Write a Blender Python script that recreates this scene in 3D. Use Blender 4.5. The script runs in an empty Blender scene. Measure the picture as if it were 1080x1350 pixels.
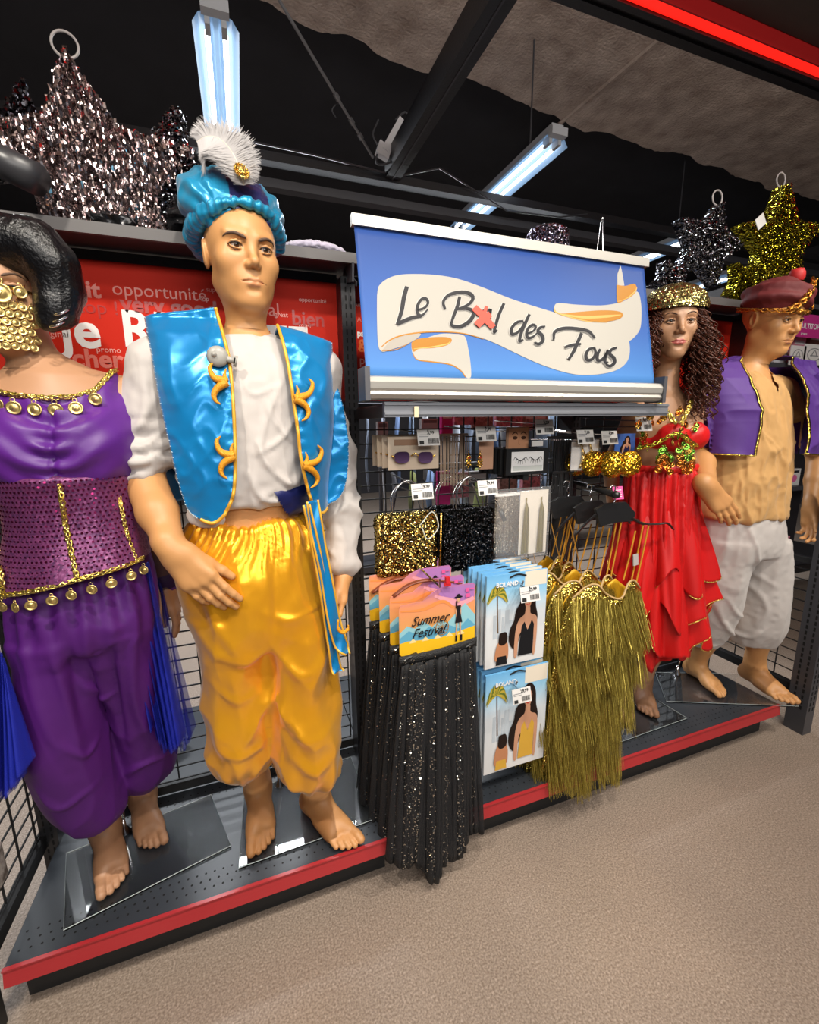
import bpy, bmesh, math, random
import numpy as np
from mathutils import Vector, Matrix
random.seed(7); RNG = np.random.default_rng(7)
SC = bpy.context.scene
COL = SC.collection
pi = math.pi

# ------------------------------------------------------------------ camera
F_PX = 587.5; YAW, PITCH, ROLL = 0.353136, 0.198543, 0.0101686; CAMZ = 1.45
def _cammat():
    ca, sa, cb, sb, cc, sc = math.cos(YAW), math.sin(YAW), math.cos(PITCH), math.sin(PITCH), math.cos(ROLL), math.sin(ROLL)
    fwd = np.array([sa*cb, ca*cb, -sb]); right = np.array([ca, -sa, 0.]); down = np.cross(fwd, right)
    return np.array([cc*right + sc*down, -sc*right + cc*down, fwd])
CM = _cammat()
cam = bpy.data.cameras.new('camera'); camo = bpy.data.objects.new('camera', cam); COL.objects.link(camo)
cam.sensor_fit = 'HORIZONTAL'; cam.sensor_width = 36; cam.lens = F_PX/1080*36; cam.clip_start = 0.02
_m = Matrix.Identity(4)
for i in range(3):
    _m[i][0] = CM[0][i]; _m[i][1] = -CM[1][i]; _m[i][2] = -CM[2][i]
_m[2][3] = CAMZ
camo.matrix_world = _m
SC.camera = camo
def at(x, y, Y):                     # point of the place seen at pixel x, y, standing at depth Y
    d = CM.T @ np.array([(x-540)/F_PX, (y-675)/F_PX, 1.]); t = Y/d[1]
    return np.array([d[0]*t, d[1]*t, d[2]*t + CAMZ])
def atz(x, y, z):
    d = CM.T @ np.array([(x-540)/F_PX, (y-675)/F_PX, 1.]); t = (z-CAMZ)/d[2]
    return np.array([d[0]*t, d[1]*t, z])

# ------------------------------------------------------------------ light and exposure
SC.view_settings.view_transform = 'Standard'; SC.view_settings.look = 'None'
SC.view_settings.exposure = 0.0; SC.view_settings.gamma = 1.0; SC.view_settings.use_curve_mapping = False
w = bpy.data.worlds.new('World'); SC.world = w; w.use_nodes = True
w.node_tree.nodes['Background'].inputs[0].default_value = (0.75, 0.8, 0.9, 1)
w.node_tree.nodes['Background'].inputs[1].default_value = 0.12
def look_rot(loc, target):
    return (Vector(target) - Vector(loc)).to_track_quat('-Z', 'Y').to_euler()
def spot(name, loc, target, power, ang=70, col=(1, .9, .78), r=.05, blend=.6):
    l = bpy.data.lights.new(name, 'SPOT'); l.energy = power; l.color = col; l.spot_size = math.radians(ang); l.spot_blend = blend
    l.shadow_soft_size = r
    o = bpy.data.objects.new(name, l); COL.objects.link(o); o.location = loc; o.rotation_euler = look_rot(loc, target); return o
def area(name, loc, target, power, sx, sy, col=(1, 1, 1)):
    l = bpy.data.lights.new(name, 'AREA'); l.shape = 'RECTANGLE'; l.size = sx; l.size_y = sy; l.energy = power; l.color = col
    o = bpy.data.objects.new(name, l); COL.objects.link(o); o.location = loc; o.rotation_euler = look_rot(loc, target); return o
spot('track_spot', (-.9, .05, 3.1), (-.45, 1.25, 1.0), 115, col=(1, .93, .82))
spot('track_spot', (.25, -.05, 3.1), (.1, 1.25, 1.0), 115, col=(1, .93, .82))
spot('track_spot', (1.25, -.2, 3.05), (.95, 1.3, .5), 95, col=(1, .93, .82))
spot('track_spot', (2.3, 0, 3.05), (1.75, 1.3, 1.0), 115, col=(1, .93, .82))
area('front_fill_light', (.3, -2.4, 2.7), (.7, 1.3, .9), 80, 3.4, .5, (1, .96, .9))  # added soft fill from behind the camera, for the hanging goods
area('back_aisle_tube_light', (.6, 4.0, 3.3), (.6, 4.0, 0), 280, 5, .4, (.92, .96, 1))
area('ceiling_uplight', (1.4, -1.2, 3.35), (1.6, 1.2, 4.2), 50, 3.2, .25, (1, .93, .86))  # added unseen uplight that brightens the concrete ceiling
# ------------------------------------------------------------------ naming helpers
def tag(o, label=None, cat=None, group=None, kind=None):
    if label: o['label'] = label
    if cat: o['category'] = cat
    if group: o['group'] = group
    if kind: o['kind'] = kind
    return o
def empty(name, loc, label=None, cat=None, group=None, kind=None):
    o = bpy.data.objects.new(name, None); COL.objects.link(o); o.location = tuple(loc); o.empty_display_size = .05
    bpy.context.view_layer.update() if False else None
    return tag(o, label, cat, group, kind)
def wloc(o):
    v = Vector((0, 0, 0))
    while o is not None:
        v = v + o.location; o = o.parent
    return np.array(v)
def mesh_np(name, V, F, mats, parent=None, smooth=True, midx=None, local=False):
    """V (n,3) world coordinates, F (m,k) array or list of index lists; links ONE mesh object"""
    V = np.asarray(V, dtype=np.float32).copy()
    if parent is not None and not local: V -= wloc(parent).astype(np.float32)
    me = bpy.data.meshes.new(name)
    if isinstance(F, np.ndarray):
        n, k = F.shape
        me.vertices.add(len(V)); me.vertices.foreach_set('co', V.ravel())
        me.loops.add(n*k); me.loops.foreach_set('vertex_index', F.ravel().astype(np.int32))
        me.polygons.add(n); me.polygons.foreach_set('loop_start', np.arange(0, n*k, k, dtype=np.int32))
        me.update(calc_edges=True); me.validate()
    else:
        me.from_pydata([tuple(map(float, v)) for v in V], [], [tuple(int(i) for i in f) for f in F])
    if not isinstance(mats, (list, tuple)): mats = [mats]
    for m in mats: me.materials.append(m)
    if midx is not None and len(midx) == len(me.polygons): me.polygons.foreach_set('material_index', np.asarray(midx, dtype=np.int32))
    me.polygons.foreach_set('use_smooth', [bool(smooth)]*len(me.polygons)); me.update()
    o = bpy.data.objects.new(name, me); COL.objects.link(o); o.parent = parent
    return o

class MB:
    """collects boxes, tubes, sheets into one mesh"""
    def __init__(s): s.V = []; s.F = []; s.M = []; s.n = 0
    def add(s, V, F, m=0):
        V = np.asarray(V, float); s.V.append(V); s.F += [tuple(int(i)+s.n for i in f) for f in F]; s.M += [m]*len(F); s.n += len(V); return s
    def box(s, c, d, R=None, m=0):
        c = np.asarray(c, float); h = np.asarray(d, float)/2
        P = np.array([[x, y, z] for x in (-1, 1) for y in (-1, 1) for z in (-1, 1)], float)*h
        if R is not None: P = P @ np.asarray(R).T
        return s.add(P + c, [(0, 1, 3, 2), (4, 6, 7, 5), (0, 4, 5, 1), (2, 3, 7, 6), (0, 2, 6, 4), (1, 5, 7, 3)], m)
    def bx(s, x0, x1, y0, y1, z0, z1, m=0): return s.box(((x0+x1)/2, (y0+y1)/2, (z0+z1)/2), (x1-x0, y1-y0, z1-z0), None, m)
    def tube(s, P, r, n=6, m=0, closed=False, cap=True, flat=None):
        P = np.asarray(P, float); N = len(P); r = np.broadcast_to(np.asarray(r, float), (N,))
        T = np.gradient(P, axis=0) if not closed else np.roll(P, -1, 0)-np.roll(P, 1, 0)
        T /= np.linalg.norm(T, axis=1, keepdims=True)+1e-12
        u = np.cross(T[0], [0, 0, 1.]); u = u if np.linalg.norm(u) > .1 else np.cross(T[0], [1., 0, 0]); u /= np.linalg.norm(u)
        V = []; a = np.linspace(0, 2*pi, n, endpoint=False)
        for i in range(N):
            u = u-T[i]*(u@T[i]); u /= np.linalg.norm(u)+1e-12; v = np.cross(T[i], u)
            ru, rv = (r[i], r[i]) if flat is None else (r[i], r[i]*flat)
            V.append(P[i]+np.outer(np.cos(a)*ru, u)+np.outer(np.sin(a)*rv, v))
        F = []
        for i in range(N if closed else N-1):
            j = (i+1) % N
            F += [(i*n+k, i*n+(k+1) % n, j*n+(k+1) % n, j*n+k) for k in range(n)]
        if cap and not closed: F += [tuple(range(n))[::-1], tuple((N-1)*n+k for k in range(n))]
        return s.add(np.concatenate(V), F, m)
    def grid(s, G, m=0, wrap=False):
        G = np.asarray(G, float); a, b, _ = G.shape; F = []
        for i in range(a-1):
            for j in range(b if wrap else b-1):
                j2 = (j+1) % b; F.append((i*b+j, i*b+j2, (i+1)*b+j2, (i+1)*b+j))
        return s.add(G.reshape(-1, 3), F, m)
    def lathe(s, prof, c=(0, 0, 0), n=20, R=None, m=0, sx=1, sy=1):
        a = np.linspace(0, 2*pi, n, endpoint=False); G = []
        for r, z in prof: G.append(np.stack([np.cos(a)*r*sx, np.sin(a)*r*sy, np.full(n, z)], 1))
        G = np.array(G)
        if R is not None: G = G @ np.asarray(R).T
        return s.grid(G+np.asarray(c, float), m, True)
    def poly(s, P, thick=0, nrm=(0, -1, 0), m=0):
        P = np.asarray(P, float); n = len(P)
        if not thick: return s.add(P, [tuple(range(n))], m)
        Q = P-np.asarray(nrm, float)*thick
        return s.add(np.concatenate([P, Q]), [tuple(range(n)), tuple(range(2*n-1, n-1, -1))]+[(i, n+i, n+(i+1) % n, (i+1) % n) for i in range(n)], m)
    def build(s, name, mats, parent=None, smooth=False):
        return mesh_np(name, np.concatenate(s.V), s.F, mats, parent, smooth, s.M)
def recenter(o):
    """puts a top-level mesh's origin at the middle of its base"""
    me = o.data; n = len(me.vertices); a = np.empty(n*3, np.float32); me.vertices.foreach_get('co', a); a = a.reshape(-1, 3)
    c = (a.min(0)+a.max(0))/2; c[2] = a[:, 2].min(); a -= c; me.vertices.foreach_set('co', a.ravel()); me.update(); o.location = tuple(float(v) for v in c); return o
def rot(axis, deg): return np.array(Matrix.Rotation(math.radians(deg), 3, axis))
def norm(v): v = np.asarray(v, float); return v/(np.linalg.norm(v)+1e-12)
def bez(P, n=24):
    """Catmull-Rom through the points"""
    P = np.asarray(P, float); Q = np.vstack([2*P[0]-P[1], P, 2*P[-1]-P[-2]]); out = []
    m = len(P)-1
    for t in np.linspace(0, m, n):
        i = min(int(t), m-1); u = t-i; a, b, c, d = Q[i:i+4]
        out.append(.5*((2*b)+(-a+c)*u+(2*a-5*b+4*c-d)*u*u+(-a+3*b-3*c+d)*u**3))
    return np.array(out)

# ------------------------------------------------------------------ materials
MATS = {}
def mat(name, col, rough=.5, metal=0, bump=None, var=None, emit=None, alpha=None, trans=0, sheen=0, coat=0, aniso=0, bscale=None):
    if name in MATS: return MATS[name]
    m = bpy.data.materials.new(name); m.use_nodes = True; nt = m.node_tree; b = nt.nodes['Principled BSDF']
    b.inputs['Base Color'].default_value = (*col, 1); b.inputs['Roughness'].default_value = rough; b.inputs['Metallic'].default_value = metal
    if name.startswith('ink_'): b.inputs['Specular IOR Level'].default_value = .15
    if sheen: b.inputs['Sheen Weight'].default_value = sheen
    if coat: b.inputs['Coat Weight'].default_value = coat; b.inputs['Coat Roughness'].default_value = .15
    if trans: b.inputs['Transmission Weight'].default_value = trans; b.inputs['IOR'].default_value = 1.45
    if alpha is not None: b.inputs['Alpha'].default_value = alpha
    if aniso: b.inputs['Anisotropic'].default_value = aniso
    if emit: b.inputs['Emission Color'].default_value = (*emit[0], 1); b.inputs['Emission Strength'].default_value = emit[1]
    if bump or var:
        tc = nt.nodes.new('ShaderNodeTexCoord')
    if bump:      # (strength, scale, detail)
        n = nt.nodes.new('ShaderNodeTexNoise'); n.inputs['Scale'].default_value = bump[1]; n.inputs['Detail'].default_value = bump[2]
        bp = nt.nodes.new('ShaderNodeBump'); bp.inputs['Strength'].default_value = bump[0]; bp.inputs['Distance'].default_value = .01
        nt.links.new(tc.outputs['Object'], n.inputs['Vector']); nt.links.new(n.outputs['Fac'], bp.inputs['Height']); nt.links.new(bp.outputs['Normal'], b.inputs['Normal'])
    if var:       # (scale, other colour, contrast)
        n = nt.nodes.new('ShaderNodeTexNoise'); n.inputs['Scale'].default_value = var[0]; n.inputs['Detail'].default_value = 6
        r = nt.nodes.new('ShaderNodeValToRGB'); c = var[2] if len(var) > 2 else .2
        r.color_ramp.elements[0].position = .5-c; r.color_ramp.elements[1].position = .5+c
        r.color_ramp.elements[0].color = (*col, 1); r.color_ramp.elements[1].color = (*var[1], 1)
        nt.links.new(tc.outputs['Object'], n.inputs['Vector']); nt.links.new(n.outputs['Fac'], r.inputs['Fac']); nt.links.new(r.outputs['Color'], b.inputs['Base Color'])
    MATS[name] = m; return m
def glitter(name, col, col2=None, scale=260, tilt=.9, rough=.18, metal=1, frac=.0, alpha=None, base=None, stretch=(1, 1, 1)):
    """sequins / tinsel: every voronoi cell is a small facet with its own tilt"""
    if name in MATS: return MATS[name]
    m = bpy.data.materials.new(name); m.use_nodes = True; nt = m.node_tree; L = nt.links; b = nt.nodes['Principled BSDF']
    b.inputs['Roughness'].default_value = rough; b.inputs['Metallic'].default_value = metal
    tc = nt.nodes.new('ShaderNodeTexCoord'); mp = nt.nodes.new('ShaderNodeMapping'); mp.inputs['Scale'].default_value = stretch
    vo = nt.nodes.new('ShaderNodeTexVoronoi'); vo.inputs['Scale'].default_value = scale
    L.new(tc.outputs['Object'], mp.inputs['Vector']); L.new(mp.outputs['Vector'], vo.inputs['Vector'])
    sub = nt.nodes.new('ShaderNodeVectorMath'); sub.operation = 'SUBTRACT'; sub.inputs[1].default_value = (.5, .5, .5)
    L.new(vo.outputs['Color'], sub.inputs[0])
    sc = nt.nodes.new('ShaderNodeVectorMath'); sc.operation = 'SCALE'; sc.inputs['Scale'].default_value = tilt
    L.new(sub.outputs[0], sc.inputs[0])
    ge = nt.nodes.new('ShaderNodeNewGeometry'); ad = nt.nodes.new('ShaderNodeVectorMath'); ad.operation = 'ADD'
    L.new(ge.outputs['Normal'], ad.inputs[0]); L.new(sc.outputs[0], ad.inputs[1])
    no = nt.nodes.new('ShaderNodeVectorMath'); no.operation = 'NORMALIZE'; L.new(ad.outputs[0], no.inputs[0]); L.new(no.outputs[0], b.inputs['Normal'])
    se = nt.nodes.new('ShaderNodeSeparateColor'); L.new(vo.outputs['Color'], se.inputs[0])
    r = nt.nodes.new('ShaderNodeValToRGB'); r.color_ramp.interpolation = 'LINEAR'
    c2 = col2 if col2 else tuple(c*.35 for c in col)
    r.color_ramp.elements[0].color = (*c2, 1); r.color_ramp.elements[1].color = (*col, 1); r.color_ramp.elements[0].position = frac; r.color_ramp.elements[1].position = min(1, frac+.5)
    L.new(se.outputs[1], r.inputs['Fac']); L.new(r.outputs['Color'], b.inputs['Base Color'])
    if alpha is not None: b.inputs['Alpha'].default_value = alpha
    MATS[name] = m; return m
def sheer(name, col, alpha, rough=.6):
    return mat(name, col, rough, alpha=alpha)

# ------------------------------------------------------------------ noise
def _hash(i, j, k, s):
    h = (i*374761393 + j*668265263 + k*2147483647 + s*1274126177) & 0xffffffff
    h = ((h ^ (h >> 13))*1274126177) & 0xffffffff
    return ((h ^ (h >> 16)) & 0xffff)/65535.*2-1
def vnoise(P, s=0):
    P = np.asarray(P, float); I = np.floor(P).astype(np.int64); f = P-I; f = f*f*(3-2*f); o = 0
    for a in (0, 1):
        for b in (0, 1):
            for c in (0, 1):
                wt = (f[:, 0] if a else 1-f[:, 0])*(f[:, 1] if b else 1-f[:, 1])*(f[:, 2] if c else 1-f[:, 2])
                o = o+wt*_hash(I[:, 0]+a, I[:, 1]+b, I[:, 2]+c, s)
    return o
def fbm(P, s=0, o=3):
    r = 0; a = 1
    for i in range(o): r = r+a*vnoise(np.asarray(P)*2**i+7.3*i, s+i); a *= .5
    return r
def ridge(P, s=0):   # sharp fold crests: 1 at crest, falls to 0
    return (1-np.abs(vnoise(P, s)))**2*1.6-.8

# ------------------------------------------------------------------ smooth solids (distance fields)
def smin(a, b, k):
    if k <= 0: return np.minimum(a, b)
    h = np.maximum(k-np.abs(a-b), 0)/k; return np.minimum(a, b)-h*h*k*.25
def smax(a, b, k): return -smin(-a, -b, k)
class Sdf:
    def __init__(s): s.ops = []
    def _a(s, fn, lo, hi, k, sub): s.ops.append((fn, np.asarray(lo, float), np.asarray(hi, float), k, sub)); return s
    def cone(s, a, b, ra, rb, k=.01, sub=False):
        a = np.asarray(a, float); b = np.asarray(b, float); ba = b-a; L2 = ba@ba+1e-12
        def fn(P):
            d = P-a; t = np.clip(d@ba/L2, 0, 1); return np.linalg.norm(d-t[:, None]*ba, axis=1)-(ra+(rb-ra)*t)
        r = max(ra, rb); return s._a(fn, np.minimum(a, b)-r, np.maximum(a, b)+r, k, sub)
    def chain(s, pts, rs, k=.01, kk=.01):
        for i in range(len(pts)-1): s.cone(pts[i], pts[i+1], rs[i], rs[i+1], k if i == 0 else kk)
        return s
    def ell(s, c, r, R=None, k=.01, sub=False):
        c = np.asarray(c, float); r = np.asarray(r, float); R = np.eye(3) if R is None else np.asarray(R)
        def fn(P):
            q = (P-c)@R; k0 = np.linalg.norm(q/r, axis=1); k1 = np.linalg.norm(q/(r*r), axis=1)+1e-9; return k0*(k0-1)/k1
        m = r.max(); return s._a(fn, c-m, c+m, k, sub)
    def box(s, c, h, R=None, rr=.01, k=.01, sub=False):
        c = np.asarray(c, float); h = np.asarray(h, float)-rr; R = np.eye(3) if R is None else np.asarray(R)
        def fn(P):
            q = np.abs((P-c)@R)-h; return np.linalg.norm(np.maximum(q, 0), axis=1)+np.minimum(q.max(1), 0)-rr
        m = np.linalg.norm(h)+rr; return s._a(fn, c-m, c+m, k, sub)
    def loft(s, T, k=.02, p=2., sub=False, rnd=.02, ang=0, fold=None):
        """T rows: z, cx, cy, rx, ry ; elliptical sections stacked in z; fold(theta, z) adds to the radius"""
        T = np.array(sorted(T, key=lambda r: r[0]), float); zf = np.linspace(T[0, 0], T[-1, 0], 80)
        D = bez(T, 200); D = D[np.argsort(D[:, 0])]
        C = [np.interp(zf, D[:, 0], D[:, i]) for i in range(1, 5)]; ca, sa = math.cos(math.radians(ang)), math.sin(math.radians(ang))
        def fn(P):
            z = np.clip(P[:, 2], zf[0], zf[-1]); cx, cy, rx, ry = [np.interp(z, zf, c) for c in C]
            dx, dy = P[:, 0]-cx, P[:, 1]-cy; x, y = ca*dx+sa*dy, -sa*dx+ca*dy
            if fold is not None:
                ff = fold(np.arctan2(y, x), P[:, 2]); rx = rx+ff; ry = ry+ff
            q = (np.abs(x/rx)**p+np.abs(y/ry)**p)**(1/p); rr = np.hypot(x, y)
            d = rr*(1-1/np.maximum(q, 1e-4)); d = np.where(q < .05, -np.minimum(rx, ry), d)
            dz = np.maximum(P[:, 2]-zf[-1], zf[0]-P[:, 2]); return smax(d, dz, rnd)
        m = max(T[:, 3].max(), T[:, 4].max())+(.03 if fold else 0)
        return s._a(fn, [T[:, 1].min()-m, T[:, 2].min()-m, T[0, 0]], [T[:, 1].max()+m, T[:, 2].max()+m, T[-1, 0]], k, sub)
    def fn(s, f, lo, hi, k=.01, sub=False): return s._a(f, lo, hi, k, sub)
    def __call__(s, P):
        D = np.full(len(P), .3)
        for f, lo, hi, k, sub in s.ops:
            m = np.all((P > lo-k-.03) & (P < hi+k+.03), axis=1)
            if not m.any(): continue
            d = f(P[m]); D[m] = smax(D[m], -d, k) if sub else smin(D[m], d, k)
        return D
    def full(s, P):
        D = np.full(len(P), 9.)
        for f, lo, hi, k, sub in s.ops: d = f(P); D = smax(D, -d, k) if sub else smin(D, d, k)
        return D
    def bounds(s):
        a = [o for o in s.ops if not o[4]]; return np.min([o[1] for o in a], 0), np.max([o[2] for o in a], 0)
    def mesh(s, h, lo=None, hi=None, clip=None, proj=1):
        """surface nets at spacing h; clip: list of boxes (lo, hi) left out"""
        a, b = s.bounds(); lo = a-2*h if lo is None else np.asarray(lo, float); hi = b+2*h if hi is None else np.asarray(hi, float)
        # snap to a global lattice
        lo = np.floor(lo/h)*h; n = np.ceil((hi-lo)/h).astype(int)+1
        ax = [lo[i]+h*np.arange(n[i]) for i in range(3)]; D = np.full(n, .3)
        for f, l, u, k, sub in s.ops:
            i0 = np.clip(np.floor((l-k-.02-lo)/h).astype(int), 0, n); i1 = np.clip(np.ceil((u+k+.02-lo)/h).astype(int)+1, 0, n)
            if np.any(i1 <= i0): continue
            sl = tuple(slice(i0[i], i1[i]) for i in range(3)); B = D[sl]
            if k < .3 and B.size > 200000: pass
            P = np.stack(np.meshgrid(*[ax[i][sl[i]] for i in range(3)], indexing='ij'), -1).reshape(-1, 3)
            d = f(P).reshape(B.shape); D[sl] = smax(B, -d, k) if sub else smin(B, d, k)
        S = D < 0; c = np.zeros(np.array(n)-1, np.int8)
        for x in (0, 1):
            for y in (0, 1):
                for z in (0, 1): c += S[x:n[0]-1+x, y:n[1]-1+y, z:n[2]-1+z]
        act = (c > 0) & (c < 8); idx = np.full(act.shape, -1, np.int64); I = np.argwhere(act); idx[act] = np.arange(len(I))
        acc = np.zeros((len(I), 3)); cnt = np.zeros(len(I)); E = []
        for x in (0, 1):
            for y in (0, 1):
                for z in (0, 1):
                    for axx in range(3):
                        o = np.array([x, y, z])
                        if o[axx]: continue
                        q = o.copy(); q[axx] = 1; A = I+o; Bq = I+q
                        da = D[A[:, 0], A[:, 1], A[:, 2]]; db = D[Bq[:, 0], Bq[:, 1], Bq[:, 2]]; m = (da < 0) != (db < 0)
                        t = np.where(m, da/(da-db+1e-12), 0); p = o+(q-o)*t[:, None]; acc += p*m[:, None]; cnt += m
        V = lo+(I+acc/np.maximum(cnt, 1)[:, None])*h; F = []
        for axx in range(3):
            u, v = (axx+1) % 3, (axx+2) % 3
            sa = [slice(None)]*3; sb = [slice(None)]*3; sa[axx] = slice(0, -1); sb[axx] = slice(1, None)
            for w_ in (u, v): sa[w_] = slice(1, -1); sb[w_] = slice(1, -1)
            A, Bq = S[tuple(sa)], S[tuple(sb)]; m = A != Bq; J = np.argwhere(m); fl = A[m]
            J[:, u] += 1; J[:, v] += 1; e = np.eye(3, dtype=int)
            q = [J-e[u]-e[v], J-e[v], J, J-e[u]]; Q = np.stack([idx[p[:, 0], p[:, 1], p[:, 2]] for p in q], 1)
            ok = (Q >= 0).all(1); Q = Q[ok]; fl = fl[ok]; Q[~fl] = Q[~fl][:, ::-1]; F.append(Q)
        F = np.concatenate(F)
        if clip:
            keep = np.ones(len(F), bool); Cn = V[F].mean(1)
            for l, u in clip: keep &= ~np.all((Cn > l) & (Cn < u), axis=1)
            F = F[keep]
        used = np.unique(F); mp = np.full(len(V), -1); mp[used] = np.arange(len(used)); V = V[used]; F = mp[F]
        for _ in range(proj):
            e = h*.25; d = s(V); G = np.stack([s(V+np.eye(3)[i]*e)-s(V-np.eye(3)[i]*e) for i in range(3)], 1)/(2*e)
            g2 = (G**2).sum(1)+1e-6; st = -(d/np.maximum(g2, .25))[:, None]*G; l = np.linalg.norm(st, axis=1, keepdims=True); V = V+st*np.minimum(1, h*.7/(l+1e-9))
        return V, F
def vnormals(V, F):
    a = V[F[:, 2]]-V[F[:, 0]]; b = V[F[:, 3]]-V[F[:, 1]] if F.shape[1] > 3 else V[F[:, 1]]-V[F[:, 0]]
    n = np.cross(a, b); N = np.zeros_like(V)
    for i in range(F.shape[1]): np.add.at(N, F[:, i], n)
    return N/(np.linalg.norm(N, axis=1, keepdims=True)+1e-12)
def join(parts):
    V = []; F = []; n = 0
    for v, f in parts: V.append(v); F.append(f+n); n += len(v)
    return np.concatenate(V), np.concatenate(F)
# ------------------------------------------------------------------ figures
def head_sdf(fem=0.):
    """head in its own frame: x to the figure's left, -y where it looks, z up; chin -.122, crown +.125"""
    s = Sdf(); J = 1-.14*fem
    s.ell((0, .018, .035), (.076, .098, .090), k=.02)                              # cranium
    s.ell((0, -.018, .012), (.069, .074, .085), k=.03)                             # front of the face
    s.ell((0, -.022, -.045), (.054*J, .060, .070), k=.03); s.ell((0, -.030, -.070), (.046*J, .045, .048), k=.025)
    for x in (-1, 1): s.ell((x*.036*J, -.036, -.044), (.026, .034, .040), k=.025)
    for x in (-1, 1):
        s.cone((x*.047*J, .008, -.058), (x*.018*J, -.058, -.103), .019*J, .016*J, .028)      # jaw
        s.ell((x*.047, -.058, -.022), (.020, .019, .020), k=.025)                   # cheekbone
        s.cone((x*.014, -.0855, .024), (x*.046, -.070, .030), .0095-.003*fem, .008, .014)      # brow
    s.ell((0, -.068, -.106), (.025*J, .019, .017), k=.022)                           # chin
    s.ell((0, -.074, -.068), (.029, .018, .022), k=.025)                           # mouth mound
    for x in (-1, 1): s.ell((x*.033, -.094, .006), (.0195, .015, .0135), k=.014, sub=True)   # eye sockets
    s.cone((0, -.082, .018), (0, -.1045, -.024), .0062, .0078, .016)                # nose
    s.ell((0, -.1055, -.030), (.0088-.0015*fem, .0105, .0085), k=.010)
    for x in (-1, 1): s.ell((x*.0115, -.0945, -.0345), (.0066, .0105, .0068), k=.008)
    for x in (-1, 1): s.ell((x*.0065, -.104, -.0425), (.0035, .005, .0035), k=.003, sub=True)
    f = 1+.25*fem                                                                  # lips
    s.chain([(-.026, -.082, -.0675), (-.009, -.0915, -.0618), (0, -.0925, -.0635), (.009, -.0915, -.0618), (.026, -.082, -.0675)], [.0018, .0036*f, .0034*f, .0036*f, .0018], .006, .004)
    s.chain([(-.021, -.083, -.0705), (-.008, -.0900, -.0735), (.008, -.0900, -.0735), (.021, -.083, -.0705)], [.002, .0046*f, .0046*f, .002], .006, .004)
    s.chain([(-.029, -.083, -.0682), (-.010, -.0965, -.0672), (0, -.098, -.0682), (.010, -.0965, -.0672), (.029, -.083, -.0682)], [.0012, .0016, .0016, .0016, .0012], .0025, .001)
    s.ops[-4:] = [(o[0], o[1], o[2], o[3], True) for o in s.ops[-4:]]
    s.ell((0, -.097, -.086), (.016, .008, .006), k=.010, sub=True)
    for x in (-1, 1):
        e = np.array([x*.0325, -.0735, .006])                                       # eyelids
        up = [e+np.array([x*a, -.0125*math.cos(b), c]) for a, b, c in ((-.0160, 1.15, -.0015), (-.009, .5, .0050), (.001, .1, .0068), (.010, .55, .0050), (.0170, 1.2, .0005))]
        lo = [e+np.array([x*a, -.0125*math.cos(b), c]) for a, b, c in ((-.0155, 1.15, -.002), (-.007, .4, -.0075), (.004, .2, -.0082), (.012, .7, -.0052), (.0165, 1.2, -.001))]
        s.chain(up, [.0018, .0027, .0030, .0027, .0019], .004, .002); s.chain(lo, [.0014, .0016, .0017, .0016, .0014], .006, .002)
        Re = rot('Z', x*18) @ rot('Y', x*6)
        s.ell((x*.079, .016, -.002), (.0075, .020, .032), Re, k=.008)               # ear
        s.ell((x*.0865, .011, .002), (.005, .012, .021), Re, k=.004, sub=True)
        s.cone((x*.081, .004, .000), (x*.080, .006, -.012), .004, .004, .004)
    return s
EYE = [(-.0325, -.0735, .006), (.0325, -.0735, .006)]

def xform(s, R, c, sc=1.):
    """Sdf seen in world space: placed with rotation R (columns = local axes), centre c, scale sc"""
    R = np.asarray(R); c = np.asarray(c, float); t = Sdf()
    for f, lo, hi, k, sub in s.ops:
        K = np.array([[x, y, z] for x in (lo[0], hi[0]) for y in (lo[1], hi[1]) for z in (lo[2], hi[2])]) @ R.T*sc+c
        t.ops.append(((lambda P, f=f: f((P-c) @ R/sc)*sc), K.min(0), K.max(0), k*sc, sub))
    return t

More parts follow.
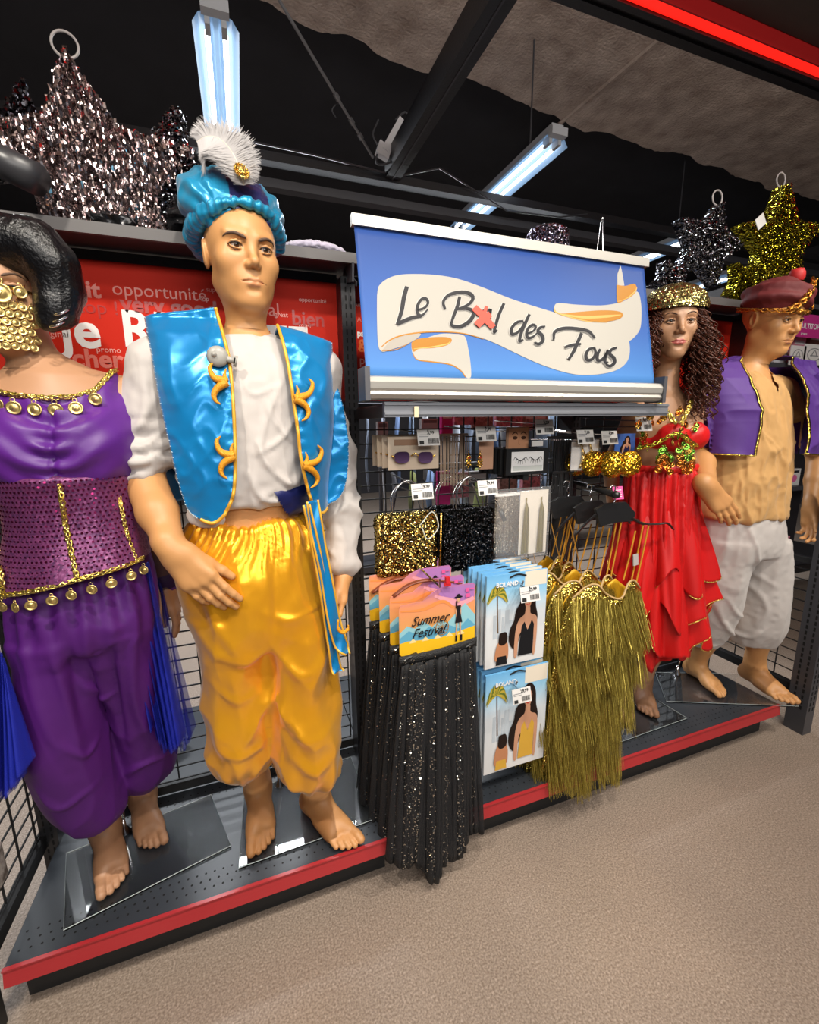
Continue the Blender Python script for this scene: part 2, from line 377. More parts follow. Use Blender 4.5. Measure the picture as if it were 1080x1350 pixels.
def hand_sdf(s, wrist, elbow, dirv, palm, side, sc=1., curl=(12, 16, 20, 26), spread=3, thumb=25, tc=10, rw=.025):
    """wrist point, dirv to the fingertips, palm = palm normal, side = towards the thumb"""
    d = norm(dirv); n = norm(palm-np.dot(palm, d)*d); t = np.cross(n, d); t = t*np.sign(np.dot(t, side)+1e-9); w = np.asarray(wrist, float)
    L = .19*sc
    s.cone(w-d*.02, w+d*.02, rw*sc, .026*sc, .02)
    lens = [(.040, .024, .020), (.044, .027, .021), (.041, .025, .020), (.031, .019, .018)]
    kx = [.029, .0095, -.0105, -.029]; kl = [.092, .096, .090, .081]; fr = [.0095, .0098, .0093, .0083]
    for i in range(4):
        K = w+d*kl[i]*sc+t*kx[i]*sc+n*(-.001)*sc
        s.cone(w+d*.02*sc+t*kx[i]*.55*sc, K, .0155*sc, .0115*sc, .018*sc)
    s.cone(w+d*.02*sc-t*.012*sc+n*.004, w+d*.070*sc-t*.022*sc+n*.004, .015*sc, .013*sc, .018)
    for i in range(4):
        K = w+d*kl[i]*sc+t*kx[i]*sc; a = math.radians(curl[i]); sp = math.radians(spread)*(1.5-i)
        b = norm(d*math.cos(sp)+t*math.sin(sp)); p = K; r = fr[i]*sc; ang = a*.55
        for j, l in enumerate(lens[i]):
            v = b*math.cos(ang)+n*math.sin(ang); q = p+v*l*sc; s.cone(p-v*(.008 if j == 0 else 0), q, r, r*.92, .0035 if j else .0075); p = q; r *= .92; ang += a
    tb = w+d*.028*sc+t*.020*sc+n*.006*sc; ta = math.radians(thumb); v = norm(d*math.cos(ta)+t*math.sin(ta)+n*.25)
    m = tb+v*.044*sc; s.cone(tb, m, .0165*sc, .0120*sc, .016); v2 = norm(v*math.cos(math.radians(tc))+d*math.sin(math.radians(tc))+n*.1)
    m2 = m+v2*.034*sc; s.cone(m, m2, .0112*sc, .0105*sc, .008); m3 = m2+norm(v2+d*.15)*.024*sc; s.cone(m2, m3, .0105*sc, .0085*sc, .005)
    pts = [w, w+d*.22*sc, w+t*.09*sc+d*.05, w-t*.05*sc, w+n*.09+d*.1]; return np.min(pts, 0)-.02, np.max(pts, 0)+.02

def foot_sdf(s, ankle, yaw, side, sc=1., zb=0.17, point=0):
    """ankle = joint point over the heel; yaw = degrees the toes turn from -Y towards +X; side = +1 for the foot whose big toe is at -x"""
    a = math.radians(yaw); f = np.array([math.sin(a), -math.cos(a), 0]); l = np.array([math.cos(a), math.sin(a), 0]); up = np.array([0, 0, 1.])
    g = np.array([ankle[0], ankle[1], zb]); A = np.asarray(ankle, float)
    P = lambda x, y, z: g+l*x*sc+f*y*sc+up*z*sc
    s.ell(P(0, -.030, .030), np.array([.029, .035, .030])*sc, np.stack([l, f, up], 1), k=.03)
    s.cone(A+up*.03, P(0, -.005, .055), .036*sc, .036*sc, .03)
    s.cone(P(0, -.03, .028), P(side*.018, .10, .022), .028*sc, .024*sc, .03)
    s.cone(P(0, .01, .065), P(-side*.008, .115, .028), .032*sc, .023*sc, .035)
    s.cone(P(side*.020, .05, .022), P(side*.030, .115, .019), .022*sc, .018*sc, .02)
    s.cone(P(-side*.012, .09, .025), P(-side*.018, .135, .020), .024*sc, .020*sc, .02)
    for i, (x, y0, y1, r) in enumerate([(-.023, .145, .188, .0145), (-.002, .145, .186, .0100), (.0135, .138, .176, .0092), (.027, .128, .163, .0086), (.039, .115, .148, .0082)]):
        s.cone(P(side*(x*.8), y0-.03, .022), P(side*x, y1-.014, r+.006), r*1.05*sc, r*.95*sc, .006)
        s.cone(P(side*x, y1-.014, r+.006), P(side*x, y1, r+.001), r*.95*sc, r*.9*sc, .002)
    c = g-up*.1
    s.box(g+f*.06-up*.1, (.3, .3, .1), rr=.001, k=.006, sub=True)

def eyes_for(parent, Rh, c, sc, look=(0, 0), iris=(.07, .03, .012), lid=None):
    W = mat('eye_white', (.62, .56, .5), .25); I = mat('iris_brown', iris, .2); K = mat('pupil_black', (.01, .01, .01), .15)
    for e in EYE:
        m = MB(); ec = np.array(e); R = rot('Z', look[0]) @ rot('X', look[1])
        prof = [(math.sin(t)*.0128, math.cos(t)*.0128) for t in np.linspace(.005, .22, 3)]+[(math.sin(t)*.0128, math.cos(t)*.0128) for t in np.linspace(.23, .50, 4)]+[(math.sin(t)*.0128, math.cos(t)*.0128) for t in np.linspace(.52, 3.1, 12)]
        G = []; a = np.linspace(0, 2*pi, 24, endpoint=False)
        for r, z in prof: G.append(np.stack([np.cos(a)*r, np.full(24, -z), np.sin(a)*r], 1) @ R.T)
        m.grid((np.array(G)+ec) @ np.asarray(Rh).T*sc+c, 0, True); o = m.build('eye', [W, I, K], parent, True)
        ix = []
        for i in range(len(prof)-1): ix += [2 if i < 3 else 1 if i < 7 else 0]*24
        o.data.polygons.foreach_set('material_index', ix)
def on_head(s, x, z, y0=-.2):
    """face surface point in the head frame straight in front of (x, z)"""
    P = np.array([x, y0, z]); 
    for _ in range(40):
        d = s(P[None])[0]
        if d < 3e-4: break
        P[1] += min(d, .02)*.8
    return P
def brows_for(parent, s, Rh, c, sc, colr=(.05, .028, .018), pts=None, r=.0022, name='eyebrow'):
    M = mat('brow_brown', colr, .7)
    for x in (-1, 1):
        P = [on_head(s, x*a, b) for a, b in (pts or ((.016, .0255), (.026, .0305), (.038, .0335), (.049, .030), (.056, .024)))]
        P = bez(P, 16); P[:, 1] += .0004; rr = r*np.interp(np.linspace(0, 1, 16), [0, .15, .6, 1], [.6, 1.2, 1, .3])
        m = MB(); a = np.linspace(0, 2*pi, 8, endpoint=False); m.tube(P @ np.asarray(Rh).T*sc+c, rr*sc, 8, flat=None); m.build(name, M, parent, True)

def lashes_for(parent, Rh, c, sc):
    for x in (-1, 1):
        e = np.array([x*.0325, -.0735, .006]); P = bez([e+np.array([x*a, -.0142*math.cos(b), c_]) for a, b, c_ in ((-.0150, 1.05, -.0035), (-.009, .5, .0018), (.001, .1, .0034), (.010, .55, .0020), (.0170, 1.15, -.0015))], 14); P[:, 1] -= .0012
        MB().tube(P @ np.asarray(Rh).T*sc+c, .0010*sc, 6).build('eyelashes', mat('lash_black', (.02, .012, .01), .6), parent, True)
def lips_index(V, F, Rh, c, sc):
    L = (V[F].mean(1)-c) @ np.asarray(Rh)/sc
    x, z = np.abs(L[:, 0]), L[:, 2]; top = np.interp(x, [0, .008, .025], [-.0598, -.0578, -.0672]); bot = np.interp(x, [0, .012, .024], [-.0795, -.0780, -.0695])
    return ((x < .0255) & (z < top) & (z > bot) & (L[:, 1] < -.075)).astype(int)

SKIN = lambda n, c, c2: mat(n, c, .46, var=(3, c2, .3))
def figure(root, skin, body, headp, hands=(), feet=(), hb=.0065, lip=(.45, .17, .1), fem=0., hh=.0022, look=(0, 0), hidden=(), brow=None, browcol=(.05, .028, .018), br=.0022):
    """root Empty; body = Sdf of trunk and limbs; headp = (R, centre, scale)"""
    Rh, hc, hs = headp; hl = head_sdf(fem); H = xform(hl, Rh, hc, hs)
    B = Sdf(); B.ops = list(body.ops)
    boxes = []; parts = []
    hlo = np.asarray(hc)+[-.115*hs, -.15*hs, -.165*hs]; hhi = np.asarray(hc)+[.115*hs, .15*hs, .15*hs]
    HS = Sdf(); HS.ops = H.ops+B.ops[:0]; HS.ops += [o for o in body.ops if o[2][2] > hlo[2]-.05]
    V, F = HS.mesh(hh, hlo, hhi); parts.append((V, F)); li = lips_index(V, F, Rh, hc, hs); cutidx = [li]
    boxes.append((hlo+.008, hhi-.008))
    for a in hands:
        lo, hi = hand_sdf(B, **a); boxes.append((lo+.01, hi-.01)); parts.append((lo, hi, .0032))
    for a in feet:
        foot_sdf(B, **a); g = np.array([a['ankle'][0], a['ankle'][1], a.get('zb', .17)]); lo, hi = g+[-.22, -.24, -.01], g+[.22, .12, .10]
        boxes.append((lo+.01, hi-.008)); parts.append((lo, hi, .0034))
    done = [parts[0]]
    for p in parts[1:]:
        if len(p) == 3:
            l, h_, st = p; S2 = Sdf(); S2.ops = [o for o in B.ops if np.all(o[1] < h_) and np.all(o[2] > l)]
            V2, F2 = S2.mesh(st, l, h_, clip=[]); done.append((V2, F2))
    Ball = Sdf(); Ball.ops = B.ops+[o for o in H.ops[:3]]
    V3, F3 = B.mesh(hb, clip=boxes+list(hidden)); done.append((V3, F3))
    V, F = join(done); ix = np.zeros(len(F), int); ix[:len(li)] = li
    o = mesh_np('body', V, F, [skin, mat('lip_'+skin.name, lip, .35)], root, True, ix)
    eyes_for(root, Rh, hc, hs, look); brows_for(root, hl, Rh, hc, hs, browcol, brow, br); lashes_for(root, Rh, hc, hs)
    return o, B
# ------------------------------------------------------------------ the setting
ZB = .17; YF = 1.13; YB = 1.56
BAYS = [(-.64, .345), (.345, 1.255), (1.255, 2.20)]
def box_obj(name, x0, x1, y0, y1, z0, z1, m, parent=None, kind=None):
    o = MB().bx(x0, x1, y0, y1, z0, z1).build(name, m, parent)
    if kind: o['kind'] = kind
    return o
fl = mat('floor_vinyl', (.30, .225, .175), .42)
nt = fl.node_tree; b = nt.nodes['Principled BSDF']; tc = nt.nodes.new('ShaderNodeTexCoord')
n1 = nt.nodes.new('ShaderNodeTexNoise'); n1.inputs['Scale'].default_value = 190; n1.inputs['Detail'].default_value = 3
r1 = nt.nodes.new('ShaderNodeValToRGB'); e = r1.color_ramp.elements; e[0].position = .34; e[0].color = (.22, .165, .125, 1); e[1].position = .62; e[1].color = (.40, .32, .26, 1)
x = r1.color_ramp.elements.new(.72); x.color = (.52, .42, .35, 1)
n2 = nt.nodes.new('ShaderNodeTexNoise'); n2.inputs['Scale'].default_value = 2.2; n2.inputs['Detail'].default_value = 5
mx = nt.nodes.new('ShaderNodeMix'); mx.data_type = 'RGBA'; mx.blend_type = 'MULTIPLY'; mx.inputs['Factor'].default_value = .55
r2 = nt.nodes.new('ShaderNodeValToRGB'); r2.color_ramp.elements[0].position = .3; r2.color_ramp.elements[0].color = (.72, .72, .74, 1); r2.color_ramp.elements[1].position = .7
for a in (n1, n2): nt.links.new(tc.outputs['Object'], a.inputs['Vector'])
nt.links.new(n1.outputs['Fac'], r1.inputs['Fac']); nt.links.new(n2.outputs['Fac'], r2.inputs['Fac'])
nt.links.new(r1.outputs['Color'], mx.inputs['A']); nt.links.new(r2.outputs['Color'], mx.inputs['B']); nt.links.new(mx.outputs['Result'], b.inputs['Base Color'])
bp = nt.nodes.new('ShaderNodeBump'); bp.inputs['Strength'].default_value = .05; bp.inputs['Distance'].default_value = .001
nt.links.new(n1.outputs['Fac'], bp.inputs['Height']); nt.links.new(bp.outputs['Normal'], b.inputs['Normal'])
box_obj('floor', -4, 9, -3.2, 9, -.1, 0, fl, kind='structure')
blk = mat('black_paint', (.012, .012, .016), .8, var=(3, (.02, .02, .026), .3))
box_obj('ceiling', -4, 9, -3.2, 9, 4.2, 4.3, blk, kind='structure')
wl = mat('dark_wall', (.03, .028, .032), .8)
box_obj('wall_back', -4, 9, 9, 9.1, 0, 4.2, wl, kind='structure')
box_obj('wall_left', -4.1, -4, -3.2, 9, 0, 4.2, wl, kind='structure')
box_obj('wall_right', 9, 9.1, -3.2, 9, 0, 4.2, wl, kind='structure')
# rough sprayed concrete over the aisle, with a ragged edge where the black paint starts
con = mat('sprayed_concrete', (.34, .26, .215), .95, bump=(1., 45, 8), var=(6, (.62, .51, .44), .22))
edge = [(-4, 2.9), (0, 3.45), (.51, 3.61), (1.55, 3.78), (2.03, 3.73), (2.93, 3.88), (4.55, 3.98), (6.27, 4.06), (9, 4.2)]
xs = np.linspace(-4, 9, 420); ye = np.interp(xs, [p[0] for p in edge], [p[1] for p in edge])
ye = ye+.045*fbm(np.stack([xs*3.1, xs*0, xs*0+3], 1), 3, 5)+.02*np.sin(xs*2.3)
rows = []
for t, z in ((0, 4.19), (1, 4.12), (1, 4.21)):
    pass
ys_ = np.linspace(-3.2, 0, 2)
G = [np.stack([xs, np.full_like(xs, -3.2), np.full_like(xs, 4.13)], 1)]
for k in np.linspace(.1, 1, 10): G.append(np.stack([xs, -3.2+(ye+3.2)*k, 4.13+.012*fbm(np.stack([xs*4, ye*k*4, xs*0], 1), 9, 3)], 1))
G.append(np.stack([xs, ye, np.full_like(xs, 4.2)], 1))
o = MB().grid(np.array(G)).build('ceiling', con, None, False); o['kind'] = 'structure'
o = MB().tube([(3.05, 2.3, 4.11), (2.92, 4.6, 4.13)], .018, 6).build('trim_1', con); o['kind'] = 'structure'

# ------------------------------------------------------------------ overhead steel
st = mat('black_steel', (.018, .018, .022), .38, bump=(.1, 90, 2))
st2 = mat('dark_grey_steel', (.055, .056, .065), .4)
t = empty('ceiling_beam', (1.18, 2.0, 3.2), 'black square ceiling beam running from the aisle towards the back of the shop', 'beam')
MB().bx(1.10, 1.21, -.5, 3.42, 3.16, 3.30).build('beam_body', st, t); MB().bx(1.15, 1.16, -.5, 3.42, 3.156, 3.16).build('seam', st2, t)
t = empty('ceiling_beam', (1., 3.45, 3.2), 'long black double rail hung across the shop above the gondola', 'beam')
for z in (3.14, 3.03): MB().bx(-4, 9, 3.42+(3.14-z)*.9, 3.50+(3.14-z)*.9, z, z+.055).build('rail', st2 if z < 3.1 else st, t)
MB().tube([(0.1, 3.4, 3.22), (.6, 3.38, 3.2), (1.2, 3.4, 3.18), (1.5, 3.36, 3.26), (2.1, 3.4, 3.08), (2.6, 3.4, 3.1), (2.9, 3.42, 3.17)], .006, 5).build('loose_cable', st2, t)
P0, P1 = at(368, 0, 2.9), at(492, 208, 3.35)
t = MB(); t.tube([P0, P1], .009, 6)
for k in (.55, .72, .83): t.tube([P0+(P1-P0)*(k-.02), P0+(P1-P0)*(k+.02)], .016, 8)
o = t.build('hanging_rod', mat('rod_grey', (.16, .16, .17), .4, .5)); tag(o, 'thin steel rod slanting down from the ceiling onto the black rail', 'rod'); recenter(o)
o = MB().tube(bez([at(443, 155, 3.2), at(438, 145, 3.2), at(446, 136, 3.2), at(452, 142, 3.2)], 12), .004, 5).build('wire_hook', st2); tag(o, 'small bent wire hook beside the slanting ceiling rod', 'hook'); recenter(o)
wt = mat('white_plastic', (.62, .62, .64), .4)
c = at(518, 180, 3.30); t = empty('junction_box', c, 'small white electrical box with cables where the black beams meet', 'box')
MB().box(c, (.05, .06, .24), rot('Y', 32)).box(c+[-.07, 0, -.1], (.09, .05, .08), rot('Y', 20)).build('casing', wt, t)
MB().tube(bez([c+[.02, 0, .1], c+[.1, 0, .16], c+[.12, 0, .02], c+[.0, -.02, -.15], c+[-.12, 0, -.18], c+[-.08, 0, -.03]], 26), .007, 6).tube(bez([c+[-.08, 0, -.1], c+[-.14, 0, -.02], c+[-.1, 0, .08]], 10), .006, 6).build('cable', st2, t)
# header with red light
t = empty('light_header', (2, 1.67, 2.98), 'long black overhead rail with a glowing red light strip along it', 'light')
MB().bx(-1, 5, 1.615, 1.69, 2.985, 3.06).bx(-1, 5, 1.59, 1.615, 2.97, 3.06).bx(-1, 5, 1.64, 1.65, 2.975, 2.985).build('rail', st, t)
MB().bx(-1, 5, 1.540, 1.588, 2.98, 3.03).build('light_strip', mat('red_light', (.8, .01, .01), .3, emit=((1, .015, .008), 1.25)), t)
MB().bx(-1, 5, 1.533, 1.539, 2.97, 3.04).build('cover_edge', mat('red_gloss', (.5, .02, .02), .15), t)
MB().bx(-1, 5, 1.0, 1.53, 3.03, 3.05).build('canopy_panel', mat('brown_panel', (.05, .04, .035), .8), t)

refl = mat('reflector_blue_glow', (.20, .30, .42), .3, emit=((.36, .62, 1.), .22)); tubeM = mat('tube_glow', (1, 1, 1), .5, emit=((.93, .97, 1.), 5))  # reflector's blue glow is emission, standing in for light from the tubes
capM = mat('lamp_cap_grey', (.45, .47, .5), .4)
def tube_light(x, y0, y1, z, label, w=.21):
    t = empty('fluorescent_light', (x, (y0+y1)/2, z), label, 'light', 'fluorescent lights under the ceiling')
    a = w/2
    for y in (y0,):
        G = [[(x+dx, y_, z+dz) for y_ in (y0, y1)] for dx, dz in ((-a, -.035), (-a*.72, .01), (-a*.18, .03), (-a*.1, .005), (a*.1, .005), (a*.18, .03), (a*.72, .01), (a, -.035))]
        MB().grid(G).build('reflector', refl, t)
    MB().bx(x-a*.45, x+a*.45, y0-.02, y1, z+.032, z+.08).build('housing', capM, t)
    MB().bx(x-a*.6, x+a*.6, y0-.05, y0, z-.0, z+.05).build('end_plate', capM, t)
    for s in (-1, 1):
        MB().tube([(x+s*a*.40, y0+.07, z-.018), (x+s*a*.40, y1-.04, z-.018)], .0125, 10).build('tube', tubeM, t)
        MB().bx(x+s*a*.36-.012, x+s*a*.36+.012, y0+.0, y0+.075, z-.03, z+.03).build('lamp_holder', capM, t)
        MB().bx(x+s*a*.36-.012, x+s*a*.36+.012, y1-.045, y1, z-.03, z+.03).build('lamp_holder', capM, t)
    MB().tube([(x, y0+.3, z+.08), (x, y0+.3, 4.2)], .006, 5).build('suspension_rod', st2, t)
    return t
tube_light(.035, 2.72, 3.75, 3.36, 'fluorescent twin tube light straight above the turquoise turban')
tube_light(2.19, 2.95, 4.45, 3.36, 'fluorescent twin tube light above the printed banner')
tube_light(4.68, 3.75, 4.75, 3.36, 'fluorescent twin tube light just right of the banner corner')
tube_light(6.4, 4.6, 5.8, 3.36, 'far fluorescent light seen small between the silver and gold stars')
P = [at(0, 205, 3.3)]

# ------------------------------------------------------------------ shelving gondola
gray = mat('slate_metal', (.022, .027, .034), .36, var=(5, (.036, .041, .050), .3))
ledge = mat('shelf_edge_grey', (.085, .078, .078), .5)
under = mat('shelf_underside', (.05, .04, .042), .6)
redst = mat('red_price_strip', (.36, .018, .024), .28, var=(4, (.42, .03, .034), .3))
black = mat('matt_black', (.012, .012, .013), .6)
hole = mat('hole_black', (.003, .003, .003), .9)
def text_mesh(name, txt, loc, size, m, parent=None, bold=0, rx=90, rz=0, ry=0, align='LEFT', shear=0, ext=.0004, sx=1):
    cu = bpy.data.curves.new('t', 'FONT'); cu.body = txt; cu.size = size; cu.offset = bold*size; cu.align_x = align; cu.shear = shear; cu.extrude = ext; cu.resolution_u = 3
    o = bpy.data.objects.new('t', cu); COL.objects.link(o); dg = bpy.context.evaluated_depsgraph_get(); me = bpy.data.meshes.new_from_object(o.evaluated_get(dg)); bpy.data.objects.remove(o)
    n = len(me.vertices); a = np.empty(n*3, np.float32); me.vertices.foreach_get('co', a); a = a.reshape(-1, 3).astype(float); a[:, 0] *= sx
    R = np.array(Matrix.Rotation(math.radians(rz), 3, 'Z') @ Matrix.Rotation(math.radians(ry), 3, 'Y') @ Matrix.Rotation(math.radians(rx), 3, 'X')); a = a @ R.T+np.asarray(loc, float)
    if parent is not None: a -= wloc(parent)
    me.vertices.foreach_set('co', a.astype(np.float32).ravel()); me.materials.clear(); me.materials.append(m); me.name = name
    q = bpy.data.objects.new(name, me); COL.objects.link(q); q.parent = parent; return q
bay_label = ['left bay of the black shelving behind the two nearest mannequins', 'middle bay of the black shelving under the banner', 'right bay of the black shelving behind the two far mannequins']
def wire_grid(mb, a, b, z0, z1, fixed, axis, w=.0022):
    """wires every 100 mm upright and every 50 mm across, in the plane axis = fixed"""
    L = b-a; n = max(1, round(L/.10))
    for i in range(n+1):
        p = a+L*i/n; mb.bx(*((p-w, p+w, fixed-w, fixed+w) if axis == 'y' else (fixed-w, fixed+w, p-w, p+w)), z0, z1)
    z = z0
    while z <= z1+1e-6:
        mb.bx(*((a, b, fixed-2.6*w, fixed-.8*w) if axis == 'y' else (fixed-2.6*w, fixed-.8*w, a, b)), z-w, z+w); z += .05
bay_objs = []
for i, (x0, x1) in enumerate(BAYS):
    t = empty('shelving_bay', ((x0+x1)/2, 1.35, 0), bay_label[i], 'shelving'); bay_objs.append(t)
    d = MB().bx(x0+.002, x1-.002, YF, YB+.04, ZB-.025, ZB).bx(x0+.002, x1-.002, YF-.006, YF, ZB-.03, ZB+.002).build('base_deck', gray, t)
    h = MB(); n = int((x1-x0)/.0235)
    for r_ in range(3):
        for k in range(n):
            if r_ == 2 and k % 1: continue
            cx, cy = x0+.02+k*.0235+(.0117 if r_ % 2 else 0), YF+.030+r_*.023
            h.add([(cx+.0032*math.cos(a), cy+.0032*math.sin(a), ZB+.0004) for a in np.linspace(0, 2*pi, 7)[:-1]], [tuple(range(6))])
    for k in range(n):
        for yy in (YB-.03, YB-.055):
            cx = x0+.02+k*.0235; h.add([(cx+.003*math.cos(a), yy+.003*math.sin(a), ZB+.0004) for a in np.linspace(0, 2*pi, 7)[:-1]], [tuple(range(6))])
    q = h.build('perforation', hole, t); q['kind'] = 'stuff'
    q = MB(); q.box(((x0+x1)/2, YF-.012, ZB-.020), (x1-x0-.004, .004, .044), rot('X', -12)).box(((x0+x1)/2, YF-.010, ZB+.003), (x1-x0-.004, .010, .004)).build('price_strip', redst, t)
    MB().bx(x0+.01, x1-.01, YF+.05, YF+.06, 0.0, ZB-.026).build('kick_plate', black, t)
    g = MB(); wire_grid(g, x0+.03, x1-.03, .225, 1.475, YB, 'y'); g.build('wire_grid', black, t)
    for za, zb_ in ((.185, .215), (1.485, 1.515)): MB().bx(x0+.02, x1-.02, YB-.012, YB+.012, za, zb_).build('cross_rail', black, t)
    # top shelf
    MB().bx(x0, x1, 1.412, 1.60, 1.925, 1.938).build('top_shelf', under, t)
    MB().bx(x0, x1, 1.400, 1.412, 1.912, 1.940).build('shelf_lip', ledge, t)
    MB().bx(x0+.02, x1-.02, YB-.02, YB, 1.893, 1.918).build('top_rail', black, t)
# uprights with slots
for i, x in enumerate((-.655, .345, 1.255, 2.20)):
    lab = ['leftmost black slotted upright behind the purple mannequin', 'black slotted upright between the left and middle bays', 'black slotted upright between the middle and right bays', 'black slotted upright behind the mannequin in white trousers'][i]
    t = bay_objs[max(0, i-1)]
    MB().bx(x-.022, x+.022, 1.47, 1.56, 0, 1.895).build('upright', mat('upright_black', (.022, .022, .025), .38), t)
    s = MB()
    for k in range(75):
        z = .10+k*.025
        for dx in (-.008, .008): s.bx(x+dx-.0022, x+dx+.0022, 1.4690, 1.4699, z, z+.015)
    s.build('slots', hole, t)['kind'] = 'stuff'
    MB().box((x, 1.46, 1.90), (.006, .13, .05), rot('X', 12)).box((x+.012, 1.455, 1.885), (.004, .11, .012), rot('X', 30)).build('shelf_bracket', st2, t)
# red slogan boards
redb = mat('red_board', (.52, .018, .006), .6); redb.node_tree.nodes['Principled BSDF'].inputs['Specular IOR Level'].default_value = .15; wht = mat('print_white', (.78, .74, .72), .5); dk = mat('print_dark_red', (.36, .02, .015), .4); lt = mat('print_pale_red', (.66, .17, .13), .4); pk = mat('print_pink_red', (.70, .34, .29), .4)
orange = mat('print_orange', (.75, .16, .03), .4)
def board(x0, x1, label, words):
    t = empty('slogan_board', ((x0+x1)/2, YB-.01, 1.53), label, 'sign')
    MB().bx(x0, x1, YB-.016, YB-.010, 1.525, 1.893).build('panel', redb, t)
    for w_, px, py, size, m, bold in words:
        p = at(px, py, YB-.0165); text_mesh('lettering', w_, p, size, m, t, bold)
board(-.62, .325, 'red slogan board with white words behind the turquoise mannequin', [
 ('parfait', 44, 386, .060, lt, .03), ('opportunité', 148, 388, .050, lt, 0), ('super', 272, 384, .018, lt, 0), ('top', 264, 396, .018, pk, 0), ('top !', 102, 412, .052, dk, 0), ('very good', 160, 410, .062, dk, .03),
 ('je', 82, 456, .135, wht, .025), ('RE', 162, 455, .135, wht, .025), ('original', 50, 443, .024, pk, 0), ('it', 55, 432, .055, orange, .02), ('promo', 127, 464, .022, pk, 0), ('cher', 96, 483, .068, lt, .03),
 ('original', 296, 412, .055, lt, 0), ('opportunité', 394, 397, .018, pk, 0), ('great', 362, 417, .02, pk, 0), ('bien', 385, 428, .062, dk, .02), ('top-i', 394, 431, .02, pk, 0), ('TE', 345, 470, .135, wht, .025)])
board(.365, 1.235, 'red slogan board partly hidden behind the left edge of the banner', [
 ('une', 470, 404, .020, pk, 0), ('AA', 471, 424, .022, lt, 0), ('pas', 471, 443, .028, wht, .03), ('g', 473, 458, .055, orange, .03), ('pr', 474, 480, .040, pk, .0), ('m', 478, 500, .055, wht, .02), ('c', 475, 517, .06, orange, .02)])
board(1.275, 2.18, 'dark red slogan board between the two far mannequins', [
 ('TE', 925, 473, .085, lt, .02), ('top', 960, 478, .045, pk, .02), ('super', 945, 505, .04, dk, .03)])
# side frames
def side_frame(x, label, lo=.225, hi=1.475, post=False):
    t = empty('side_panel', (x, 1.35, 0), label, 'panel')
    g = MB(); wire_grid(g, YF+.03, YB-.02, lo, hi, x, 'x'); g.build('wire_grid', black, t)
    for za, zb_ in ((.175, .215), (hi+.005, hi+.03)): MB().bx(x-.012, x+.012, YF, YB, za, zb_).build('frame_rail', black, t)
    if post:
        MB().bx(x-.03, x+.03, 1.085, 1.165, 0, 1.52).build('post_body', st2, t); s = MB()
        for k in range(50):
            z = .12+k*.028
            for dx in (-.012, .012): s.bx(x+dx-.004, x+dx+.004, 1.0838, 1.0846, z, z+.018)
        for k in range(50):
            z = .12+k*.028
            for dy in (1.11, 1.14): s.bx(x-.0312, x-.0304, dy-.004, dy+.004, z, z+.018)
        s.build('slots', hole, t)['kind'] = 'stuff'
    else: MB().bx(x-.015, x+.015, YF-.02, YF+.01, 0, 1.5).build('post_body', black, t)
    return t
side_frame(-.675, 'black wire side panel at the left edge of the picture')
side_frame(2.37, 'black wire side panel with slotted end post at the right', hi=.80, post=True)
# ------------------------------------------------------------------ clothes helpers
def cloth(sdf, h, amp=.006, fr=(9, 9, 3), seed=0, extra=None, amp2=.0015, lo=None, hi=None, cut=None):
    V, F = sdf.mesh(h, lo, hi)
    if cut is not None:
        m = cut(V[F].mean(1)); F = F[~m]; u = np.unique(F); mp = np.full(len(V), -1); mp[u] = np.arange(len(u)); V = V[u]; F = mp[F]
    N = vnormals(V, F); P = V*np.array(fr); w_ = .35*np.stack([fbm(P*.6+i*11, seed+20+i, 2) for i in range(3)], 1)
    d = amp*ridge(P+w_, seed)+amp*.45*ridge(P*2.1+w_*1.5, seed+3)+amp*.35*fbm(P*1.7+w_, seed+5, 2)+amp2*vnoise(V*60, seed+9)
    if extra is not None: d = d+extra(V)
    return V+N*d[:, None], F
def creases(L, n=10, gain=1., wide=1.):
    """L: (pixel points, depth, height, width) of single fold crests; returns a displacement function"""
    C = []
    for px, Y, a, w_ in L:
        Q = bez([at(x, y, Y) for x, y in px], n)[:, [0, 2]]; C.append((Q, Y, a, w_))
    def f(P):
        d = np.zeros(len(P)); X = P[:, [0, 2]]
        for Q, Y, a, w_ in C:
            m = (np.abs(P[:, 1]-Y) < .12) & np.all(X > Q.min(0)-4*w_, 1) & np.all(X < Q.max(0)+4*w_, 1)
            if not m.any(): continue
            best = np.full(m.sum(), 9.); tt = np.zeros(m.sum()); x = X[m]
            for i in range(n-1):
                b = Q[i+1]-Q[i]; t = np.clip(((x-Q[i])@b)/(b@b+1e-12), 0, 1); e = np.linalg.norm(x-Q[i]-t[:, None]*b, axis=1); k = e < best; best[k] = e[k]; tt[k] = (i+t[k])/(n-1)
            d[m] += a*gain*np.exp(-(best/(w_*wide))**2)*np.sin(np.clip(tt, 0, 1)*pi*.9+.15)
        return d
    return f
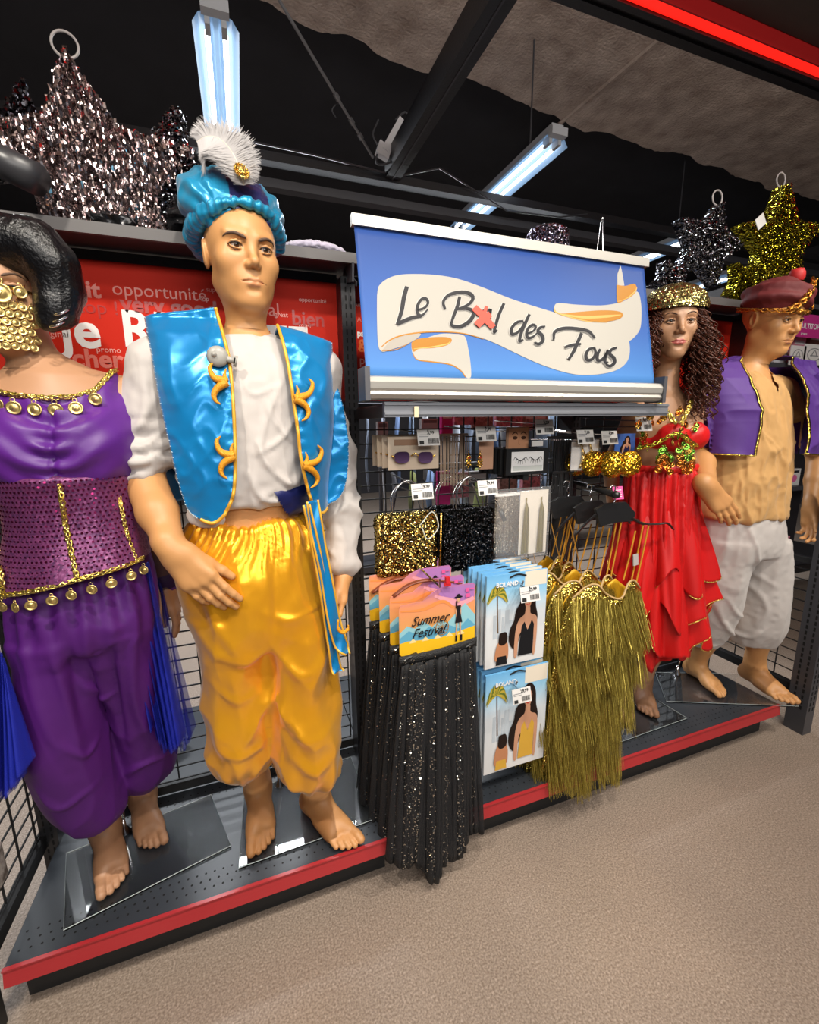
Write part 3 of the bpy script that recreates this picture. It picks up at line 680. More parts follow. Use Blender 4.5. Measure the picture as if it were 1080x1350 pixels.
def sheet(G, thick=.0022, wrap=False):
    """grid of points (a,b,3) to a closed thin sheet"""
    G = np.asarray(G, float); a, b, _ = G.shape
    du = np.gradient(G, axis=0); dv = np.gradient(G, axis=1); N = np.cross(du, dv); N /= np.linalg.norm(N, axis=2, keepdims=True)+1e-12
    A = (G+N*thick/2).reshape(-1, 3); B = (G-N*thick/2).reshape(-1, 3); n = a*b
    i, j = np.meshgrid(np.arange(a-1), np.arange(b-1), indexing='ij'); i = i.ravel(); j = j.ravel()
    q = np.stack([i*b+j, (i+1)*b+j, (i+1)*b+j+1, i*b+j+1], 1); F = [q, q[:, ::-1]+n]
    def rim(r): r = np.array(r); return np.stack([r[:-1], r[1:], r[1:]+n, r[:-1]+n], 1)
    F += [rim([k for k in range(b)]), rim([(a-1)*b+k for k in range(b)])[:, ::-1], rim([k*b for k in range(a)])[:, ::-1], rim([k*b+b-1 for k in range(a)])]
    return np.concatenate([A, B]), np.concatenate(F)
def surf_px(px, py, ysurf, off=.003, y0=1.15, n=14):
    """point of a front surface y = ysurf(x, z) seen at a pixel"""
    Y = y0
    for _ in range(n):
        p = at(px, py, Y); Y2 = float(np.atleast_1d(ysurf(p[0], p[2]))[0])-off; Y = .5*Y+.5*Y2
    return at(px, py, Y)
def front_of(sdf, off=0., y0=.85, y1=1.6):
    def f(x, z):
        x = np.atleast_1d(np.asarray(x, float)); z = np.atleast_1d(np.asarray(z, float)); y = np.full(len(x), y0)
        for _ in range(40):
            d = sdf.full(np.stack([x, y, z], 1))-off; y = y+np.clip(d, -.01, .05)*.8
            if np.abs(d).max() < 5e-4: break
        return np.minimum(y, y1)
    return f
def line_on(px, ys, n=40, off=.003, y0=1.15):
    return bez([surf_px(a, b, ys, off, y0) for a, b in px], n)
def satin(name, c, c2=None, rough=.30, metal=.35):
    return mat(name, c, rough, metal, var=(9, c2 or tuple(x*.8 for x in c), .3), sheen=.2)
def clean_limb(s, pts, rs, k=.03): return s.chain(pts, rs, k, .015)

skin1 = SKIN('mannequin_skin', (.62, .315, .120), (.56, .27, .10))
skin2 = SKIN('mannequin_pale_skin', (.50, .27, .150), (.43, .225, .12))
gold_tr = glitter('gold_trim', (1., .86, .26), (.62, .42, .06), 420, 1.1, .28)
goldM = mat('gold_metal', (.95, .62, .15), .22, 1, bump=(.5, 160, 2))
yellow_p = mat('yellow_piping', (.80, .42, .04), .4, .2)
whiteC = mat('white_cotton', (.56, .52, .49), .8, var=(7, (.49, .45, .43), .3), bump=(.04, 500, 2), sheen=.2)

# ------------------------------------------------------------------ mannequin in turquoise vest
def man_turquoise():
    root = empty('mannequin', (.03, 1.30, ZB+.008), 'male mannequin in a turquoise satin vest, white shirt, golden harem trousers and feathered turban', 'mannequin')
    b = Sdf()
    b.loft([(.90, .01, 1.27, .15, .105), (1.0, .01, 1.265, .165, .115), (1.12, .005, 1.27, .148, .103), (1.21, .003, 1.275, .135, .097), (1.33, .008, 1.28, .152, .105), (1.46, .016, 1.285, .172, .115), (1.56, .02, 1.29, .165, .10), (1.63, .022, 1.295, .10, .075)], k=.03)
    b.cone((.03, 1.30, 1.60), (.034, 1.30, 1.76), .054, .046, .05)
    b.cone((.03, 1.30, 1.62), (-.16, 1.295, 1.595), .045, .045, .06).cone((.03, 1.30, 1.62), (.20, 1.295, 1.595), .045, .045, .06)
    wr = np.array([-.170, 1.112, 1.172]); el = np.array([-.240, 1.265, 1.335])
    clean_limb(b, [(-.178, 1.29, 1.585), (-.215, 1.28, 1.45), el, wr*.55+el*.45, wr], [.058, .050, .047, .044, .028])
    wl = at(453, 752, 1.31); ell_ = at(446, 600, 1.38)
    clean_limb(b, [(.205, 1.30, 1.585), (.235, 1.34, 1.45), ell_, wl*.5+ell_*.5, wl], [.058, .048, .044, .040, .028])
    hR = (-.042, 1.395, .26); hL = (.135, 1.290, .26)
    clean_limb(b, [(-.075, 1.27, .93), (-.072, 1.25, .60), (-.055, 1.33, .42), hR], [.092, .058, .052, .036])
    clean_limb(b, [(.095, 1.27, .93), (.125, 1.23, .60), (.135, 1.28, .42), hL], [.092, .058, .052, .036])
    hands = [dict(wrist=wr, elbow=el, dirv=np.array([.088, -.03, -.132]), palm=np.array([.25, .85, -.1]), side=np.array([.8, .1, .6]), sc=1.08, curl=(10, 13, 16, 20), spread=1.5, thumb=17, tc=12, rw=.028),
             dict(wrist=wl, elbow=ell_, dirv=np.array([-.03, -.06, -.16]), palm=np.array([-1, .1, .1]), side=np.array([0, -1, 0.]), sc=1.0, curl=(20, 24, 28, 32), spread=1, thumb=14)]
    feet = [dict(ankle=np.array(hR), yaw=-2, side=1, sc=1.02, zb=ZB+.008), dict(ankle=np.array(hL), yaw=28, side=-1, sc=1.02, zb=ZB+.008)]
    Rh = rot('Z', 14) @ rot('X', 4); hc = np.array([.033, 1.275, 1.853])
    figure(root, skin1, b, (Rh, hc, 1.02), hands, feet, lip=(.60, .27, .12), look=(2, 4), brow=((.0135, .0185), (.024, .0235), (.037, .0275), (.050, .0255), (.057, .0205)), browcol=(.10, .055, .035), br=.0032)
    # shirt
    s = Sdf()
    s.loft([(1.238, .004, 1.268, .150, .116), (1.30, .004, 1.27, .168, .128), (1.40, .01, 1.275, .178, .130), (1.50, .016, 1.28, .185, .128), (1.58, .02, 1.285, .180, .112), (1.635, .024, 1.29, .125, .088), (1.672, .03, 1.295, .072, .066)], k=.02)
    s.cone((-.08, 1.292, 1.625), (-.175, 1.292, 1.60), .05, .056, .04).cone((.12, 1.292, 1.625), (.215, 1.292, 1.60), .05, .056, .04)
    s.chain([(-.185, 1.29, 1.59), (-.215, 1.285, 1.48), (-.238, 1.27, 1.37)], [.062, .063, .066], .03, .02)
    SB = Sdf(); SB.ops = list(s.ops)
    s.chain([(.205, 1.30, 1.59), (.235, 1.34, 1.45), ell_, ell_*.5+wl*.5+[.006, 0, 0], wl+[0, 0, .03]], [.060, .055, .052, .052, .047], .03, .02)
    s.ell(wl+[.004, 0, .022], (.050, .044, .030), k=.015); 
    for i, (z, r) in enumerate([(1.405, .070), (1.372, .072), (1.338, .070)]):
        c = np.array([-.232-.01*(1.42-z)*9*.3, 1.272-(1.42-z)*.1, z-.0]); R = rot('Y', -14+9*(i % 2)) @ rot('X', 16-7*i)
        s.ell(c, (r, r, .024), R, k=.012)
    cr = creases([([(330, 560), (350, 610), (385, 640), (400, 625)], 1.15, .012, .009), ([(345, 520), (365, 560), (395, 590)], 1.15, .006, .006), ([(385, 480), (360, 530), (345, 580), (340, 640)], 1.15, .006, .007), ([(320, 500), (335, 520), (372, 505)], 1.15, .005, .006), ([(395, 545), (370, 580), (335, 600)], 1.15, .006, .006), ([(325, 620), (350, 660), (395, 655)], 1.15, .010, .008), ([(318, 660), (330, 600), (322, 540)], 1.15, .005, .006), ([(185, 470), (195, 530), (175, 580)], 1.24, .008, .008), ([(215, 500), (190, 560), (165, 575)], 1.24, .008, .008), ([(222, 560), (190, 590), (160, 590)], 1.22, .009, .006), ([(225, 585), (195, 607), (160, 608)], 1.22, .009, .006)])
    V, F = cloth(s, .006, .0035, (15, 13, 6), 3, extra=lambda P: cr(P)+.0065*ridge(np.stack([P[:, 0]*7, P[:, 1]*6, P[:, 2]*26+P[:, 0]*22], 1), 44)*(P[:, 0] < -.17)*np.clip((1.58-P[:, 2])*8, 0, 1)+np.where((P[:, 0] < -.16) | (P[:, 0] > .21), .010, .005)*ridge(np.stack([P[:, 0]*12+P[:, 2]*9, P[:, 1]*6, P[:, 2]*14-P[:, 0]*8], 1), 8)*np.clip((1.45-P[:, 2])*4, .15, 1)*(P[:, 0] > -.15) + .003*np.sin(P[:, 2]*150+8*P[:, 0])*((P[:, 0] < -.16) & (P[:, 2] < 1.47)))
    mesh_np('shirt', V, F, whiteC, root)
    # strip of shirt hanging below the vest at the side, and the navy sash end
    navy = mat('navy_satin', (.012, .016, .10), .4, .2)
    s2 = Sdf(); s2.ell(at(272, 682, 1.175), (.045, .012, .028), rot('Y', 20), k=.01); V, F = cloth(s2, .005, .002, (20, 20, 8), 4); mesh_np('shirt_hem', V, F, whiteC, root)
    s2 = Sdf(); s2.loft([(1.205, .0, 1.27, .151, .118), (1.24, .002, 1.27, .162, .126), (1.275, .005, 1.27, .169, .130), (1.30, .005, 1.27, .160, .12)], k=.01); 
    V, F = cloth(s2, .005, .002, (10, 10, 30), 5, cut=lambda C: (C[:, 0] < .075+.5*(1.26-C[:, 2])) | (C[:, 1] > 1.30)); mesh_np('sash', V, F, navy, root)
    # trousers
    p = Sdf(); g1 = lambda th, z: .005*np.sin(th*26+3*np.sin(z*20))*np.clip((z-1.0)*5, 0, 1)
    p.loft([(.86, .02, 1.245, .165, .125), (.95, .012, 1.245, .192, .14), (1.06, .004, 1.25, .190, .138), (1.14, .0, 1.26, .172, .124), (1.185, .0, 1.265, .155, .112), (1.203, .0, 1.267, .150, .110)], k=.03)
    p.loft([(.408, -.063, 1.35, .035, .045), (.425, -.068, 1.32, .076, .085), (.50, -.068, 1.275, .095, .118), (.62, -.060, 1.25, .100, .115), (.78, -.052, 1.24, .105, .112), (.95, -.068, 1.245, .100, .118)], k=.03, rnd=.01)
    p.loft([(.362, .125, 1.27, .035, .045), (.380, .126, 1.245, .078, .085), (.45, .114, 1.22, .098, .115), (.60, .104, 1.21, .105, .118), (.78, .096, 1.22, .106, .115), (.95, .09, 1.235, .10, .118)], k=.012, rnd=.01)
    cr2 = creases([([(250, 830), (290, 860), (330, 868), (356, 850)], 1.14, .010, .010), ([(262, 740), (275, 800), (310, 850), (345, 875)], 1.14, .009, .009), ([(275, 900), (310, 925), (345, 915)], 1.14, .008, .008), ([(280, 960), (300, 990), (345, 985), (355, 950)], 1.16, .011, .009),
      ([(345, 700), (350, 760), (338, 800)], 1.14, .007, .007), ([(385, 690), (378, 760), (392, 800)], 1.14, .008, .008), ([(340, 800), (375, 815), (415, 805), (425, 790)], 1.12, .010, .008), ([(365, 850), (385, 880), (410, 885), (432, 850)], 1.12, .010, .010), ([(405, 740), (425, 790), (430, 850)], 1.12, .008, .009),
      ([(368, 960), (385, 1000), (415, 1015), (448, 985)], 1.11, .016, .012), ([(365, 930), (380, 960), (410, 972), (440, 955)], 1.11, .008, .009), ([(372, 860), (375, 920), (368, 980)], 1.12, .009, .008), ([(440, 850), (447, 920), (448, 990)], 1.15, .009, .008), ([(300, 880), (318, 940), (312, 1010)], 1.14, .007, .009), ([(282, 900), (288, 960), (300, 1020)], 1.16, .007, .008),
      ([(310, 720), (300, 760), (318, 800)], 1.14, .007, .008), ([(360, 720), (362, 780), (360, 850)], 1.13, -.010, .007), ([(355, 850), (358, 900), (362, 960)], 1.14, -.010, .008)], gain=.62, wide=1.5)
    def ex(P):
        x, y, z = P.T; th = np.arctan2(y-1.26, x-.01); d = .0042*np.sin(th*34+2.5*np.sin(th*5)+4*np.sin(z*25))*np.clip((z-1.06)*9, 0, 1)*np.clip((1.225-z)*60, .3, 1)
        leg = np.where(x < .03, x+.07, x-.12); th2 = np.arctan2(y-1.25, leg)
        d += .007*np.sin(th2*13+3*np.sin(z*9))*np.clip((.55-z)*5, 0, 1)
        d += .010*ridge(np.stack([x*7+z*3, y*5, z*6-np.abs(leg)*9], 1), 31)*np.clip((1.1-z)*3, 0, 1)
        d += cr2(P)
        # drapes hanging in curves across the lower legs
        for (cx, cz) in ((-.075, .62), (.12, .60), (.115, .95)):
            q = (z-cz)*8+((x-cx)/.09)**2*1.2; d += .003*np.sin(q*5)*np.exp(-((x-cx)/.1)**2-((z-cz)/.14)**2)
        return d
    V, F = cloth(p, .006, .009, (7, 7, 3.2), 11, extra=ex, amp2=.0006)
    mesh_np('trousers', V, F, satin('gold_satin', (.94, .45, .012), (.90, .38, .008), .26, .5), root)
    # vest form
    T = np.array([(1.22, .005, 1.262, .205, .145), (1.32, .008, 1.262, .212, .150), (1.44, .014, 1.268, .224, .150), (1.54, .020, 1.275, .224, .140), (1.61, .024, 1.283, .224, .120), (1.66, .026, 1.29, .226, .098), (1.70, .03, 1.295, .226, .062)])
    def form(x, z, pw=2.4):
        cx, cy, rx, ry = [np.interp(z, T[:, 0], T[:, i]) for i in (1, 2, 3, 4)]; q = np.clip(np.abs((x-cx)/rx), 0, .999); return cy-ry*(1-q**pw)**(1/pw)
    fx = lambda x, z: form(np.asarray(x, float), np.asarray(z, float))
    vm = satin('turquoise_satin', (.0, .235, .56), (.0, .19, .50), .27, .3); vt = root
    vest = None; ns, nz = 40, 90
    def panel(inner, outer, seed):
        """inner / outer: pixel outlines from the shoulder down to the hem"""
        I = line_on(inner, fx, nz, .004); O = line_on(outer, fx, nz, .004); G = np.zeros((nz, ns, 3))
        for k in range(nz):
            for j in range(ns):
                t = j/(ns-1); x = I[k, 0]*(1-t)+O[k, 0]*t; z = I[k, 2]*(1-t)+O[k, 2]*t; G[k, j] = (x, fx(x, z), z)
        # belly the hem down in the middle of the panel
        P = G.reshape(-1, 3); tt = np.tile(np.linspace(0, 1, ns), nz); kk = np.repeat(np.linspace(0, 1, nz), ns)
        d = .005*ridge(np.stack([P[:, 0]*10+P[:, 2]*6, P[:, 2]*9-P[:, 0]*11, P[:, 0]*0], 1), seed)+.0022*ridge(np.stack([P[:, 0]*24+P[:, 2]*14, P[:, 2]*18-P[:, 0]*20, P[:, 0]*0], 1), seed+1)+.0035*ridge(np.stack([P[:, 0]*26, P[:, 2]*7, P[:, 0]*0], 1), seed+3)*np.abs(tt-.5)*2
        d += .0022*np.sin(P[:, 2]*230)*np.exp(-tt*9)+.002*np.sin(P[:, 2]*190)*np.exp(-(1-tt)*9)
        G[:, :, 1] -= (d-.002).reshape(nz, ns); G[:, :, 2] -= (.030*np.sin(tt*pi)*np.clip(kk-.75, 0, 1)*4*(1-.2*tt)).reshape(nz, ns)*.6
        return G
    G1 = panel([(284, 406), (294, 440), (303, 480), (308, 540), (310, 600), (308, 650), (297, 678)], [(190, 418), (200, 470), (210, 530), (224, 590), (236, 640), (247, 672), (262, 684)], 2)
    G2 = panel([(366, 428), (378, 470), (386, 520), (392, 560), (398, 610), (408, 650), (414, 668)], [(438, 452), (444, 500), (455, 545), (460, 590), (458, 630), (448, 655), (432, 668)], 6)
    V1, F1 = sheet(G1); V2, F2 = sheet(G2)
    th = np.linspace(.12, pi-.12, 50); Gb = []
    for z in np.linspace(1.25, 1.645, 60):
        cx, cy, rx, ry = [np.interp(z, T[:, 0], T[:, i]) for i in (1, 2, 3, 4)]; rx = rx*(.93 if z < 1.6 else .86); a = th if z > 1.47 else np.linspace(-.02, pi+.02, 50)
        Gb.append(np.stack([cx+rx*np.cos(a), cy+ry*np.sin(a), np.full(50, z)], 1))
    Gb = np.array(Gb); Gb[:, :, 1] += .004*np.sin(Gb[:, :, 0]*40); V3, F3 = sheet(Gb)
    # shoulder straps that join the front to the back
    Gs = []
    for G_, sgn in ((G1, -1), (G2, 1)):
        top = G_[0]; back = top.copy(); back[:, 1] = 1.295+(1.295-top[:, 1])*.9; back[:, 2] -= .02; back[:, 0] = back[:, 0]*.96; mid = (top+back)/2; mid[:, 2] += .003
        Gs.append(np.array([bez([top[i], mid[i], back[i]], 10) for i in range(ns)]).transpose(1, 0, 2))
    V4, F4 = sheet(Gs[0]); V5, F5 = sheet(Gs[1])
    V, F = join([(V1, F1), (V2, F2), (V3, F3), (V4, F4), (V5, F5)]); vest = mesh_np('vest', V, F, vm, root)
    for G_ in (G1, G2):
        E_ = np.concatenate([G_[:, 0], G_[-1, 1:], ]); E_ = E_+[0, -.003, 0]; MB().tube(bez(E_[::3], 150), .0042, 7).build('piping', yellow_p, vest, True)
    st_ = mat('pale_thread', (.55, .72, .8), .7)
    for G_ in (G1, G2):
        m = MB(); E_ = G_[::1, -1]+[0, -.003, 0]
        for k in range(0, nz-2, 2): m.tube([E_[k], E_[k]+(G_[k, -2]-G_[k, -1])*.8+[0, -.002, -.003]], .0007, 4)
        m.build('stitching', st_, vest)['kind'] = 'stuff'
    emb = mat('orange_embroidery', (.80, .33, .01), .45, .1, bump=(.4, 400, 2))
    def emblem(px):
        m = MB()
        for st in px:
            P = line_on([(a, b_) for a, b_, c in st], fx, 26, .012); r = np.interp(np.linspace(0, 1, 26), np.linspace(0, 1, len(st)), [c for a, b_, c in st])
            m.tube(P, r, 8)
        m.build('scroll_emblem', emb, vest, True)
    def scroll(x, y, sx, sy=1, tilt=0):
        """three-pronged scroll opening away from the front edge; x, y where it meets the piping"""
        A = [(0, 1, .009), (-9, -1, .009), (-17, -4, .0075), (-22, -11, .006), (-23, -19, .0045), (-18, -25, .0014)]
        B_ = [(0, 2, .009), (-8, 6, .009), (-15, 12, .0075), (-18, 20, .006), (-15, 27, .004), (-9, 31, .0014)]
        C = [(-2, -16, .0014), (-4, -8, .004), (-2, 0, .006)]
        return [[(x+sx*a, y+sy*b_, c) for a, b_, c in st] for st in (A, B_, C)]
    emblem(scroll(300, 502, 1)); emblem(scroll(309, 600, 1)); emblem(scroll(389, 524, -1, 1)); emblem(scroll(401, 612, -1, 1))
    # long front tail with yellow edges hanging from the vest to the knee
    def tail(pxc, wid, nm, Y0, Y1):
        n = len(pxc); C = bez([at(a, b_, Y0+(Y1-Y0)*i/(n-1)) for i, (a, b_) in enumerate(pxc)], 60); wd = np.interp(np.linspace(0, 1, 60), np.linspace(0, 1, n), wid)
        G = np.array([[C[k]+np.array([1, .35, 0])*wd[k]*t+[0, .004*math.sin(k*.35+t*2), 0] for t in np.linspace(-1, 1, 9)] for k in range(60)]); V, F = sheet(G, .003)
        o = mesh_np(nm, V, F, vm, vest)
        for j in (0, 8): MB().tube(G[:, j]+[0, -.002, 0], .003, 6).build('piping', yellow_p, vest, True)
        return G
    tail([(412, 660), (418, 700), (430, 760), (441, 820), (450, 850), (458, 862)], [.015, .016, .014, .017, .018, .006], 'vest_tail', 1.13, 1.10)
    tail([(404, 665), (418, 730), (430, 800), (438, 850), (443, 880), (447, 886)], [.008, .009, .010, .012, .013, .014], 'vest_tail', 1.12, 1.11)
    m = MB(); m.tube(bez([at(446, 817, 1.09), at(446, 828, 1.09), at(452, 834, 1.09), at(459, 829, 1.09), at(459, 824, 1.09)], 16), [.003]*4+[.005]*8+[.002]*4, 8).build('scroll_emblem', emb, vest, True)
    # security tag shaped like a fish
    c = surf_px(287, 470, fx, .014); tagm = mat('tag_grey', (.36, .35, .32), .35); m = MB()
    Rt = rot('X', 90); m.lathe([(0, .009), (.010, .009), (.019, .006), (.0235, .001), (.0225, -.006), (0, -.006)], c, 28, Rt @ rot('Z', 0)); m.lathe([(0, .013), (.0035, .012), (.006, .008)], c+[-.007, -.002, .003], 14, Rt)
    m.box(c+[.026, 0, -.006], (.022, .010, .013), rot('Y', 12)).box(c+[.037, 0, -.009], (.007, .010, .024), rot('Y', 12)); m.build('security_tag', tagm, vest, True)
    # turban
    cy_ = satin('turban_cyan', (.006, .30, .50), (.006, .22, .44), .3, .25); nv = satin('turban_navy', (.018, .022, .13), (.014, .018, .10), .3, .25)
    L = lambda p: hc+Rh @ (np.array(p)*1.06)
    t = Sdf(); Rt = Rh @ rot('X', 32) @ rot('Y', 4)
    t.ell(L((-.004, .034, .110)), (.126, .114, .076), Rt, k=.01)
    V, F = cloth(t, .0045, .0035, (14, 14, 14), 2, extra=lambda P: .003*np.sin(np.arctan2(P[:, 0]-hc[0], P[:, 2]-hc[2])*26)*(np.abs(P[:, 0]-hc[0]) > .055))
    loc = (V[F].mean(1)-hc) @ Rh; ix = (np.abs(loc[:, 0]-.012) < .046).astype(int)
    tb = mesh_np('turban', V, F, [cy_, nv], root, True, ix)
    t = Sdf(); pts = []
    for a in np.linspace(0, 2*pi, 25): pts.append(L((.093*math.sin(a), .034-.108*math.cos(a), .058+.034*math.cos(a)-.006*abs(math.sin(a)))))
    rs = [.0200+.0015*math.sin(i*2.4)-.0100*max(0, math.cos(a))**2 for i, a in enumerate(np.linspace(0, 2*pi, 25))]; t.chain(pts, rs, .004, .004)
    V, F = cloth(t, .004, .0035, (26, 26, 26), 4, extra=lambda P: .0015*np.sin(np.arctan2(P[:, 0]-hc[0], P[:, 1]-1.3)*40+P[:, 2]*60+P[:, 1]*70)); mesh_np('roll', V, F, cy_, tb)
    br = L((-.014, -.092, .142)); m = MB(); Rb = Rh @ rot('X', 62)
    m.lathe([(0, .008), (.006, .007), (.0105, .003), (.0125, -.002), (0, -.003)], br, 24, Rb)
    for a in np.linspace(0, 2*pi, 15)[:-1]: m.lathe([(0, .0035), (.003, .002), (.0036, -.001), (0, -.003)], br+Rb @ np.array([math.cos(a)*.0145, math.sin(a)*.0165, 0]), 8, Rb)
    m.build('brooch', goldM, tb, True)
    # feather
    Yf = br[1]+.012; Q = bez([at(322, 244, Yf), at(317, 226, Yf-.004), at(309, 206, Yf+.0), at(298, 190, Yf+.005), at(285, 181, Yf+.012), at(271, 180, Yf+.02), at(259, 187, Yf+.03)], 90)
    fm = mat('feather_white', (.48, .46, .46), .9, sheen=.4); q = MB(); q.tube(Q, np.linspace(.0010, .0004, 90), 6); q.build('quill', mat('quill_cream', (.75, .66, .5), .5), tb, True)
    m = MB(); T_ = np.gradient(Q, axis=0); T_ /= np.linalg.norm(T_, axis=1, keepdims=True); rnd = random.Random(3)
    V = []; F = []; n = 0
    for k in range(1900):
        i = rnd.uniform(0, 88); i0 = int(i); p = Q[i0]+(Q[i0+1]-Q[i0])*(i-i0); tt = i/89; tv = T_[i0]; sd = 1 if k % 2 else -1
        perp = norm(np.cross(tv, [0, -1, 0]))*sd; Ln = 1.45*(.040 if perp[0] < 0 else .052)*(math.sin(min(1, tt*1.5+.22)*pi*.5))*(1-.75*tt**3)*rnd.uniform(.75, 1.1)
        out = norm(perp+tv*.12+np.array([0, rnd.uniform(-.3, .3), 0])); droop = np.array([0, 0, -1])*(rnd.uniform(.6, 1.3) if perp[0] > 0 else rnd.uniform(.2, .6)); wv = norm(np.cross(out, [0, 1, .2]))*.0007; pts = []
        for s_ in (0, .35, .7, 1): pts.append(p+out*Ln*s_+tv*Ln*.35*s_*s_+droop*Ln*s_*s_*.5)
        for s_, pp in enumerate(pts): wk = (1, 1, .8, .2)[s_]; V += [pp-wv*wk, pp+wv*wk]
        for s_ in range(3): F.append((n+2*s_, n+2*s_+1, n+2*s_+3, n+2*s_+2))
        n += 8
    mesh_np('feather', np.array(V), np.array(F), fm, tb)
    return root
man_turquoise()
# ------------------------------------------------------------------ trims and coins
coinM = mat('coin_gold', (.86, .64, .24), .34, .9)
def braid(P, r, parent, name='gold_braid', m=None, turns=90):
    """plaited metallic trim along a path"""
    P = np.asarray(P, float); L = np.concatenate([[0], np.cumsum(np.linalg.norm(np.diff(P, axis=0), axis=1))]); n = max(20, int(L[-1]/.0028)); t = np.linspace(0, L[-1], n)
    Q = np.stack([np.interp(t, L, P[:, i]) for i in range(3)], 1); T = np.gradient(Q, axis=0); T /= np.linalg.norm(T, axis=1, keepdims=True)+1e-9
    U = np.cross(T, [0, 1., 0]); U /= np.linalg.norm(U, axis=1, keepdims=True)+1e-9; W = np.cross(T, U); b = MB()
    for ph in (0, 2.1, 4.2):
        a = t/(r*1.5)+ph; b.tube(Q+U*(np.sin(a)*r*.75)[:, None]+W*(np.cos(2*a)*r*.35)[:, None], r*.42, 5)
    return b.build(name, m or gold_tr, parent, True)
_coin = {}
def coin(p, r, parent, tilt=0, yaw=0, m=None):
    """stamped coin on a small ring"""
    m = m or coinM; k = (round(r, 4), m.name)
    if k not in _coin:
        b = MB(); R = rot('X', 90); b.lathe([(0, .0009), (r*.45, .0011), (r*.5, .0004), (r*.78, .0004), (r*.84, .0012), (r, .0011), (r, -.0006), (0, -.0006)], (0, 0, 0), 18, R)
        b.tube([(r*.32*math.cos(a), 0, r*1.18+r*.32*math.sin(a)) for a in np.linspace(0, 2*pi, 9)[:-1]], r*.09, 4, closed=True); b.box((0, -.0008, 0), (r*.18, .0012, r*.7), rot('Y', 30))
        o = b.build('coin', m, parent, True); _coin[k] = o.data
    else:
        o = bpy.data.objects.new('coin', _coin[k]); COL.objects.link(o); o.parent = parent
    if m.name == coinM.name and o.data is _coin[k] and not o.data.get('zeroed'):
        o.data['zeroed'] = 1
    return o
def place_coin(p, r, parent, tilt=0, yaw=0, m=None):
    first = (round(r, 4), (m or coinM).name) not in _coin
    o = coin((0, 0, 0), r, parent, m=m)
    if first:   # built in world space round the origin: shift the data so that the coin's own origin is its centre
        V = np.empty(len(o.data.vertices)*3, np.float32); o.data.vertices.foreach_get('co', V); V = V.reshape(-1, 3)+wloc(parent).astype(np.float32); o.data.vertices.foreach_set('co', V.ravel())
    o.location = Vector(p)-Vector(wloc(parent)); o.rotation_euler = (math.radians(tilt), 0, math.radians(yaw)); return o

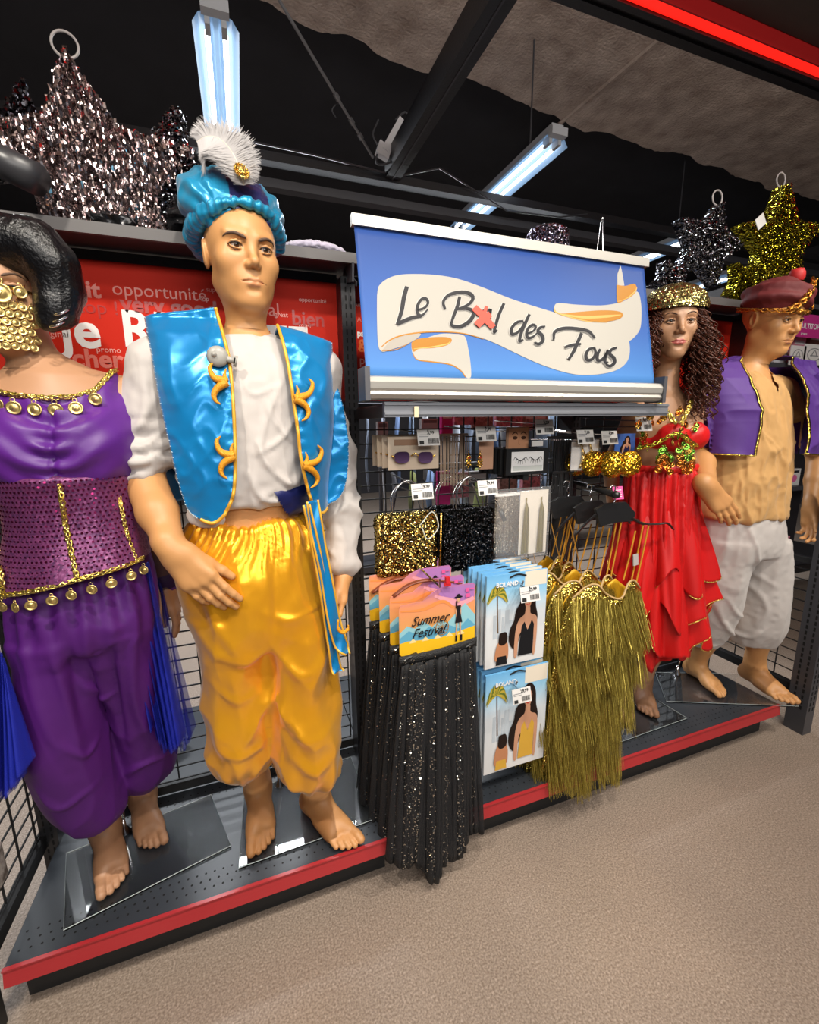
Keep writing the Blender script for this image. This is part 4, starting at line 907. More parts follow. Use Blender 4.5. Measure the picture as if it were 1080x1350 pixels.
# ------------------------------------------------------------------ mannequin in purple, cut by the left edge
def woman_purple():
    root = empty('mannequin', (-.41, 1.36, ZB+.008), 'female mannequin in purple harem trousers and sequined bodice with a golden coin veil', 'mannequin')
    cx = -.385; hc = at(-2, 388, 1.30); Rh = rot('Z', 16) @ rot('X', 4)
    b = Sdf()
    b.loft([(.90, -.40, 1.30, .14, .10), (1.0, -.395, 1.29, .155, .11), (1.12, -.39, 1.285, .125, .09), (1.20, -.388, 1.28, .110, .082), (1.32, -.386, 1.275, .122, .09), (1.42, -.382, 1.275, .140, .10), (1.50, -.38, 1.285, .14, .085), (1.555, -.385, 1.29, .08, .06)], k=.03)
    b.ell((-.445, 1.205, 1.40), (.058, .05, .055), k=.03).ell((-.325, 1.205, 1.40), (.058, .05, .055), k=.03)
    nk = hc+np.array([.02, .03, -.08]); b.cone((-.395, 1.30, 1.53), nk, .048, .043, .05)
    b.cone((-.385, 1.30, 1.545), (-.26, 1.305, 1.52), .04, .042, .05).cone((-.385, 1.30, 1.545), (-.52, 1.305, 1.52), .04, .042, .05)
    sh = np.array([-.255, 1.305, 1.515]); el = at(172, 650, 1.41); wr = at(219, 770, 1.39)
    clean_limb(b, [sh, sh*.5+el*.5, el, wr*.5+el*.5, wr], [.043, .036, .034, .031, .022])
    sr = np.array([-.525, 1.305, 1.515]); er = np.array([-.60, 1.34, 1.27]); wR = np.array([-.64, 1.26, 1.05]); clean_limb(b, [sr, er, wR], [.042, .034, .022])
    aR = (-.487, 1.405, .255); aL = (-.404, 1.505, .255)
    clean_limb(b, [(-.465, 1.30, .93), (-.475, 1.29, .58), (-.487, 1.37, .42), aR], [.085, .052, .045, .032]); clean_limb(b, [(-.335, 1.30, .93), (-.36, 1.37, .58), (-.39, 1.46, .42), aL], [.085, .052, .045, .032])
    hands = [dict(wrist=wr, elbow=el, dirv=wr-el, palm=np.array([-1, .2, 0]), side=np.array([0, -1, 0.]), sc=.86, curl=(14, 16, 20, 24), spread=1, thumb=14, rw=.021)]
    feet = [dict(ankle=np.array(aR), yaw=16, side=1, sc=.98, zb=ZB+.008), dict(ankle=np.array(aL), yaw=20, side=-1, sc=.95, zb=ZB+.008)]
    figure(root, skin2, b, (Rh, hc, .96), hands, feet, lip=(.45, .12, .10), fem=1., hb=.0075)
    # trousers
    vio = mat('violet_jersey', (.085, .006, .165), .6, var=(6, (.068, .005, .135), .3))
    p = Sdf()
    p.loft([(.92, -.405, 1.275, .150, .125), (.98, -.40, 1.27, .160, .130), (1.08, -.392, 1.27, .150, .120), (1.16, -.388, 1.275, .128, .10)], k=.03)
    p.loft([(.335, -.475, 1.375, .035, .045), (.355, -.478, 1.35, .073, .085), (.43, -.484, 1.32, .088, .108), (.58, -.490, 1.29, .088, .118), (.75, -.482, 1.275, .086, .120), (.95, -.452, 1.27, .098, .122)], k=.03, rnd=.01)
    p.loft([(.318, -.385, 1.49, .035, .045), (.335, -.380, 1.465, .070, .078), (.42, -.362, 1.43, .086, .10), (.58, -.343, 1.39, .080, .112), (.75, -.333, 1.34, .080, .118), (.95, -.342, 1.28, .092, .122)], k=.012, rnd=.01)
    cr = creases([([(130, 800), (135, 880), (150, 940)], 1.25, .009, .009), ([(165, 790), (160, 900), (165, 990)], 1.28, -.014, .008), ([(150, 780), (145, 850), (150, 920)], 1.28, .008, .008), ([(190, 780), (185, 900), (200, 980)], 1.30, .010, .010), ([(110, 860), (140, 905), (160, 900)], 1.27, .008, .007), ([(170, 1000), (195, 980), (225, 975)], 1.40, .009, .010),
      ([(30, 820), (60, 930), (95, 1010)], 1.18, .007, .012), ([(85, 955), (115, 985), (125, 975)], 1.22, .007, .006), ([(70, 820), (95, 900), (110, 1000)], 1.20, .006, .010), ([(105, 800), (112, 860), (118, 940)], 1.24, -.016, .012), ([(60, 1010), (90, 1040), (130, 1020)], 1.25, .008, .010)])
    V, F = cloth(p, .0065, .007, (9, 7, 2.6), 41, extra=lambda P: cr(P)+.006*np.sin(np.arctan2(P[:, 1]-1.3, P[:, 0]+.4)*22)*np.clip((P[:, 2]-.9)*6, 0, 1), amp2=.0004)
    mesh_np('trousers', V, F, vio, root)
    # bodice: purple bust and sheer sequined skirt part
    pur = mat('purple_stretch_cloth', (.115, .016, .25), .45, var=(8, (.09, .012, .20), .3))
    T = [(1.06, -.385, 1.235, .160, .140), (1.13, -.386, 1.240, .152, .132), (1.22, -.386, 1.25, .138, .116), (1.30, -.386, 1.25, .134, .112), (1.345, -.385, 1.245, .136, .118)]
    neck = lambda x: np.interp(x, [-.60, -.56, -.50, -.44, -.38, -.33, -.30, -.285, -.27, -.2], [1.64, 1.57, 1.528, 1.514, 1.508, 1.512, 1.528, 1.552, 1.58, 1.6])
    B1 = Sdf(); B1.loft([(1.325, -.385, 1.25, .136, .112), (1.37, -.383, 1.25, .150, .122), (1.43, -.382, 1.255, .155, .122), (1.50, -.382, 1.275, .146, .098), (1.54, -.383, 1.285, .128, .080), (1.59, -.384, 1.29, .112, .065)], k=.02)
    B1.ell((-.447, 1.195, 1.405), (.068, .062, .068), k=.03).ell((-.323, 1.195, 1.405), (.068, .062, .068), k=.03)
    def ruche(P):
        c = np.abs(P[:, 0]-(-.372-.03*(1.45-P[:, 2]))); return .007*np.sin(P[:, 2]*170+np.sin(P[:, 0]*30)*2)*np.exp(-(c/.035)**2)-.010*np.exp(-(c/.006)**2)+.004*np.sin((P[:, 2]*95-c*70))*np.exp(-((c-.05)/.05)**2)+.0025*np.sin(P[:, 0]*150)*np.clip((P[:, 2]-1.46)*20, 0, 1)
    V, F = cloth(B1, .0055, .0014, (10, 8, 10), 51, extra=ruche, cut=lambda C: (C[:, 2] > neck(C[:, 0])) | ((C[:, 2] > 1.53) & (C[:, 1] > 1.29)), amp2=.0003)
    bod = mesh_np('bodice', V, F, pur, root); F1 = front_of(B1)
    seq = glitter('violet_sequin_net', (.20, .045, .15), (.09, .03, .10), 240, .35, .4, .35)
    B2 = Sdf(); B2.loft(T, k=.02)
    hemz = lambda x: np.interp(x, [-.6, -.53, -.36, -.24, -.2], [1.08, 1.092, 1.124, 1.138, 1.145])
    V, F = cloth(B2, .006, .003, (8, 8, 5), 53, cut=lambda C: C[:, 2] < hemz(C[:, 0]), amp2=.0004, extra=lambda P: .004*np.sin(P[:, 0]*60)*np.clip((1.2-P[:, 2])*8, 0, 1))
    mesh_np('sequined_panel', V, F, seq, bod); F2 = front_of(B2)
    # sequins in rows, the larger discs that can be told apart
    m = MB(); rnd = random.Random(5)
    for r_ in range(24):
        z = 1.335-.0105*r_
        for k in range(34):
            x = -.525+.0088*k+(.0044 if r_ % 2 else 0)
            if abs(x+.385) > .128 or z < hemz(x)+.006: continue
            y = float(F2(x, z-.0)[0])-.0035; R = rot('Z', (x+.385)*260) @ rot('X', 90+rnd.uniform(-14, 14)) @ rot('Y', rnd.uniform(-12, 12)); n = 6
            m.add(np.array([(math.cos(a)*.0026, math.sin(a)*.0026, 0) for a in np.linspace(0, 2*pi, n+1)[:-1]]) @ R.T+[x, y, z+.03*(x+.385)*0], [tuple(range(n))])
    m.build('sequins', mat('sequin_magenta', (.16, .010, .06), .25, .9), bod)['kind'] = 'stuff'
    zig = lambda px, ys, o=.004: line_on(px, ys, 50, o)
    braid(zig([(70, 606), (78, 640), (86, 690), (94, 730), (101, 762)], F2), .0055, bod); braid(zig([(149, 616), (158, 660), (168, 705), (181, 742)], F2), .0045, bod); braid(zig([(-3, 720), (0, 750), (4, 790)], F2), .0055, bod)
    xs = np.linspace(-.53, -.245, 60); H = np.stack([xs, F2(xs, hemz(xs)+.003)-.003, hemz(xs)], 1); braid(H, .0055, bod)
    xs = np.linspace(-.57, -.268, 60); H = np.stack([xs, F1(xs, neck(xs)-.004)-.004, neck(xs)], 1); braid(H, .0055, bod, 'neckline_braid')
    for x in (-.525, -.47, -.435, -.398, -.362, -.328, -.297): place_coin((x, float(F1(x, neck(x)-.025)[0])-.012, neck(x)-.026), .0135, bod, rnd.uniform(-8, 8), rnd.uniform(-15, 15))
    for x in (-.52, -.482, -.448, -.407, -.372, -.336, -.302, -.268, -.248): place_coin((x, float(F2(x, hemz(x)+.005)[0])-.003, hemz(x)-.030), .0110, bod, rnd.uniform(-8, 8), rnd.uniform(-35, 35))
    # cap sleeve, sheer sleeve and cuff
    cap = Sdf(); cap.ell(sh+[.008, 0, .004], (.050, .052, .034), rot('Y', 30), k=.01); V, F = cloth(cap, .005, .002, (20, 20, 20), 55, cut=lambda C: C[:, 2] < 1.50); mesh_np('cap_sleeve', V, F, glitter('purple_sequin', (.16, .03, .25), (.04, .01, .08), 300, .7, .3), bod)
    sl = Sdf(); sl.chain([sh, sh*.5+el*.5, el, el*.5+wr*.5, wr*.93+el*.07], [.046, .047, .050, .048, .040], .02, .02); V, F = cloth(sl, .006, .006, (18, 18, 7), 56); mesh_np('sheer_sleeve', V, F, sheer('sheer_indigo', (.02, .012, .06), .62), bod)
    cu = Sdf(); cu.cone(wr*.96+el*.04, wr*1.02-el*.02, .030, .029, .01); V, F = cloth(cu, .004, .002, (20, 20, 9), 57); mesh_np('cuff', V, F, pur, bod)
    # tulle drapes at the hips
    tul = mat('blue_tulle', (.015, .03, .50), .6, alpha=.42, bump=None); rnd = random.Random(9)
    def drape(top, bot, Y0, Y1, nm, nl):
        for l in range(nl):
            A = np.array([at(x, y, Y0+.02*l) for x, y in top]); Bm = np.array([at(x, y, Y1+.03*l) for x, y in bot]); n = 70; ta = bez(A, n); tb_ = bez(Bm, n); G = []
            for s_ in np.linspace(0, 1, 30):
                r = ta*(1-s_)+tb_*s_; q_ = np.arange(n)*.37; r = r+np.stack([.006*np.sin(q_*1.3+l*2)*s_, .018*np.sin(q_*(1.5+.3*l)+l+s_)*(.3+s_), .006*np.sin(q_*.8+l)*s_], 1); G.append(r)
            V, F = sheet(np.array(G), .0006); mesh_np(nm, V, F, tul, root)
    drape([(158, 762), (175, 752), (196, 740)], [(196, 955), (222, 985), (242, 975)], 1.22, 1.27, 'tulle_drape', 3)
    drape([(185, 750), (205, 760), (214, 775)], [(222, 985), (240, 985), (255, 965)], 1.34, 1.38, 'tulle_drape', 1)
    drape([(-20, 830), (0, 860), (8, 880)], [(-30, 1030), (5, 1045), (38, 1010)], 1.14, 1.10, 'tulle_drape', 3)
    # hair and headband
    hm = mat('black_wig_hair', (.003, .003, .004), .28, bump=(.3, 160, 4)); L = lambda p: hc+Rh @ (np.array(p)*.96)
    h = Sdf(); h.ell(L((0, .030, .060)), (.098, .108, .100), Rh, k=.02).ell(L((-.02, .06, .13)), (.06, .06, .05), Rh, k=.04)
    h.ell(L((0, -.080, -.02)), (.058, .06, .080), Rh, k=.02, sub=True)
    pts = [at(10, 320, 1.25), at(45, 325, 1.24), at(70, 350, 1.24), at(80, 385, 1.25), at(74, 410, 1.24), at(64, 424, 1.23)]; h.chain(pts, [.055, .05, .045, .042, .036, .02], .03, .02)
    V, F = cloth(h, .005, .0015, (60, 60, 10), 61, amp2=.0006); hair = mesh_np('wig', V, F, hm, root)
    for k, (x, y) in enumerate(((86, 412), (84, 421), (80, 428))): MB().tube(bez([at(x-14, y+3, 1.195), at(x-5, y+1, 1.185), at(x+4, y-4, 1.195)], 10), .0025, 6).build('silver_ring', mat('silver', (.7, .72, .75), .2, 1), hair, True)
    m = MB(); G = []
    for s_ in np.linspace(0, 1, 24):
        a = math.radians(-120+240*s_); G.append([L((.112*math.sin(a), .012-.103*math.cos(a), .070+.030*math.cos(a)+w_)) for w_ in (-.009, -.003, .003, .009)])
    V, F = sheet(np.array(G), .004); mesh_np('headband', V, F, satin('pale_teal_satin', (.16, .42, .48), (.12, .34, .42), .25, .3), hair)
    # coin veil
    v = MB(); v.tube(bez([L((-.07, -.060, .0)), L((-.03, -.098, .002)), L((0, -.105, .004)), L((.03, -.098, .002)), L((.07, -.058, .0))], 30), .0035, 6); v.tube(bez([L((-.07, -.062, -.008)), L((0, -.108, -.006)), L((.07, -.060, -.008))], 30), .0025, 6)
    for i in range(10): v.tube(bez([L((.060-.003*i, -.066-.003*i, .0-.004*i)), L((.048-.004*i, -.085, .004-.006*i)), L((.052-.002*i, -.078, .014-.006*i))], 8), .0016, 5)
    veil = v.build('coin_veil', goldM, root, True); place_coin(L((.012, -.118, -.012)), .019, veil, 6, 20)
    place_coin(L((.044, -.098, -.004)), .012, veil, 6, 35)
    for r_ in range(6):
        for k in range(-3, 4):
            x = .0155*k+(.0077 if r_ % 2 else 0)+.012; z = -.034-.0165*r_
            if abs(x) > .062: continue
            p_ = L((x, -.112+1.6*x*x*6+.006*r_*.3, z)); place_coin(p_, .0083, veil, rnd.uniform(-10, 10), 16+x*500+rnd.uniform(-8, 8))
    return root
woman_purple()

# ------------------------------------------------------------------ mannequin in red
def woman_red():
    root = empty('mannequin', (1.56, 1.38, ZB+.008), 'female mannequin with curly auburn wig, red coin top and layered red skirt', 'mannequin')
    hc = at(888, 429, 1.27); Rh = rot('Z', -34) @ rot('X', 3); b = Sdf()
    b.loft([(.90, 1.55, 1.30, .15, .105), (1.05, 1.54, 1.29, .155, .11), (1.17, 1.52, 1.28, .125, .09), (1.25, 1.515, 1.275, .112, .082), (1.33, 1.51, 1.27, .118, .085), (1.40, 1.51, 1.27, .130, .095), (1.47, 1.515, 1.28, .13, .08), (1.52, 1.51, 1.285, .075, .058)], k=.03, ang=-12)
    b.ell((1.455, 1.205, 1.39), (.048, .045, .048), k=.03).ell((1.548, 1.20, 1.39), (.048, .045, .048), k=.03)
    b.cone((1.51, 1.29, 1.50), hc+np.array([.02, .03, -.075]), .046, .041, .05); b.cone((1.51, 1.30, 1.51), (1.395, 1.30, 1.485), .04, .04, .05).cone((1.51, 1.30, 1.51), (1.635, 1.29, 1.485), .04, .04, .05)
    s1 = np.array([1.642, 1.29, 1.48]); e1 = at(925, 622, 1.38); w1 = at(923, 690, 1.33); clean_limb(b, [s1, s1*.5+e1*.5, e1, w1], [.042, .036, .033, .022])
    s2 = np.array([1.39, 1.30, 1.48]); e2 = np.array([1.41, 1.43, 1.27]); w2 = np.array([1.47, 1.46, 1.08]); clean_limb(b, [s2, e2, w2], [.042, .034, .022])
    aL = (1.680, 1.405, .26); aR = (1.515, 1.43, .26); clean_limb(b, [(1.62, 1.30, .93), (1.65, 1.30, .58), (1.672, 1.36, .42), aL], [.085, .052, .045, .032]); clean_limb(b, [(1.49, 1.30, .93), (1.50, 1.31, .58), (1.51, 1.39, .42), aR], [.085, .052, .045, .032])
    hands = [dict(wrist=w1, elbow=e1, dirv=np.array([.0, -.04, -.2]), palm=np.array([-1, .2, 0]), side=np.array([0, -1, 0.]), sc=.86, curl=(14, 16, 20, 24), spread=1, thumb=14, rw=.021)]
    feet = [dict(ankle=np.array(aL), yaw=-36, side=-1, sc=.96, zb=ZB+.008), dict(ankle=np.array(aR), yaw=-18, side=1, sc=.93, zb=ZB+.008)]
    figure(root, skin2, b, (Rh, hc, .94), hands, feet, lip=(.45, .16, .13), fem=1., hb=.0075)
    red = mat('red_cloth', (.66, .006, .006), .5, var=(7, (.52, .004, .005), .3))
    # top
    t = Sdf(); t.ell((1.452, 1.20, 1.39), (.056, .052, .052), k=.02).ell((1.550, 1.195, 1.39), (.056, .052, .052), k=.02).loft([(1.345, 1.51, 1.27, .128, .095), (1.37, 1.51, 1.27, .131, .098), (1.39, 1.51, 1.27, .133, .10)], k=.02, ang=-12)
    V, F = cloth(t, .005, .002, (14, 14, 14), 71); top = mesh_np('bikini_top', V, F, red, root); ft = front_of(t)
    braid(bez([at(858, 520, 1.22), at(872, 535, 1.16), at(892, 558, 1.13)], 30), .010, top, 'sequin_trim'); braid(bez([at(918, 512, 1.24), at(910, 535, 1.17), at(898, 560, 1.13)], 30), .010, top, 'sequin_trim')
    m = glitter('multicolour_sequin', (.9, .75, .1), (.1, .35, .05), 240, 1., .2); braid(bez([at(840, 592, 1.2), at(865, 585, 1.15), at(893, 572, 1.12), at(915, 585, 1.14), at(926, 590, 1.2)], 40), .007, top, 'sequin_trim', m)
    rnd = random.Random(4); cols = [goldM, mat('coin_green', (.25, .55, .08), .2, 1), mat('coin_bronze', (.45, .20, .04), .25, 1), mat('coin_red_gold', (.8, .25, .04), .2, 1)]
    for k in range(84):
        x, y = (rnd.uniform(838, 920), rnd.uniform(548, 585)) if k % 3 == 0 else (838+84*((k*37) % 110)/110, 590+9*(k % 4)); q_ = at(x, y, 1.15); p_ = at(x, y+6*math.sin(x*.3), min(1.24, float(ft(q_[0], q_[2])[0]) if 1.34 < q_[2] < 1.43 else 1.17)-.008); place_coin(p_, rnd.choice((.0085, .0120)), top, rnd.uniform(-15, 15), rnd.uniform(-60, 20), cols[k % 4])
    for k in range(10): place_coin(at(840+k*1.5, 548+k*5, 1.2), .009, top, 10, -40+9*k, cols[k % 4])
    # skirt
    def tier(z0, z1, r0, r1, cx0, cx1, seed, zig, nm, n=150, cy=1.29):
        G = []; a = np.linspace(0, 2*pi, n); rndp = np.random.default_rng(seed).uniform(0, 6, 6)
        hz = zig*(.5*np.sin(a*5+rndp[0])+.35*np.sin(a*9+rndp[1])); 
        for s_ in np.linspace(0, 1, 34):
            r = r0+(r1-r0)*s_**.8; fold = .026*s_*np.sin(a*11+rndp[2]+1.5*s_)+.008*s_*np.sin(a*19+rndp[3])+.003*np.sin(a*34+rndp[4]); rr = r+fold; cx_ = cx0+(cx1-cx0)*s_; z = z0+(z1-z0)*s_+hz*s_**2
            G.append(np.stack([cx_+rr*np.cos(a), cy+rr*.78*np.sin(a), z], 1))
        G = np.array(G); V, F = sheet(G, .0025); o = mesh_np(nm, V, F, red, root); return G, o
    G, sk = tier(1.262, .50, .138, .15, 1.515, 1.56, 1, .05, 'skirt', cy=1.285)
    p = Sdf(); p.loft([(.475, 1.58, 1.33, .06, .06), (.52, 1.575, 1.31, .12, .11), (.65, 1.565, 1.30, .165, .135), (.85, 1.555, 1.29, .175, .14), (1.05, 1.54, 1.285, .165, .13), (1.20, 1.52, 1.28, .140, .112), (1.268, 1.515, 1.275, .128, .103)], k=.01)
    V, F = cloth(p, .006, .009, (12, 12, 2.5), 75, extra=lambda P: .008*np.sin(np.arctan2(P[:, 1]-1.28, P[:, 0]-1.53)*24+2*np.sin(P[:, 2]*6))+.004*np.sin(np.arctan2(P[:, 1]-1.28, P[:, 0]-1.53)*60)*np.clip((P[:, 2]-1.18)*12, 0, 1)); mesh_np('underskirt', V, F, red, sk)
    for i, (z0, z1, r0, r1) in enumerate([(1.12, .84, .150, .215), (1.02, .70, .158, .225), (.90, .56, .162, .212)]):
        G, o = tier(z0, z1, r0, r1, 1.535, 1.57+.01*i, 10+i, .085, 'flounce'); o.parent = sk; o.location = (0, 0, 0)
        E_ = G[-1]; k0 = 75
        for a_, b_ in ((4, 40), (52, 95), (108, 146)): braid(E_[a_:b_], .0030, sk, 'gold_hem')
    wb = MB(); a = np.linspace(0, 2*pi, 120, endpoint=False)
    G = [np.stack([1.515+(.131+q+.002*np.sin(a*40))*np.cos(a), 1.277+(.106+q+.002*np.sin(a*40))*np.sin(a), np.full(120, z)], 1) for q, z in ((-.006, 1.258), (.003, 1.262), (.004, 1.275), (.001, 1.285), (-.008, 1.283))]
    wb.grid(np.array(G), 0, True).build('waistband', red, sk, True)
    # wig of curls and cap
    hm = mat('auburn_hair', (.055, .014, .008), .42, var=(30, (.10, .028, .012), .3)); L = lambda p_: hc+Rh @ (np.array(p_)*.94)
    h = Sdf(); h.ell(L((0, .030, .035)), (.092, .10, .098), Rh, k=.02); h.ell(L((0, -.088, -.02)), (.050, .055, .075), Rh, k=.02, sub=True); V, F = cloth(h, .006, .008, (40, 40, 30), 77); wig = mesh_np('wig', V, F, hm, root)
    V_ = []; m = MB(); rnd = random.Random(12)
    for k in range(460):
        a = rnd.uniform(-2.5, 2.5) if k % 3 else rnd.uniform(.5, 2.2)  # 0 = face
        a = (abs(a) % pi)*(1 if rnd.random() < .62 else -1)
        if abs(a) < .62: a = math.copysign(.62+rnd.random()*.3, a)
        z0 = rnd.uniform(-.02, .07); st_ = L((.088*math.sin(a), .02-.092*math.cos(a), z0)); out = Rh @ np.array([math.sin(a), -math.cos(a), 0])
        ln = rnd.uniform(.14, .34) if a > 0 else rnd.uniform(.10, .24); sp = rnd.uniform(.01, .085); n = 46; t_ = np.linspace(0, 1, n); C = st_+out*(sp*np.sin(t_*1.9))[:, None]+np.array([0, 0, -1])*(ln*t_)[:, None]+np.array([rnd.uniform(-.03, .03), 0, 0])*(t_**2)[:, None]
        C[:, 1] = np.maximum(C[:, 1], 1.1); ph = rnd.uniform(0, 6); q = rnd.uniform(.006, .011)
        C += np.stack([np.cos(t_*ln*170+ph)*q, np.sin(t_*ln*170+ph)*q, t_*0], 1); m.tube(C, .0019, 4)
    m.build('curls', hm, wig, True)['kind'] = 'stuff'
    capg = glitter('gold_silver_sequin', (.75, .65, .25), (.16, .13, .06), 300, 1.1, .22)
    c = Sdf(); c.ell(L((0, .018, .066)), (.108, .112, .080), Rh @ rot('X', 8), k=.01); V, F = cloth(c, .005, .002, (30, 30, 30), 78, cut=lambda C_: ((C_-hc) @ Rh)[:, 2] < .052*.94); mesh_np('sequined_cap', V, F, capg, root)
    return root
woman_red()

# ------------------------------------------------------------------ mannequin in purple vest and white trousers
def man_purple_vest():
    root = empty('mannequin', (2.05, 1.33, ZB+.008), 'male mannequin in a purple vest over a sand shirt with white trousers and maroon turban', 'mannequin')
    hc = at(1018, 423, 1.25); Rh = rot('Z', -4) @ rot('X', 13); b = Sdf(); cx = 1.945
    b.loft([(.90, cx+.03, 1.27, .15, .105), (1.0, cx+.02, 1.265, .165, .115), (1.12, cx, 1.27, .148, .103), (1.21, cx, 1.275, .135, .097), (1.33, cx, 1.28, .152, .105), (1.46, cx, 1.285, .172, .115), (1.56, cx, 1.29, .165, .10), (1.61, cx, 1.295, .10, .075)], k=.03)
    b.cone((cx, 1.30, 1.58), hc+np.array([0, .03, -.08]), .054, .047, .05); b.cone((cx, 1.30, 1.60), (cx-.19, 1.295, 1.57), .045, .045, .06).cone((cx, 1.30, 1.60), (cx+.22, 1.295, 1.57), .045, .045, .06)
    sR = np.array([cx-.20, 1.29, 1.565]); eR = at(924, 585, 1.34); wR = at(931, 641, 1.13); clean_limb(b, [sR, sR*.5+eR*.5, eR, eR*.5+wR*.5, wR], [.052, .047, .044, .041, .033])
    sL = np.array([cx+.235, 1.29, 1.565]); eL = at(1079, 600, 1.32); wL = at(1069, 668, 1.24); clean_limb(b, [sL, sL*.5+eL*.5, eL, eL*.5+wL*.5, wL], [.055, .050, .044, .038, .028])
    aR = (2.055, 1.425, .26); aL = (2.275, 1.29, .26)
    clean_limb(b, [(1.89, 1.27, .93), (1.95, 1.27, .60), (2.02, 1.36, .42), aR], [.092, .058, .052, .037]); clean_limb(b, [(2.07, 1.27, .93), (2.16, 1.23, .60), (2.24, 1.27, .42), aL], [.092, .058, .052, .037])
    hands = [dict(wrist=wR, elbow=eR, dirv=np.array([.10, -.045, -.12]), palm=np.array([.2, .85, -.1]), side=np.array([.8, .1, .6]), sc=1.06, curl=(8, 10, 12, 14), spread=.3, thumb=17, rw=.031),
             dict(wrist=wL, elbow=eL, dirv=np.array([-.04, -.05, -.16]), palm=np.array([-1, .1, .1]), side=np.array([0, -1, 0.]), sc=1.0, curl=(22, 26, 30, 34), spread=1, thumb=14)]
    feet = [dict(ankle=np.array(aR), yaw=-15, side=1, sc=1.0, zb=ZB+.008), dict(ankle=np.array(aL), yaw=-10, side=-1, sc=1.05, zb=ZB+.008)]
    figure(root, skin1, b, (Rh, hc, 1.0), hands, feet, lip=(.55, .25, .12), hb=.0075)
    sand = mat('sand_cotton', (.58, .33, .12), .8, var=(8, (.52, .29, .10), .3), sheen=.15)
    s = Sdf(); s.loft([(1.045, cx+.01, 1.25, .20, .135), (1.07, cx+.01, 1.25, .212, .142), (1.18, cx, 1.255, .205, .14), (1.32, cx, 1.26, .195, .138), (1.46, cx, 1.275, .19, .130), (1.56, cx, 1.285, .18, .11), (1.605, cx, 1.29, .13, .085), (1.635, cx, 1.295, .085, .066)], k=.02)
    ft = front_of(s)
    s.chain([(cx-.17, 1.29, 1.57), sR*.6+eR*.4], [.06, .058], .03, .02).chain([(cx+.17, 1.29, 1.57), sL*.6+eL*.4], [.06, .058], .03, .02)
    cr = creases([([(955, 560), (975, 640), (965, 680)], 1.12, .008, .009), ([(1020, 560), (1022, 620), (1012, 675)], 1.12, .007, .008), ([(1000, 540), (1030, 600), (1040, 650)], 1.12, .006, .007), ([(1045, 540), (1035, 600), (1030, 670)], 1.12, .007, .008), ([(1000, 620), (990, 650), (992, 680)], 1.12, .008, .008), ([(1010, 500), (1005, 550), (1012, 600)], 1.14, .005, .006)])
    V, F = cloth(s, .0055, .0065, (20, 14, 8), 81, extra=lambda P: cr(P)+.003*np.sin(P[:, 0]*120+np.sin(P[:, 2]*12)*2)*np.clip((1.35-P[:, 2])*4, 0, 1), cut=lambda C: (C[:, 1] < 1.27) & (np.abs(C[:, 0]-cx-.005) < (C[:, 2]-1.545)*.35)); mesh_np('shirt', V, F, sand, root)
    p = Sdf(); p.loft([(.88, 1.985, 1.25, .19, .13), (.95, 1.975, 1.25, .205, .14), (1.06, 1.96, 1.255, .195, .135), (1.10, 1.955, 1.26, .18, .12)], k=.03)
    p.loft([(.425, 1.955, 1.37, .070, .085), (.44, 1.95, 1.36, .098, .105), (.55, 1.925, 1.32, .100, .118), (.75, 1.895, 1.275, .102, .122), (.95, 1.885, 1.26, .115, .125)], k=.03, rnd=.01); p.loft([(.43, 2.165, 1.27, .075, .085), (.445, 2.16, 1.265, .108, .105), (.55, 2.145, 1.24, .108, .118), (.75, 2.115, 1.235, .104, .122), (.95, 2.07, 1.245, .115, .125)], k=.01, rnd=.01)
    cr = creases([([(962, 800), (975, 835), (1000, 850), (1010, 830)], 1.15, .014, .009), ([(990, 690), (1000, 740), (1025, 775)], 1.13, .009, .009), ([(1005, 760), (1015, 800), (1008, 840)], 1.14, .008, .008), ([(970, 790), (985, 815), (1010, 818)], 1.14, .008, .008), ([(930, 700), (928, 780), (920, 840)], 1.15, .006, .008), ([(940, 770), (930, 800), (905, 845)], 1.2, .006, .007), ([(900, 838), (930, 852), (950, 845)], 1.26, .007, .006)])
    V, F = cloth(p, .0065, .005, (12, 9, 4), 85, extra=cr); mesh_np('trousers', V, F, whiteC, root)
    vx = cx+.04; T = np.array([(1.28, vx, 1.25, .29, .155), (1.44, vx, 1.26, .295, .152), (1.54, vx, 1.27, .295, .14), (1.60, vx, 1.28, .285, .115), (1.64, vx, 1.29, .26, .08), (1.67, vx, 1.295, .23, .045)])
    def fx(x, z, pw=2.4):
        c_, cy, rx, ry = [np.interp(z, T[:, 0], T[:, i]) for i in (1, 2, 3, 4)]; q = np.clip(np.abs((np.asarray(x, float)-c_)/rx), 0, .999); return cy-ry*(1-q**pw)**(1/pw)
    vm = mat('violet_felt', (.085, .025, .23), .65, var=(6, (.07, .02, .19), .3))
    def panel(inner, outer, seed):
        nz, ns = 110, 60; I = line_on(inner, fx, nz, .004, 1.15); O = line_on(outer, fx, nz, .004, 1.15); t = np.linspace(0, 1, ns)[None, :, None]; G = I[:, None]*(1-t)+O[:, None]*t; P = G.reshape(-1, 3)
        d = .011*ridge(np.stack([P[:, 0]*11, P[:, 2]*7, P[:, 0]*0], 1), seed)+.003*ridge(np.stack([P[:, 0]*24+P[:, 2]*10, P[:, 2]*17, P[:, 0]*0], 1), seed+2); G[:, :, 1] = (fx(P[:, 0], P[:, 2])-.006-d).reshape(nz, ns); return G
    G1 = panel([(981, 470), (992, 500), (1001, 535), (1002, 570), (997, 601)], [(935, 486), (932, 520), (936, 560), (935, 598)], 3); G2 = panel([(1042, 470), (1056, 495), (1065, 535), (1067, 570), (1059, 598)], [(1078, 478), (1084, 510), (1088, 560), (1086, 600)], 8)
    parts = [sheet(G1, .004), sheet(G2, .004)]
